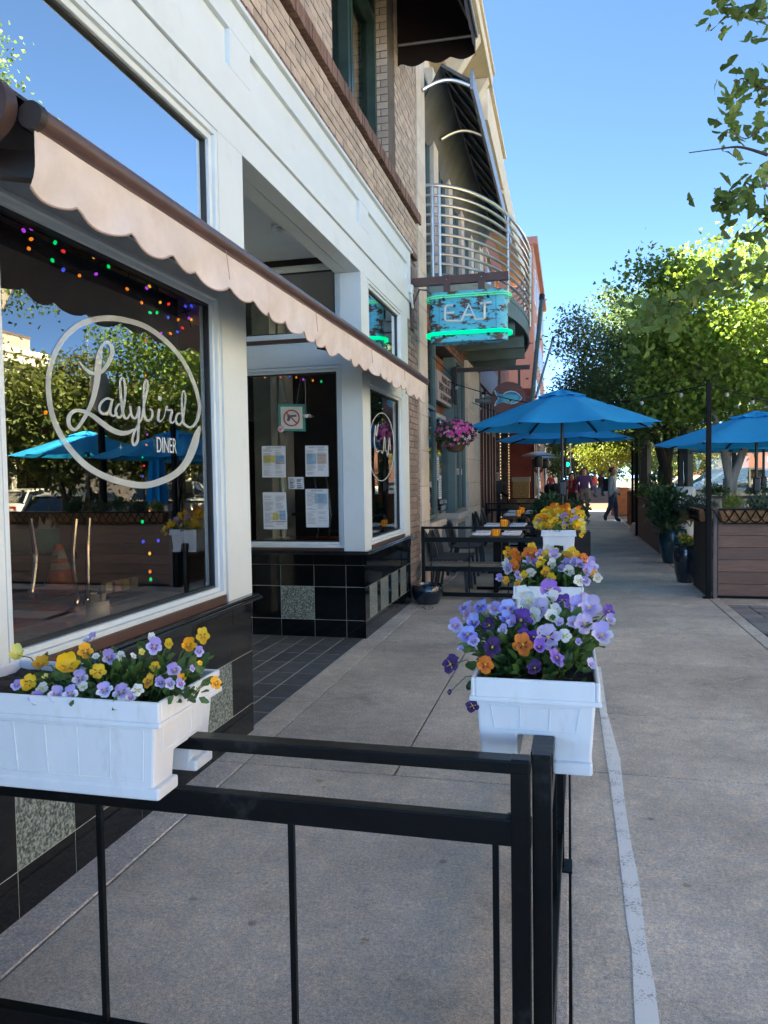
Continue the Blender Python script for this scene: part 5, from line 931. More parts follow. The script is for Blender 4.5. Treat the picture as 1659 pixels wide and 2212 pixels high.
# ================================================================ UMBRELLAS
m_blue = M('blue_canvas', (.035, .41, .86), .8, var=.05, scale=4, bump=.1, bscale=8, trans=.3); m_pole = M('umbrella_pole_dark', (.035,.03,.03), .35, .6)
def umbrella(label, loc, zt, ze, R, rot=0, base_z=0.0, tilt=0):
    T = thing('patio_umbrella', label, 'umbrella', loc, 0, 'open blue patio umbrellas'); x0, y0 = 0, 0; ns = 8
    def canopy(r0, r1, za, zb, ripple, drop):
        b = B(); nr, nk = 7, 6
        for i in range(nr+1):
            t = i/nr; r = r0+(r1-r0)*t
            for s in range(ns):
                for k in range(nk):
                    u = k/nk; a0, a1 = 2*math.pi*s/ns+rot, 2*math.pi*(s+1)/ns+rot
                    p = np.array([math.cos(a0), math.sin(a0)])*(1-u)+np.array([math.cos(a1), math.sin(a1)])*u
                    scal = 1-drop*.10*math.sin(math.pi*u)*t; z = za+(zb-za)*(t**1.08)-.015*math.sin(math.pi*u)*t*R+ripple*math.sin(9*a0+u*20+t*3)*.006
                    b.v.append((p[0]*r*scal, p[1]*r*scal, z))
        n = ns*nk
        for i in range(nr):
            for k in range(n): k2 = (k+1) % n; b.f.append((i*n+k, i*n+k2, (i+1)*n+k2, (i+1)*n+k))
        return b
    zv = zt-(zt-ze)*.16
    canopy(.17*R, R, zv-.012, ze, .4, 1).build('canopy', m_blue, T, local=True, smooth=True); canopy(.01, .26*R, zt, zv-.012+.0, 1.2, .6).build('vent_cap', m_blue, T, local=True, smooth=True)
    for s in range(ns):
        a = 2*math.pi*s/ns+rot; c = Vector((math.cos(a), math.sin(a), 0)); B().bar(Vector((0,0,zt-.08))+c*.05, c*(R*.97)+Vector((0,0,ze-.015)), .022, .028).build('rib', m_pole, T, local=True)
        B().bar(Vector((0,0,zt-.34))+c*.04, c*(R*.42)+Vector((0,0,zt-(zt-ze)*.42-.03)), .012).build('strut', m_pole, T, local=True)
    B().tube([(0,0,base_z+.05), (0,0,zt-.02)], .022, 12).build('pole', m_pole, T, local=True, smooth=True)
    B().tube([(0,0,zt-.40), (0,0,zt-.28)], .032, 12).build('hub', m_pole, T, local=True); B().box(-.04,.05,-.045,.045,1.25,1.45).build('crank_box', m_pole, T, local=True, bevel=.015); B().tube([(0.05,0,1.36),(.12,0,1.36),(.12,0,1.42)], .008, 6).build('crank_handle', m_pole, T, local=True)
    B().lathe([(0,.05),(.05,.30),(.05,.06),(.24,.05),(.26,.02),(.26,0),(0,0)], (0,0,base_z), 20).build('base', M('cast_base', (.03,.03,.03), .7), T, local=True, smooth=True)
    return T
umbrella('nearest open blue umbrella standing over the left side of the walk', (-.08, 10.8, 0), 2.715, 2.20, 1.36, .39)
umbrella('blue umbrella partly hidden behind the nearest one over the walk', (-.05, 15.7, 0), 2.66, 2.24, 1.4, .2)
umbrella('blue umbrella over the wooden patio wall at the right edge', (2.58, 11.6, 0), 2.39, 1.93, 1.42, .1)
umbrella('blue umbrella inside the right patio behind the pale tree trunk', (3.55, 15.4, 0), 2.36, 1.95, 1.4, .3); umbrella('blue umbrella deep in the right patio seen mirrored in the near window', (5.0, 12.6, 0), 2.5, 2.05, 1.4, .2)
CU = thing('closed_umbrella', 'folded blue umbrella standing in the right patio', 'umbrella', (4.5, 14.2, 0)); b = B()
for z, r in ((2.5,.03),(2.3,.09),(1.8,.13),(1.3,.16),(1.05,.19)):
    for k in range(24): a = 6.283*k/24; q = r*(1+.35*math.cos(8*a)); b.v.append((q*math.cos(a), q*math.sin(a), z))
for i in range(4):
    for k in range(24): k2 = (k+1) % 24; b.f.append((i*24+k, i*24+k2, (i+1)*24+k2, (i+1)*24+k))
b.build('folded_canopy', m_blue, CU, local=True, smooth=True); B().tube([(0,0,.05),(0,0,2.6)], .022, 10).build('pole', m_pole, CU, local=True); B().lathe([(0,.05),(.24,.05),(.26,0),(0,0)], (0,0,0), 18).build('base', MATS['cast_base'], CU, local=True)
# ================================================================ TREES
m_bark = M('pale_ginkgo_bark', (.33,.285,.25), .95, var=.35, scale=9, bump=1, bscale=16, stretch=(1,1,.22)); m_barkd = M('dark_bark', (.075,.055,.045), .95, var=.35, scale=9, bump=1, bscale=16, stretch=(1,1,.22))
def lf(name, col, tr=.45): return M(name, col, .55, var=.22, scale=9, rnd=.4, trans=tr)
m_gk = lf('ginkgo_leaf', (.19,.275,.045), .5); m_gk2 = lf('ginkgo_leaf_near', (.14,.21,.05), .5); m_dl = lf('linden_leaf', (.095,.15,.053), .42); m_yl = lf('young_leaf', (.13,.155,.018), .5); m_ol = lf('street_leaf', (.12,.14,.03), .45)
def tree(name, label, base, fork_z, r0, limbs, crowns, nleaf, lsize, shape, mleaf, mbark, near_n=0, clump=.28, nclump=None, group=None, droop=.2, lean=(0,0)):
    """limbs: end points of the main limbs; crowns: (centre, radii, weight) ellipsoids filled with leaf clumps"""
    T = thing(name, label, 'tree', base, group=group); bv = Vector(base); fk = bv+Vector((lean[0], lean[1], fork_z))
    b = B().tube([bv+Vector((0,0,-.05)), bv+Vector((0,0,.12)), bv.lerp(fk,.35)+Vector((.02,0,0)), bv.lerp(fk,.7)-Vector((.015,0,0)), fk], [r0*1.45, r0*1.12, r0, r0*.93, r0*1.0], 14); tr = b.build('trunk', mbark, T, smooth=True)
    tips = []
    for L in limbs:
        q = Vector(L); mid = fk.lerp(q, .5)+Vector((random.uniform(-.1,.1), random.uniform(-.1,.1), .1)); B().tube([fk-Vector((0,0,.12)), fk.lerp(mid,.5)+Vector((0,0,.03)), mid, mid.lerp(q,.5), q], [r0*.66, r0*.60, r0*.48, r0*.32, r0*.14], 10).build('limb', mbark, T, smooth=True); tips += [mid, q, mid.lerp(q,.5)]
    nclump = nclump or max(12, nleaf//90); ws = np.array([c[2] for c in crowns], float); ws /= ws.sum(); C = []
    tb = B()
    for i in range(nclump):
        c = crowns[rng.choice(len(crowns), p=ws)]; d = unit(rng.normal(size=3)); rr = rng.uniform(.25, 1)**.45; pt = np.array(c[0])+d*np.array(c[1])*rr; C.append(pt)
        if i % 2 == 0:
            s_ = min(tips, key=lambda t: (t-Vector(pt)).length) if tips else fk; e = Vector(pt); mm_ = s_.lerp(e,.5)+Vector((random.uniform(-.12,.12), random.uniform(-.12,.12), .08)); tb.tube([s_, mm_, e], [r0*.10, r0*.06, r0*.025], 5, False)
    if tb.v: tb.build('twigs', mbark, T, kind='stuff', fix=False)
    C = np.array(C); k = rng.integers(0, len(C), nleaf); off = rng.normal(0, 1, (nleaf,3))*clump*np.array([1,1,.62])*rng.uniform(.6,1.3,(len(C),1))[k]; P = C[k]+off
    Dv = rng.normal(0, .8, (nleaf,3))+unit(off)*.7+np.array([0,0,-droop])
    mesh_obj('crown', leaf_mesh('crown', P, Dv, lsize, shape, mleaf, .4), T, kind='stuff'); return T
# near ginkgo just outside the right edge, its branches hang into the picture
T0 = tree('ginkgo_tree', 'near ginkgo tree whose branches hang in at the right edge of the sky', (3.75, 8.1, 0), 2.6, .16, [(1.9,5.3,4.1),(2.3,6.2,3.6),(3.2,9.2,5.6),(4.8,8.0,5.4),(4.3,9.6,6.6)], [((3.8,8.3,5.0),(1.6,1.6,1.3),3),((4.75,9.4,7.0),(.8,.9,1.4),1.2),((2.9,7.0,5.4),(.8,.9,.8),1)], 11000, .06, 'ginkgo', m_gk2, m_bark, clump=.26, nclump=110)
def twig_leaves(T, path, n, spread, size, mat, seedD=(0,0,-.3), single=False):
    """leaves set along a branch given as view pixels + distance; each leaf an object when single"""
    pts = [at(x, y, Y=d) for x, y, d in path]; S_ = [Vector(q) for q in spline([tuple(p) for p in pts], 5)]
    B().tube(S_, [max(.003, .010*(1-i/len(S_))) for i in range(len(S_))], 6).build('branch', m_barkd, T, smooth=True)
    P = np.array([S_[int(rng.integers(0, len(S_)))] for _ in range(n)])+rng.normal(0, spread, (n,3)); Dd = rng.normal(0, .7, (n,3))+np.array(seedD)
    if single:
        for p, d in zip(P, Dd):
            d = Vector(d).normalized(); r = d.cross(Vector(rng.normal(size=3)+np.array([0,-1.2,.6]))).normalized(); nn = r.cross(d); s = size*random.uniform(.75,1.3)
            inst('leaf', random.choice(GL), T, p, Matrix((r, d, nn)).transposed().to_euler(), (s, s, s))
    else: mesh_obj('leaf_spray', leaf_mesh('leaf_spray', P, Dd, size, 'ginkgo', mat, .4), T, kind='stuff')
GL = []
for s in range(4):
    r_ = random.Random(s); nA = 11; vs = [(0,0,0),(.03,.25,.0),(-.03,.25,0)]; ring = []
    for k in range(nA):
        u = -1+2*k/(nA-1); a = u*rad(68); q = (.92-.10*u*u-(.30 if abs(u) < .09 else 0))*(1+.04*r_.uniform(-1,1)); ring.append((q*math.sin(a), .12+q*math.cos(a)*.9, .10*math.cos(u*4+s)+.05*r_.uniform(-1,1)))
    vs += ring; fs = [(0,1,2)]+[(1 if k >= nA//2 else 2, 3+k, 4+k) for k in range(nA-1)]+[(2,1,3+nA//2)]
    me = bpy.data.meshes.new('ginkgo_leaf'); me.from_pydata(vs, [], fs); me.update(); me.materials.append(m_gk2); GL.append(me)
for path, n in (([(1720,20,5.2),(1640,40,5.0),(1590,20,4.9),(1560,30,4.8)], 60), ([(1720,160,5.2),(1650,190,5.0),(1600,170,5.0),(1570,230,4.9)], 44), ([(1720,300,5.0),(1660,270,4.9),(1610,300,4.8),(1570,265,4.7)], 30), ([(1720,420,4.8),(1650,400,4.7),(1590,425,4.6),(1555,440,4.6)], 56), ([(1720,560,4.6),(1640,580,4.5),(1560,600,4.4),(1490,635,4.3),(1420,670,4.2),(1370,715,4.1)], 74), ([(1720,480,4.8),(1660,470,4.7),(1600,520,4.6)], 34)): twig_leaves(T0, path, int(n*1.35), .054, .066, m_gk2, single=True)
twig_leaves(T0, [(1659,335,4.9),(1600,318,4.9),(1550,322,4.9),(1488,330,4.9)], 3, .01, .03, m_gk2, single=True)
tree('ginkgo_tree', 'pale-trunked ginkgo tree growing out of the right patio', (2.86, 15.0, 0), 1.42, .125, [(2.45,14.8,3.0),(3.75,15.2,3.2)], [((3.05,15.2,4.35),(1.75,1.7,1.55),4),((2.1,14.6,3.3),(1.0,1.0,.8),1.2),((4.6,15.6,4.4),(1.6,1.8,1.6),2),((1.75,14.9,4.6),(.75,.9,1.0),1.2),((3.3,15.4,2.85),(1.6,1.4,.55),1.3)], 24000, .09, 'ginkgo', m_gk, m_bark, clump=.24, nclump=330, lean=(.04,0))
tree('linden_tree', 'dark-trunked tree with dense deep green crown in the middle of the right patio', (2.25, 19.0, 0), 1.7, .17, [(1.6,18.8,3.2),(2.9,19.4,3.4),(2.3,19.2,3.6)], [((1.75,19.2,3.9),(1.45,1.5,1.25),3),((2.9,19.6,3.7),(1.3,1.5,1.2),2),((1.6,18.9,2.75),(1.3,1.2,.55),1)], 22000, .085, 'oval', m_dl, m_barkd, clump=.24, nclump=240)
tree('linden_tree', 'tall tree with sunlit top rising behind the dark-crowned patio tree', (2.4, 25.5, 0), 2.4, .2, [(1.2,25,5),(3.2,25.8,5.4),(2,26,5.8)], [((1.35,25.3,5.4),(1.7,1.8,2.0),3),((3.0,25.6,5.9),(1.6,1.8,2.1),2),((.6,25.2,4.0),(.85,1.2,1.2),1.1)], 26000, .105, 'oval', m_dl, m_barkd, clump=.30, nclump=260)
tree('street_tree', 'young yellow-green street tree glowing in sun beyond the crossing', (2.2, 38.5, 0), 1.55, .09, [(1.8,38.4,2.6),(2.7,38.6,2.7),(2.2,38.8,3.0)], [((1.75,38.4,2.75),(1.35,1.3,1.0),2),((2.9,38.6,3.1),(1.2,1.2,1.0),1),((2.2,38.5,3.4),(1.3,1.3,.8),1)], 9000, .14, 'oval', m_yl, m_bark, clump=.24, nclump=110)
tree('street_tree', 'dark far tree behind the traffic light at the crossing', (.6, 62, 0), 1.5, .2, [(0,62,3.5),(1.2,62,3.6)], [((.2,62,3.2),(2.1,2,2.2),1),((2.2,64,4.2),(2.2,2,2.4),1)], 6000, .22, 'oval', m_dl, m_barkd, clump=.4, nclump=70)
for i, (x, y, s, lb) in enumerate(((16.6,14,1.0,'sunlit street tree across the road, nearest of the row'),(16.8,21.5,1.1,'sunlit street tree across the road, second of the row'),(16.5,29,1.15,'sunlit street tree across the road, third of the row'),(16.9,38,1.2,'sunlit street tree across the road, fourth of the row'),(6.0,21.5,.95,'leafy street tree at the kerb behind the right patio'),(6.0,31,1.0,'leafy street tree at the kerb beyond the parked cars'),(7.0,14.6,.62,'leafy kerb tree mirrored on the left of the near window'),(6.9,18.4,.66,'leafy kerb tree mirrored in the middle of the near window'))):
    tree('street_tree', lb, (x, y, -.1), 2.1*s, .14*s, [(x-.7,y,3.6*s),(x+.8,y+.3,3.7*s),(x,y-.6,4*s)], [((x,y,4.4*s),(2.3*s,2.5*s,1.9*s),1)], 8500, .15, 'oval', m_ol, m_barkd, clump=.36, nclump=110, group='street trees by the road')
# ================================================================ RIGHT PATIO (wooden walls, posts, planters)
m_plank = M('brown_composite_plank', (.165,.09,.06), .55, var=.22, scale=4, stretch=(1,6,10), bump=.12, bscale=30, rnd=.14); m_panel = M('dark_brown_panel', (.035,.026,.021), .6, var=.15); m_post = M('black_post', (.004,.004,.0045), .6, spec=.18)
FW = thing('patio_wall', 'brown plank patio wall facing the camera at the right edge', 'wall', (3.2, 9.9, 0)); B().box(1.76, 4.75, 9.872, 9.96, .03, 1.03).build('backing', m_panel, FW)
for k in range(7): z = .035+k*.1475; B().box(1.765, 4.75, 9.83, 9.87, z, z+.1435).build('plank', m_plank, FW, bevel=.002)
B().box(1.70, 4.78, 9.80, 9.98, 1.066, 1.10).build('cap_board', M('cap_grey_brown', (.17,.12,.10), .6), FW, bevel=.004); B().box(1.712, 1.755, 9.815, 9.88, .0, 1.062).build('corner_trim', M('corner_trim_brown', (.16,.11,.095), .5), FW)
B().box(1.76, 4.75, 9.84, 9.95, .004, .028).build('kick_board', m_post, FW)
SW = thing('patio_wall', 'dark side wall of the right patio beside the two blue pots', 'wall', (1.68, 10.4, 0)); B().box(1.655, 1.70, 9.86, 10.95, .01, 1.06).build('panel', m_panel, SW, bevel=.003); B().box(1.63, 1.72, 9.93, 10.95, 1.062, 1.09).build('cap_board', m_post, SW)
FW2 = thing('patio_wall', 'long low brown wall receding along the right side of the walk', 'wall', (1.70, 17, 0))
for k in range(6): y = 14.42+k*.875; B().box(1.675, 1.73, y, y+.868, .02, .94).build('panel', M('brown_panel', (.15,.105,.08), .6, var=.12), FW2, bevel=.003)
B().box(1.65, 2.1, 14.42, 19.66, .94, .99).build('planter_tray', m_panel, FW2)
for i, (x, y, h, lb) in enumerate(((1.655,9.83,2.63,'slim black post with string lights at the corner of the right patio'),(1.66,19.75,2.75,'black post at the far end of the long brown wall'),(1.80,21.8,2.6,'black post of the far patio screen'),(1.83,23.2,2.6,'second black post of the far patio screen'))):
    p = thing('light_post', lb, 'post', (x, y, 0)); B().bar((x, y, 0), (x, y, h), .055 if i == 0 else .07, up=(0,1,0)).build('post', m_post, p, bevel=.004); B().box(x-.06, x+.06, y-.06, y+.06, .001, .012).build('base_plate', m_post, p)
# string light from the corner post to the building
for i, (a, c, lb) in enumerate(((Vector((1.655,9.83,2.6)), Vector((-1.85,12.0,3.05)), 'string of clear bulbs from the corner post across the walk to the sign board'), (Vector((1.66,19.75,2.7)), Vector((-1.85,15.0,3.0)), 'string of clear bulbs from the far post across the walk'), (Vector((1.655,9.83,2.6)), Vector((4.6,12.6,2.9)), 'string of clear bulbs running from the corner post into the right patio'), (Vector((3.2,7.2,4.6)), Vector((1.8,22,5.2)), 'string of bulbs high among the tree crowns'))):
    s = thing('bulb_string', lb, 'string lights', a); n = 24; q = [a.lerp(c, k/n)+Vector((0,0,-.32*math.sin(math.pi*k/n))) for k in range(n+1)]; B().tube(q, .007, 5).build('cable', m_post, s)
    for k in range(2, n, 3): B().ball(q[k]+Vector((0,0,-.055)), .025, 8, (1,1,1.25)).build('bulb', M('clear_bulb', (.30,.31,.30), .12, var=.05), s, smooth=True); B().tube([q[k], q[k]+Vector((0,0,-.035))], .014, 6).build('socket', m_post, s)
# glazed pots + shrubs
m_glz = M('blue_black_glaze', (.010,.018,.03), .14, var=.4, scale=5, coat=.6); m_teall = M('dark_teal_glaze', (.012,.045,.06), .2, var=.4, scale=4, coat=.5)
def pot(label, c, r, h, mat, name='glazed_pot'):
    T = thing(name, label, 'pot', c); B().lathe([(0,0),(r*.62,0),(r*.70,.02*h),(r*.9,.3*h),(r,.62*h),(r*.98,.85*h),(r*.92,.97*h),(r*.95,h),(r*.86,h),(r*.84,.9*h),(0,.88*h)], c, 28).build('pot', mat, T, smooth=True); return T
pot('low round black bowl standing by the end of the diner wall', (-1.66, 8.93, .003), .19, .235, m_glz, 'bowl_planter')
bw = B(); [bw.box(x, x+.02, y, y+.004, .003, .006) for x, y in [(random.uniform(-1.8,-1.55), random.uniform(8.5,8.75)) for _ in range(40)]]; o = bw.build('leaf_litter', m_soil); tag(o, 'brown leaf litter gathered by the bowl', 'litter', kind='stuff')
pot('slim dark blue pot close to the dark side wall', (1.60, 11.25, .003), .165, .52, m_glz); pot('large dark teal pot holding the tall leafy shrub', (1.74, 13.65, .003), .235, .58, m_teall)
def shrub(label, c, rad3, n, size, mat, shape='oval', flowers=None, cat='plant', name='shrub', stems=5, up=.2):
    T = thing(name, label, cat, c); cv = np.array(c); k = rng.normal(size=(n,3)); k = unit(k)*(rng.uniform(0,1,(n,1))**.45)*np.array(rad3); P = cv+np.array([0,0,rad3[2]])+k
    nc = max(6, n//60); ctr = P[rng.integers(0, n, nc)]; j = rng.integers(0, nc, n); P = P*.45+ctr[j]*.55+rng.normal(0, .02, (n,3))
    mesh_obj('foliage', leaf_mesh('foliage', P, unit(P-cv)+rng.normal(0,.6,(n,3))+np.array([0,0,up]), size, shape, mat, .5), T, kind='stuff')
    b = B()
    for i in range(stems): q = Vector(ctr[i % nc]); b.tube([Vector(c), Vector(c).lerp(q,.5)+Vector((0,0,.04)), q], .006, 5, False)
    b.build('stems', m_stem, T, kind='stuff', fix=False)
    if flowers:
        fm, fn, fs = flowers; u = P[np.argsort(-(P[:,2]+rng.normal(0,.05,n)-.6*P[:,1]*.1))[:fn*2]][::2]
        me = shared(B().add([(0,0,.2)]+[(math.cos(6.283*q/10)*(1 if q % 2 else .6), math.sin(6.283*q/10)*(1 if q % 2 else .6), 0) for q in range(10)], [(0, q+1, (q+1) % 10+1) for q in range(10)]), 'flower', fm)
        for p in u: inst('flower', me, T, p, orient((random.uniform(-.6,.6), -1, random.uniform(0,.9))), (fs,)*3)
    return T
m_shr = lf('shrub_leaf', (.055,.11,.04), .32); m_lime = lf('lime_leaf', (.19,.25,.04), .4); m_wfl = M('white_flower', (.72,.72,.70), .6); m_yfl = M('yellow_flower', (.70,.52,.04), .6); m_grey = lf('grey_green_leaf', (.10,.13,.08), .3)
shrub('tall dark green leafy shrub in the large teal pot', (1.68, 13.5, .46), (.44,.44,.47), 2900, .085, m_shr); shrub('white flowering plant spilling over beside the tall shrub', (1.98, 13.2, .74), (.42,.45,.24), 1500, .05, m_grey, flowers=(m_wfl, 60, .018))
shrub('small plant with pale yellow flowers in the slim pot', (1.58, 11.25, .47), (.14,.14,.11), 360, .035, m_lime, flowers=(m_yfl, 24, .014))
shrub('brown dried grass tuft hanging by the dark side wall', (1.62, 11.0, .80), (.14,.2,.10), 300, .06, lf('dried_grass', (.20,.13,.06), .3), 'needle')
for i, (y, c) in enumerate(((15.2,m_yfl),(16.4,m_yfl),(17.6,m_wfl),(18.8,m_yfl))): shrub(['nearest yellow flowered','second lime leaved','white flowered','farthest pale yellow flowered'][i]+' plant in the tray along the long brown wall', (1.80, y, .96), (.30,.62,.19), 1300, .055, m_lime if i != 2 else m_grey, flowers=(c, 40, .02))
# iron trough with coco liner
TR = thing('trough_planter', 'long coco-lined iron trough planter hung on the plank wall', 'planter', (2.9, 9.75, 1.0)); m_coco = M('coco_fibre', (.30,.155,.065), .95, var=.35, scale=25, bump=1, bscale=70)
B().prism([(1.755, 9.68, 1.085), (1.755, 9.825, 1.085), (1.80, 9.825, .925), (1.80, 9.72, .925)], (2.6, 0, 0)).build('liner', m_coco, TR, bevel=.01); B().bar((1.745, 9.665, 1.09), (4.4, 9.665, 1.09), .014, .02).bar((1.80, 9.70, .92), (4.36, 9.70, .92), .014).build('iron_frame', m_post, TR)
for k in range(22):
    xk = 1.80+k*.118
    for s in (-1, 1): B().tube([(xk+s*.118*t, 9.672+.03*(1-t)*.5, 1.085-.15*math.sin(math.pi/2*(1-t))) for t in [j/6 for j in range(7)]], .008, 5).build('iron_scroll', m_post, TR)
for i, (x, mt_, sh, fl, lb) in enumerate(((1.95,m_lime,'needle',None,'lime green sprawling plant at the left end of the trough'),(2.2,m_grey,'oval',(m_wfl,5,.03),'white flowering plant in the trough beside the lime plant'),(2.5,m_shr,'needle',None,'feathery green plant in the trough below the umbrella pole'),(2.85,m_grey,'oval',(m_wfl,8,.03),'second white flowering plant further along the trough'),(3.3,m_shr,'oval',None,'dark leafy plant in the trough outside the right edge'))): shrub(lb, (x, 9.76, 1.06), (.19,.12,.105), 520, .055, mt_, sh, fl)
T2_ = thing('trough_planter', 'short iron trough planter on the dark side wall by the corner post', 'planter', (1.62, 10.4, 1.0)); B().prism([(1.56, 9.98, 1.08), (1.65, 9.98, 1.08), (1.65, 9.98, .93), (1.60, 9.98, .93)], (0, .8, 0)).build('liner', m_coco, T2_)
for k in range(7):
    for s in (-1, 1): B().tube([(1.555+.03*(1-t), 10.03+k*.115+s*.115*t, 1.08-.15*math.sin(math.pi/2*(1-t))) for t in [j/6 for j in range(7)]], .0055, 5).build('iron_scroll', m_post, T2_)
# inner patio: white chair, slatted fence, screens with glass, heaters, pillars
WC = thing('tub_chair', 'white translucent tub chair inside the right patio', 'chair', (1.98, 14.0, 0)); wm = M('white_tub_plastic', (.66,.68,.70), .35); b = B(); n = 20
prof_ = [(.12,.42),(.16,.62),(.175,.95),(.17,1.24),(.185,1.30),(.165,1.30),(.15,1.22),(.15,.95),(.13,.63),(0,.60)]; B().lathe(prof_, (1.98,14.0,0), 26).build('shell', wm, WC, smooth=True); B().tube([(1.98,14,.0),(1.98,14,.45)], .04, 10).build('pedestal', wm, WC); B().lathe([(0,.03),(.22,.02),(.23,0),(0,0)], (1.98,14,0), 20).build('foot', wm, WC)
IF = thing('slat_fence', 'low dark fence with pale slats behind the pale tree trunk', 'fence', (4, 14.2, 0)); B().bar((2.45,14.3,1.10), (6.2,14.3,1.10), .09, .05).build('top_rail', m_panel, IF); B().bar((2.45,14.3,.45), (6.2,14.3,.45), .05, .05).build('bottom_rail', m_panel, IF)
for k in range(20): x = 2.5+k*.19; B().box(x, x+.10, 14.28, 14.32, .47, 1.07).build('slat', M('pale_slat', (.28,.25,.22), .7), IF)
for i, x in enumerate((2.6, 3.3, 4.0, 4.7)): shrub('grey-green plant in the box on the slatted fence, %s from the trunk' % ['first','second','third','fourth'][i], (x, 14.35, 1.12), (.33,.14,.09), 380, .05, [m_shr, m_grey][i % 2])
m_scr = glass('screen_glass', 1.45, boost=1.0, add=.02)
for i, (x, y) in enumerate(((2.3,16.9),(3.4,17.2),(4.5,17.2),(5.6,17.2))):
    g_ = thing('glass_screen', 'clear glass wind screen in a dark frame, %s behind the patio fence' % ['leftmost','second','third','rightmost'][i], 'screen', (x, y, 0)); B().bar((x, y, 0), (x, y, 2.2), .07, up=(0,1,0)).bar((x+1.02, y, 0), (x+1.02, y, 2.2), .05, up=(0,1,0)).build('post', m_panel, g_); B().bar((x, y, 2.2), (x+1.05, y, 2.2), .05).build('top_rail', m_panel, g_); B().add([(x+.05,y,.9),(x+1.0,y,.9),(x+1.0,y,2.17),(x+.05,y,2.17)], [(0,1,2,3)]).build('pane', m_scr, g_)
for i, (x, y, w_, lb) in enumerate(((2.62,18.3,.17,'square brown and grey pillar between the two trees'),(2.15,22.5,.16,'grey wooden pillar behind the dark-trunked tree'))): p = thing('pillar', lb, 'pillar', (x, y, 0)); B().box(x-w_, x+.02, y, y+.2, 0, 2.6).build('dark_face', m_panel, p); B().box(x+.022, x+w_*.8, y-.01, y+.2, 0, 2.6).build('light_face', M('weathered_grey', (.33,.29,.25), .8), p)
def heater(label, x, y, h=2.1):
    T = thing('patio_heater', label, 'heater', (x, y, 0)); st_ = M('heater_steel', (.42,.41,.40), .3, .8); B().lathe([(0,0),(.22,0),(.22,.03),(.2,.7),(.06,.74),(.028,.76),(.028,h-.35)], (x, y, 0), 20).build('stand', st_, T, smooth=True); B().lathe([(.09,h-.36),(.11,h-.33),(.10,h-.12),(.06,h-.10)], (x, y, 0), 16).build('burner', M('burner_dark', (.08,.07,.06), .5, .6), T, smooth=True); B().lathe([(.40,h-.085),(.36,h-.05),(.2,h-.01),(.05,h+.02),(0,h+.02)], (x, y, 0), 28).build('reflector', st_, T, smooth=True)
heater('mushroom patio heater standing by the far cafe tables', -.70, 18.6); heater('second mushroom heater behind the first by the red wall', -.62, 21.5); heater('patio heater inside the right patio between the tree trunks', 2.72, 19.8); heater('patio heater far back in the right patio', 4.9, 18.6)
CP = thing('corten_planter', 'tall rust-brown planter box beside the walk near the walking man', 'planter', (1.95, 25.6, 0)); B().box(1.78, 2.25, 23.6, 24.6, .02, 1.02).build('box', M('corten_steel', (.20,.075,.035), .8, var=.4, scale=4), CP, bevel=.01); shrub('dense dark conical evergreen in the rust-brown planter', (2.05, 24.1, 1.0), (.42,.42,.62), 2200, .07, m_shr, 'needle')
CP2 = thing('corten_planter', 'orange-brown planter box tinted as sunlit past the walking man', 'planter', (1.7, 31.5, 0)); B().box(1.60, 2.2, 29.4, 30.4, .02, 1.05).build('box', M('corten_sun_tint', (.36,.13,.06), .8, var=.3), CP2, bevel=.01)  # sunlit look put into this box's brighter base colour
CP3 = thing('stone_block_kerb', 'low grey concrete block at the end of the long brown wall', 'block', (1.7, 20.3, 0)); B().prism([(1.62,20.0,0),(1.95,20.0,0),(1.95,20.0,.22),(1.70,20.0,.22)], (0,1.6,0)).build('block', m_concl, CP3, bevel=.01)
shrub('small potted spruce showing behind the flowers on the long wall', (2.02, 18.6, 1.0), (.30,.30,.35), 700, .07, m_shr, 'needle'); shrub('round bush in the left patio behind the umbrella pole', (-.28, 13.2, .55), (.40,.5,.36), 1900, .07, m_shr); shrub('second bush in the left patio right of the umbrella pole', (.12, 13.6, .5), (.30,.4,.36), 1100, .07, m_shr)
for i, (x, y, h) in enumerate(((-.28,13.2,.6),(.12,13.6,.55))): o = thing('tub_planter', 'dark square tub under the %s patio bush' % ['round','second'][i], 'planter', (x, y, 0)); B().box(x-.25, x+.25, y-.25, y+.25, .003, h).build('tub', m_panel, o, bevel=.01)
# hanging flower basket
HB = thing('hanging_basket', 'hanging basket of pink and white petunias beside the restaurant window', 'basket', (-1.5, 10.35, 2.0)); hb = Vector((-1.5, 10.3, 1.98)); B().lathe([(0,-.12),(.10,-.10),(.16,.0),(.18,.06)], hb, 20).build('basket', M('basket_brown', (.06,.035,.02), .9, var=.4), HB, smooth=True); B().tube([hb, hb+Vector((0,0,.9)), hb+Vector((-.3,0,1.2))], .006, 5).build('hanger', m_post, HB)
nq = 1300; k = unit(rng.normal(size=(nq,3)))*(rng.uniform(0,1,(nq,1))**.4)*np.array([.27,.32,.18]); P = np.array(hb)+np.array([0,0,.14])+k; mesh_obj('foliage', leaf_mesh('foliage', P, k+rng.normal(0,.3,(nq,3)), .05, 'oval', m_shr), HB, kind='stuff')
pet = [pansy_mesh('petunia', c, c, c, i_, 5, .3) for c, i_ in (((.62,.07,.36),(.45,.02,.3)), ((.55,.10,.42),(.7,.5,.6)), ((.70,.62,.68),(.35,.08,.25)))]
for i in range(120):
    d = Vector(unit(rng.normal(size=3)+np.array([.5,-.9,.1]))); p = hb+Vector((0,0,.14))+Vector((d.x*.28, d.y*.33, d.z*.19)); c = 0 if (p.z > hb.z+.1 and random.random() < .6) or random.random() < .3 else (1 if random.random() < .3 else 2); inst('flower', pet[c], HB, p, orient(d, 0), ((.03 if c == 0 else .02),)*3)
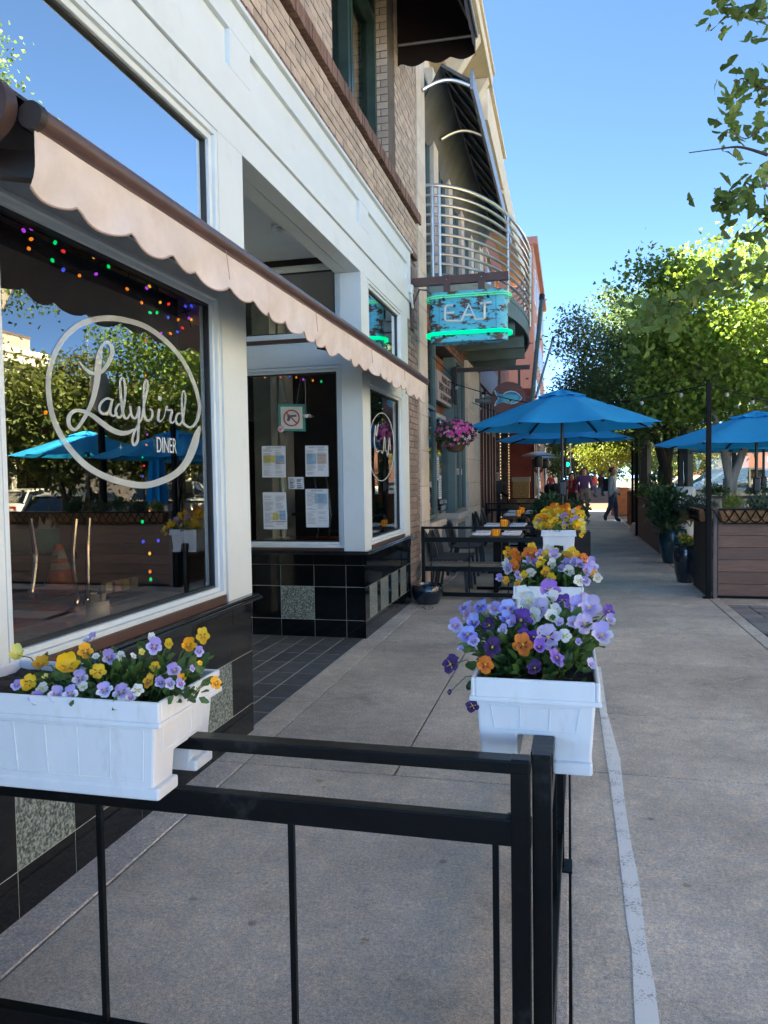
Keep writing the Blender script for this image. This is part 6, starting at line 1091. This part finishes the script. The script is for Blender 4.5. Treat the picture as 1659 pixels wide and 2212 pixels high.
# ================================================================ LEFT PATIO TABLES
m_chair = M('charcoal_resin', (.028,.028,.031), .5, var=.15, bump=.2, bscale=90); m_ttop = M('table_wood', (.13,.075,.05), .45, var=.3, scale=3, stretch=(14,1,1)); m_nap = M('white_napkin', (.82,.82,.84), .9); m_strp = M('napkin_stripe', (.03,.035,.06), .9); m_plate = M('white_plate', (.6,.62,.63), .25)
CH = thing('patio_chair', 'x', 'chair', (0,0,0), 0, 'charcoal patio chairs'); b = B(); nS = 8      # faces +X
for i in range(nS+1):
    for z in (.435, .462): b.v += [(-.21+.43*i/nS, -.22+.0*i, z-.012*math.sin(math.pi*i/nS)), (-.21+.43*i/nS, .22, z-.012*math.sin(math.pi*i/nS))]
for i in range(nS): k = 4*i; b.f += [(k,k+1,k+5,k+4), (k+2,k+6,k+7,k+3), (k,k+4,k+6,k+2), (k+1,k+3,k+7,k+5)]
b.f += [(0,2,3,1), (4*nS,4*nS+1,4*nS+3,4*nS+2)]; b.build('seat', m_chair, CH, local=True, smooth=True)
b = B(); nz_, nw = 8, 8
for i in range(nz_+1):
    t = i/nz_
    for j in range(nw+1):
        u = -1+2*j/nw; wd = .21-.02*t; x = -.215-.10*t**1.4-.03*(1-u*u); z = .44+.40*t-(.02*u*u if i == nz_ else 0)
        b.v += [(x, u*wd, z), (x-.016, u*wd, z)]
for i in range(nz_):
    for j in range(nw): k = 2*(i*(nw+1)+j); n2 = 2*(nw+1); b.f += [(k, k+2, k+n2+2, k+n2), (k+1, k+n2+1, k+n2+3, k+3)]
for i in range(nz_):
    for j in (0, nw): k = 2*(i*(nw+1)+j); n2 = 2*(nw+1); b.f.append((k, k+n2, k+n2+1, k+1))
for j in range(nw): k = 2*(nz_*(nw+1)+j); b.f.append((k, k+1, k+3, k+2))
b.build('backrest', m_chair, CH, local=True, smooth=True)
for sx, sy in ((-1,-1),(-1,1),(1,-1),(1,1)): B().bar((sx*.19, sy*.19, .44), (sx*.225-(.03 if sx < 0 else 0), sy*.205, .003), .036, .03, up=(0,1,0)).build('leg', m_chair, CH, local=True)
TB = thing('dining_table', 'x', 'table', (0,0,0), 0, 'set patio tables'); B().box(-.34,.34,-.36,.36,.705,.74).build('top', m_ttop, TB, local=True, bevel=.004); B().box(-.05,.05,-.05,.05,.03,.705).build('column', m_post, TB, local=True); B().bar((-.28,0,.02),(.28,0,.02),.06,.035).bar((0,-.28,.02),(0,.28,.02),.06,.035).build('foot', m_post, TB, local=True)
PS = thing('place_setting', 'x', 'napkin', (0,0,0), 0, 'folded napkins on plates'); B().lathe([(0,.004),(.075,.006),(.12,.016),(.118,.012),(.07,.0),(0,0)], (0,0,0), 24).build('plate', m_plate, PS, local=True, smooth=True)
nb = B().box(-.12,.12,-.06,.06,.014,.046).build('napkin', m_nap, PS, local=True, bevel=.008)
for s in (0, .022): B().add([(.01+s,-.052,.0468),(.018+s,-.052,.0468),(.058+s,.052,.0468),(.05+s,.052,.0468)], [(0,1,2,3)]).build('stripe', m_strp, nb, local=True)
CD = thing('candle_lamp', 'x', 'candle', (0,0,0), 0, 'amber glass candle lamps'); B().lathe([(0,0),(.032,0),(.036,.006),(.043,.02),(.043,.085),(.040,.085),(.040,.02),(0,.008)], (0,0,0), 18).build('amber_glass', M('amber_glass', (.55,.22,.02), .15, emit=.05), CD, local=True, smooth=True)
for k in range(9): a = 6.283*k/9; B().tube([(.046*math.cos(a), .046*math.sin(a), .02), (.046*math.cos(a), .046*math.sin(a), .083)], .005, 5).build('rib', M('amber_rib', (.35,.14,.02), .2), CD, local=True)
B().ball((0,0,.05), .017, 8, (1,1,1.5)).build('flame', M('candle_flame', (1,.55,.12), .5, emit=.7), CD, local=True)
CD.scale = (1.25,1.25,1.3)
ords = ['first','second','third','fourth','fifth']
tabs = [(-.93,10.18),(-.96,11.9),(-.93,15.2),(-.96,16.6)]; first = {}
def put(key, proto, loc, rz, label):
    if key not in first: first[key] = 1; proto.location = loc; proto.rotation_euler = (0,0,rz); proto['label'] = label; return proto
    return dup(proto, loc, rz, label)
for i, (x, y) in enumerate(tabs):
    put('t', TB, (x, y, 0), 0, '%s wood-topped dining table from the crossing rail in the left patio' % ords[i]); put('c', CD, (x-.01, y-.10, .741), 0, 'amber candle lamp on the %s dining table from the crossing rail' % ords[i])
    for j, (dx, dy, r) in enumerate(((-.19,-.2,.15),(-.19,.17,.05),(.2,-.2,3.2),(.2,.17,3.1))): put('p', PS, (x+dx, y+dy, .741), r+random.uniform(-.1,.1), 'striped white napkin on a plate, %s %s corner of the %s dining table' % ('near' if dy < 0 else 'far', 'left' if dx < 0 else 'right', ords[i]))
    for j, (dx, dy, r) in enumerate(((-.60,-.17,.0),(-.58,.24,.05),(.60,-.1,math.pi),(.58,.26,math.pi))):
        if j == 2 and i == 0: continue
        put('h', CH, (x+dx, y+dy, 0), r+random.uniform(-.08,.08), 'charcoal resin chair on the %s side of the %s dining table, %s one' % ('wall' if dx < 0 else 'walk', ords[i], 'nearer' if dy < .1 else 'farther'))
m_cane = M('tan_cane', (.35,.22,.11), .7, var=.3, scale=30)
for i, (x, y, r) in enumerate(((-1.35,20.0,1.2),(-1.05,20.5,1.6),(-1.45,23.0,1.0),(-1.2,23.6,2.0))):
    c = dup(CH, (x, y, 0), r, 'tan cane bistro chair near the red wall, %s from the camera' % ords[i], 'tan cane bistro chairs'); c.name = 'bistro_chair'
    for ch in c.children: ch.data = ch.data.copy(); ch.data.materials.clear(); ch.data.materials.append(m_cane)
for i, (x, y) in enumerate(((-.85,20.2),(-.8,23.2))): dup(TB, (x, y, 0), .2, ('nearer' if i == 0 else 'farther')+' small bistro table among the cane chairs')
BS = thing('blonde_screen', 'bright tan display stand against the red wall behind the cane chairs', 'stand', (-1.55, 26.4, 0)); B().box(-1.85, -1.30, 26.2, 26.5, .02, 1.35).build('body', M('tan_weave', (.55,.33,.13), .8, var=.6, scale=25), BS); B().box(-1.88, -1.27, 26.17, 26.53, 1.351, 1.5).build('top', M('cream_top', (.6,.5,.36), .8), BS)
# ================================================================ PEOPLE
m_skin = M('skin', (.45,.27,.20), .55, var=.05)
def person(label, loc, rz, H, cols, J=None, hair=('short',(.03,.02,.015)), seated=False):
    """one continuous skinned body; J overrides joint positions (facing local -Y)"""
    T = thing('person', label, 'person', loc, rz); h = H
    j = {'pel': (0,0,.53), 'sp': (0,.005,.62), 'ch': (0,0,.73), 'nk': (0,.0,.825), 'hb': (0,-.008,.868), 'hd': (0,-.012,.915), 'tp': (0,-.006,.965),
         'ls': (.108,0,.80), 'le': (.150,.012,.64), 'lw': (.162,-.03,.51), 'lh': (.162,-.05,.455), 'rs': (-.108,0,.80), 're': (-.150,.012,.64), 'rw': (-.162,-.03,.51), 'rh': (-.162,-.05,.455),
         'lp': (.05,0,.50), 'lk': (.055,-.01,.285), 'la': (.055,.015,.05), 'lt': (.058,-.075,.018), 'rp': (-.05,0,.50), 'rk': (-.055,-.01,.285), 'ra': (-.055,.015,.05), 'rt': (-.058,-.075,.018)}
    if J: j.update(J)
    r = {'pel': (.105,.080), 'sp': (.098,.074), 'ch': (.112,.080), 'nk': (.036,.036), 'hb': (.050,.056), 'hd': (.060,.072), 'tp': (.044,.052), 'ls': .048, 'le': .036, 'lw': .028, 'lh': .026, 'rs': .048, 're': .036, 'rw': .028, 'rh': .026, 'lp': .068, 'lk': .048, 'la': .038, 'lt': .030, 'rp': .068, 'rk': .048, 'ra': .038, 'rt': .030}
    keys = list(j); idx = {k: i for i, k in enumerate(keys)}
    E_d = [('pel','sp','top'),('sp','ch','top'),('ch','nk','top'),('nk','hb','skin'),('hb','hd','skin'),('hd','tp','skin'),('ch','ls','top'),('ls','le','top'),('le','lw','arm'),('lw','lh','skin'),('ch','rs','top'),('rs','re','top'),('re','rw','arm'),('rw','rh','skin'),('pel','lp','leg'),('lp','lk','leg'),('lk','la','leg'),('la','lt','shoe'),('pel','rp','leg'),('rp','rk','leg'),('rk','ra','leg'),('ra','rt','shoe')]
    me = bpy.data.meshes.new('body'); me.from_pydata([tuple(c*h for c in j[k]) for k in keys], [(idx[a], idx[b_]) for a, b_, _ in E_d], []); o = bpy.data.objects.new('body', me); COL.objects.link(o)
    o.modifiers.new('s', 'SKIN'); sv = me.skin_vertices[0].data
    for k in keys: q = r[k]; sv[idx[k]].radius = tuple(x*h for x in q) if isinstance(q, tuple) else (q*h, q*h); sv[idx[k]].use_root = (k == 'pel')
    ss = o.modifiers.new('u', 'SUBSURF'); ss.levels = 2; ss.render_levels = 2
    m2 = bpy.data.meshes.new_from_object(o.evaluated_get(bpy.context.evaluated_depsgraph_get())); o.modifiers.clear(); o.data = m2; place(o, T, True); m2.name = 'body'
    mats = {'top': cols['top'], 'arm': cols.get('arm', cols['top']), 'leg': cols['leg'], 'skin': m_skin, 'shoe': cols.get('shoe', m_gask)}; mk = list(mats)
    m2.materials.clear(); [m2.materials.append(mats[k]) for k in mk]
    segs = [(np.array(j[a])*h, np.array(j[b_])*h, mk.index(t)) for a, b_, t in E_d]
    for p in m2.polygons:
        c = np.array(p.center); best = 1e9
        for a, b_, t in segs:
            ab = b_-a; u = max(0, min(1, float((c-a)@ab/(ab@ab+1e-9)))); d = np.linalg.norm(c-a-ab*u)
            if d < best: best = d; bt = t
        if c[2] < .545*h and bt == 0 and not seated: bt = mk.index('leg') if c[2] < .47*h else bt
        if bt == mk.index('skin') and c[2] < .8*h and not seated and abs(c[0]) < .105*h: bt = mk.index('leg') if c[2] < .52*h else 0
        p.material_index = bt; p.use_smooth = True
    hc = np.array(j['hd'])*h; mh = M('hair_%d' % int(hair[1][0]*1000), hair[1], .6, var=.3, scale=40); b = B(); n = 14
    for i in range(8):
        t = i/7*(1.9 if hair[0] == 'short' else 2.55); z = math.cos(t); rr = math.sin(t)
        for k in range(n):
            a = 6.283*k/n; fr = max(0, -math.sin(a)); cut = 1.0 if t < 1.05 else max(.0, 1-fr*1.5); q = max(rr, .05)*(.9 if t < 1.05 else .35+.65*cut); x = hc[0]+h*.068*q*math.cos(a)*1.05; y = hc[1]+h*.010+h*.078*q*math.sin(a)*(1 if math.sin(a) > 0 or t < 1.05 else .72); b.v.append((x, y, hc[2]+h*.022+h*.070*z*(1 if z > 0 else (1.0 if hair[0] == 'short' else 1.5))))
    for i in range(7):
        for k in range(n):
            k2 = (k+1) % n; am = 6.283*(k+.5)/n
            if i >= 4 and math.sin(am) < -.35: continue
            b.f.append((i*n+k, i*n+k2, (i+1)*n+k2, (i+1)*n+k))
    b.build('hair', mh, T, local=True, smooth=True)
    fy = hc[1]-h*.064; fz = hc[2]
    if hair[0] == 'long': B().tube([(hc[0]-h*.058, hc[1]-h*.005, fz+h*.05), (hc[0]-h*.064, hc[1], fz-h*.01), (hc[0]-h*.058, hc[1]+h*.01, fz-h*.07)], [h*.014, h*.02, h*.016], 8).tube([(hc[0]+h*.058, hc[1]-h*.005, fz+h*.05), (hc[0]+h*.064, hc[1], fz-h*.01), (hc[0]+h*.058, hc[1]+h*.01, fz-h*.07)], [h*.014, h*.02, h*.016], 8).build('hair_locks', mh, T, local=True, smooth=True)
    for s in (-1, 1): B().ball((hc[0]+s*h*.017, fy+h*.004, fz+h*.004), h*.0055, 6).build('eye', m_gask, T, local=True); B().ball((hc[0]+s*h*.046, hc[1]+h*.004, fz-h*.004), h*.013, 6, (.4,.8,1.2)).build('ear', m_skin, T, local=True)
    B().ball((hc[0], fy-h*.006, fz-h*.008), h*.008, 6, (.8,1.2,1.3)).build('nose', m_skin, T, local=True); B().ball((hc[0], fy+h*.006, fz-h*.026), h*.010, 6, (1.3,.5,.35)).build('mouth', M('lips', (.35,.12,.10), .5), T, local=True)
    return T
cl = lambda n, c: M('cloth_'+n, c, .9, var=.12, scale=12, bump=.3, bscale=30)
q = at(1262, 1098, Y=30.2)
person('tall person in a purple hoodie and grey trousers walking towards the camera', (q.x, 30.2, 0), .05, 1.84, {'top': cl('purple', (.075,.04,.16)), 'leg': cl('grey', (.16,.15,.145)), 'shoe': cl('dark_shoe', (.05,.05,.055))}, {'lk': (.06,-.045,.29), 'la': (.058,-.02,.05), 'lt': (.065,-.105,.025), 'ra': (-.05,.06,.06), 'rt': (-.052,-.02,.018)}, ('long', (.045,.028,.018)))
q = at(1236, 1100, Y=30.4)
person('woman in a dark red sweater and black trousers walking beside the purple hoodie', (q.x, 30.4, 0), .0, 1.64, {'top': cl('red', (.22,.012,.018)), 'leg': cl('black', (.018,.018,.02))}, {'le': (.15,.02,.64), 'lw': (.165,0,.52), 'lh': (.17,-.02,.475)}, ('long', (.03,.018,.014)))
q = at(1323, 1105, Y=25.6)
WK = person('man in a pale blue shirt with a black backpack walking right into the patio', (q.x, 25.6, 0), rad(75), 1.78, {'top': cl('paleblue', (.38,.44,.52)), 'leg': cl('denim', (.06,.085,.14)), 'shoe': cl('dark_shoe', (.05,.05,.055))}, {'lk': (.05,-.05,.29), 'la': (.05,-.06,.05), 'lt': (.052,-.14,.022), 'rk': (-.05,.02,.29), 'ra': (-.05,.13,.08), 'rt': (-.052,.10,.02), 'lw': (.125,-.09,.52), 'lh': (.12,-.12,.48), 'rw': (-.13,.02,.50), 'rh': (-.13,.02,.455)}, ('short', (.025,.018,.014)))
B().box(-.14,.14,.10,.28,1.0,1.42).build('backpack', M('backpack_black', (.02,.022,.03), .8), WK, local=True, bevel=.05)
SJ = {'pel': (0,.02,.30), 'sp': (0,.02,.39), 'ch': (0,.0,.50), 'nk': (0,-.01,.595), 'hb': (0,-.02,.637), 'hd': (0,-.025,.685), 'tp': (0,-.02,.735), 'ls': (.105,0,.565), 'le': (.13,-.04,.41), 'lw': (.10,-.15,.40), 'lh': (.08,-.19,.41), 'rs': (-.105,0,.565), 're': (-.13,-.04,.41), 'rw': (-.10,-.15,.40), 'rh': (-.08,-.19,.41), 'lp': (.05,0,.29), 'lk': (.06,-.25,.29), 'la': (.06,-.25,.05), 'lt': (.06,-.33,.02), 'rp': (-.05,0,.29), 'rk': (-.06,-.25,.29), 'ra': (-.06,-.25,.05), 'rt': (-.06,-.33,.02)}
q = at(1195, 1050, Y=20.2)
for i, (dx, y, c, hc_, lb) in enumerate(((.06,20.2,(.14,.15,.17),(.035,.02,.015),'seated diner in a grey jacket with their back to the camera'),(-.12,20.9,(.03,.03,.04),(.05,.018,.012),'seated diner in dark clothes beside the grey jacket'))):
    person(lb, (q.x+dx, y, 0), math.pi, 1.72, {'top': cl('seat%d' % i, c), 'leg': cl('black', (.018,.018,.02))}, SJ, ('long', hc_), True); dup(CH, (q.x+dx, y-.02, 0), math.pi/2, 'charcoal chair under the seated diner in %s' % ('the grey jacket' if i == 0 else 'dark clothes'))
q = at(1093, 1040, Y=21.1); person('server in black clothes standing in the bistro doorway', (-1.95, 21.05, 0), rad(60), 1.72, {'top': cl('black', (.018,.018,.02)), 'leg': cl('black', (.018,.018,.02))}, {'lw': (.10,-.14,.58), 'lh': (.09,-.19,.585)}, ('short', (.03,.02,.015)))
for i, (px, Y_, c, lb) in enumerate(((1190,58,(.30,.03,.03),'distant person in a red top beyond the cafe tables'),(1285,56,(.5,.06,.05),'distant person in a red shirt at the sunlit crossing'),(1302,58,(.05,.05,.06),'distant person in dark clothes at the sunlit crossing'))):
    q = at(px, 1060, Y=Y_); person(lb, (q.x, Y_, 0), i*1.0, 1.7, {'top': cl('far%d' % i, c), 'leg': cl('denim', (.06,.085,.14))}, None, ('short', (.03,.02,.015)))
# ================================================================ STREET: CARS, SIGNALS, OPPOSITE SIDE
m_tyre = M('tyre', (.02,.02,.02), .9); m_rim = M('wheel_rim', (.45,.45,.46), .3, .8); m_cgl = glass('car_glass', 2.0, boost=1.2, add=.08, tint=(.25,.28,.3)); m_red = M('tail_lamp', (.45,.01,.01), .25, emit=.02); m_head = M('head_lamp', (.7,.72,.72), .15)
def car(label, loc, rz, col, suv=False):
    T = thing('parked_car', label, 'car', loc, rz, 'cars on the street'); mp_ = M('car_paint_%d' % int(col[0]*1000+col[2]*7), col, .28, .25, var=.03, coat=.8); up = .16 if suv else 0; rf = .22 if suv else 0
    st = [(-2.2,.66,.42,.66+up),(-2.1,.80,.30,.86+up),(-1.4,.88,.24,.96+up),(-.2,.90,.22,.94+up),(.8,.90,.22,.92+up),(1.5,.86,.26,.82+up),(2.1,.78,.30,.68+up),(2.25,.64,.40,.56+up)]
    def loft(st_, nm, mat, par=T):
        b = B(); n = 10
        for x, w_, z0, z1 in st_:
            for k in range(n):
                a = [(-1,0),(-1,.35),(-.99,.7),(-.90,.95),(-.6,1),(.6,1),(.90,.95),(.99,.7),(1,.35),(1,0)][k]; b.v.append((x, a[0]*w_, z0+(z1-z0)*a[1]))
        for i in range(len(st_)-1):
            for k in range(n): k2 = (k+1) % n; b.f.append((i*n+k, i*n+k2, (i+1)*n+k2, (i+1)*n+k))
        b.f += [tuple(range(n)), tuple(range((len(st_)-1)*n, len(st_)*n))]; return b.build(nm, mat, par, local=True, smooth=True)
    loft(st, 'body', mp_); bx_ = -2.0 if suv else -1.7
    loft([(bx_,.74,.88+up,.92+up),(bx_+.45,.70,.9+up,1.36+rf),(-.3,.68,.9+up,1.44+rf),(.35,.66,.9+up,1.40+rf),(1.15,.74,.86+up,.90+up)], 'cabin_glass', m_cgl)
    loft([(bx_+.42,.60,1.34+rf,1.37+rf),(-.3,.60,1.40+rf,1.47+rf),(.38,.58,1.36+rf,1.42+rf)], 'roof', mp_)
    for s in (-1, 1):
        B().bar((bx_+.05, s*.73, .93+up), (bx_+.45, s*.66, 1.38+rf), .05).bar((1.12, s*.72, .91+up), (.36, s*.63, 1.40+rf), .05).bar((-.3, s*.70, .92+up), (-.3, s*.655, 1.44+rf), .06).build('pillars', mp_, T, local=True)
        B().box(-2.16,-2.08, s*.62-.13, s*.62+.13, .66+up, .80+up).build('tail_light', m_red, T, local=True); B().box(2.10,2.18, s*.58-.14, s*.58+.14, .56+up, .68+up).build('headlight', m_head, T, local=True); B().box(.75,.9, s*.98-.06, s*.98+.06, .93+up, 1.03+up).build('mirror', mp_, T, local=True, bevel=.02)
        for x in (-1.35, 1.38):
            w_ = B(); w_.tube([(x, s*.74, .33), (x, s*.91, .33)], .33, 20); wh = w_.build('wheel', m_tyre, T, local=True, smooth=True); B().tube([(x, s*.905, .33), (x, s*.925, .33)], .21, 14).build('rim', m_rim, wh, local=True)
    B().box(-2.27,-2.2,-.26,.26,.5+up,.62+up).build('number_plate', m_plate, T, local=True); return T
car('silver car parked behind the dark-trunked tree', (4.35, 27.6, 0), rad(205), (.50,.52,.55)); car('pale blue-grey car parked behind the white tub chair', (4.7, 24.4, 0), rad(190), (.42,.48,.55), True); car('white car parked further along behind the patio screens', (5.3, 31.5, 0), rad(200), (.66,.66,.66))
car('white sedan on the road mirrored in the near window', (8.3, 17.0, -.12), rad(80), (.68,.68,.67)); car('dark wagon on the road at the left of the window reflection', (7.9, 11.0, -.12), rad(88), (.03,.035,.04), True); car('white wagon on the road mirrored beside the lettering', (9.2, 23.5, -.12), rad(85), (.68,.68,.67), True); car('dark red car further up the road', (8.6, 29.5, -.12), rad(85), (.10,.02,.02)); car('white car parked across the road', (16.9, 26, -.12), rad(88), (.62,.62,.6)); car('grey car parked across the road', (16.8, 17, -.12), rad(90), (.25,.26,.27), True); car('cream car turning at the far crossing', (6.8, 47, -.12), rad(10), (.6,.56,.48))
tl = at(1214, 1000, Y=47); TL = thing('traffic_light', 'traffic signal showing green on a grey pole at the far crossing', 'traffic light', (tl.x, 47, 0)); mgp = M('signal_grey', (.30,.29,.27), .5); B().tube([(tl.x,47,0),(tl.x,47,5.6)], .085, 10).build('pole', mgp, TL, smooth=True); B().tube([(tl.x,47,5.3),(tl.x+1.2,47,5.7),(tl.x+3,47,5.75)], .05, 8).build('arm', mgp, TL)
g = at(1226, 1003, Y=46.8); B().box(g.x-.17, g.x+.17, 46.85, 47.1, g.z-.25, g.z+.95).build('housing', M('signal_black', (.03,.028,.025), .6), TL, bevel=.02)
for k, (c, e) in enumerate((((.03,.75,.45),.35),((.12,.08,.02),0),((.12,.02,.02),0))): B().tube([(g.x,46.84,g.z+k*.36),(g.x,46.78,g.z+k*.36)], .125, 14).build('lens', M('signal_lens%d' % k, c, .3, emit=e), TL)
sgn = B().box(tl.x-.55, tl.x+.45, 46.9, 46.93, 3.55, 3.8).build('street_name_plate', M('street_green', (.02,.10,.05), .5), TL)
LP = thing('street_lamp', 'tall grey street lamp with a curved arm at the far crossing', 'lamp', (at(1231,1000,Y=52).x, 52, 0)); lx = LP.location.x; B().tube([(lx,52,0),(lx,52,4.4),(lx+.15,52,5.4),(lx+.7,52,6.2),(lx+1.4,52,6.4)], .07, 8).build('pole', mgp, LP, smooth=True); B().box(lx+1.2, lx+1.9, 51.85, 52.15, 6.3, 6.42).build('lamp_head', mgp, LP, bevel=.03)
LO = thing('lamp_post', 'dark ornamental lamp post in the right patio mirrored in the near window', 'lamp', (3.75, 11.2, 0)); B().lathe([(.16,0),(.16,.25),(.10,.35),(.07,.6),(.06,2.6),(.08,2.65),(.05,2.7)], (3.75,11.2,0), 16).build('post', m_post, LO, smooth=True); B().lathe([(.05,2.7),(.13,2.8),(.17,3.15),(.13,3.3),(.04,3.42),(.06,3.5),(.0,3.56)], (3.75,11.2,0), 16).build('lantern', M('lantern_glass', (.35,.33,.28), .3), LO, smooth=True)
FP_ = thing('round_blade_sign', 'small round red sign hanging over the far cafe', 'sign', (-.45, 26.6, 2)); sp_ = at(1163, 1012, Y=26.6); B().tube([(sp_.x,26.6,sp_.z),(sp_.x,26.66,sp_.z)], .17, 20).build('disc', M('sign_red_far', (.25,.03,.03), .5), FP_); B().tube([(sp_.x-.09,26.59,sp_.z),(sp_.x,26.59,sp_.z+.08),(sp_.x+.09,26.59,sp_.z),(sp_.x,26.59,sp_.z-.08),(sp_.x-.09,26.59,sp_.z)], .015, 5).build('emblem', m_wfl, FP_); B().bar((-1.2,26.63,sp_.z+.25),(sp_.x+.1,26.63,sp_.z+.25),.03).bar((sp_.x,26.63,sp_.z+.15),(sp_.x,26.63,sp_.z+.26),.02).build('bracket', m_post, FP_)
# opposite side of the street
struct(B().box(18.5, 60, -40, 33, -.16, .0).build('opposite_walk', concrete('concrete_far', (.36,.31,.26)))); struct(B().box(18.5, 60, 46, 200, -.16, .0).build('opposite_walk', MATS['concrete_far']))
op = [(-14,2,7.5,(.66,.58,.47),'tan'),(2.1,11,9.5,(.48,.24,.17),'red brick'),(11.1,19.5,7.6,(.72,.67,.58),'cream'),(19.6,27,8.6,(.40,.37,.33),'pale grey'),(27.1,33,7.7,(.36,.33,.28),'ivory'),(47,62,8.5,(.60,.50,.38),'sandstone'),(62.2,90,7,(.42,.2,.14),'rust brick')]
for i, (y0, y1, h, c, nm) in enumerate(op):
    T = thing('opposite_building', '%s building across the street, number %s from the near end of the row' % (nm, ['one','two','three','four','five','six','seven'][i]), 'building', (22, (y0+y1)/2, 0)); mm_ = M('opp_wall_%d' % i, c, .85, var=.12, scale=3, bump=.2, bscale=20); B().box(21.5, 34, y0, y1, 0, h).build('wall', mm_, T); md = (y0+y1)/2
    tr_ = M('opp_trim', (.62,.56,.48), .8); B().box(21.2, 21.5, y0+.05, y1-.05, h-.5, h-.15).box(21.35, 22, y0, y1, h, h+.25).build('cornice', tr_, T); B().box(21.4, 22.2, md-1.6, md+1.6, h+.25, h+.8).build('parapet_step', mm_, T); B().box(21.38, 22.25, md-1.65, md+1.65, h+.8, h+.92).build('parapet_cap', M('cap_dark', (.12,.08,.07), .7), T)
    n = max(2, int((y1-y0)/2.2)); s_ = (y1-y0)/n
    for k in range(n):
        yy = y0+s_*(k+.5); w_ = B().box(21.42, 21.5, yy-.6, yy+.6, 3.9, min(h-1, 6.2)).build('window', tr_, T); B().box(21.38, 21.42, yy-.5, yy+.5, 4.0, min(h-1.1, 6.1)).build('pane', m_cgl, w_)
        B().box(21.38, 21.5, yy-s_/2+.02, yy-s_/2+.35, 0, 3.1).build('pilaster', tr_, T); B().box(21.45, 21.49, yy-s_/2+.4, yy+s_/2-.05, .6, 2.6).build('shop_window', m_cgl, T)
    B().box(21.1, 21.5, y0+.1, y1-.1, 2.75, 3.3).build('shop_fascia', M('opp_fascia_%d' % i, [(.1,.06,.05),(.05,.08,.07),(.35,.28,.2),(.12,.1,.1),(.3,.24,.16),(.1,.12,.1),(.2,.16,.12)][i], .7), T)
# things closing the far end of the street
for i, (x0, x1, y, h, c) in enumerate(((-40,-2,150,8,(.45,.38,.3)),(20,60,150,9,(.4,.2,.14)))): B().box(x0, x1, y, y+10, 0, h).build('wall', M('end_wall_%d' % i, c, .9), thing('distant_building', '%s distant building low on the horizon at the end of the street' % ('tan','brick')[i], 'building', ((x0+x1)/2, y, 0)))
for i, (x, y) in enumerate(((-1,95),(4,100),(9,92),(13,104),(-6,108),(18,110),(7,128))): tree('street_tree', 'far green tree at the end of the street, %s from the left' % ['second','third','fifth','sixth','first','seventh','fourth'][i], (x, y, 0), 2.5, .3, [(x,y,5)], [((x,y,4.6),(3.6,3.2,3.4),1)], 2600, .5, 'oval', m_ol if i % 2 else m_dl, m_barkd, clump=.8, nclump=40, group='far trees closing the street')
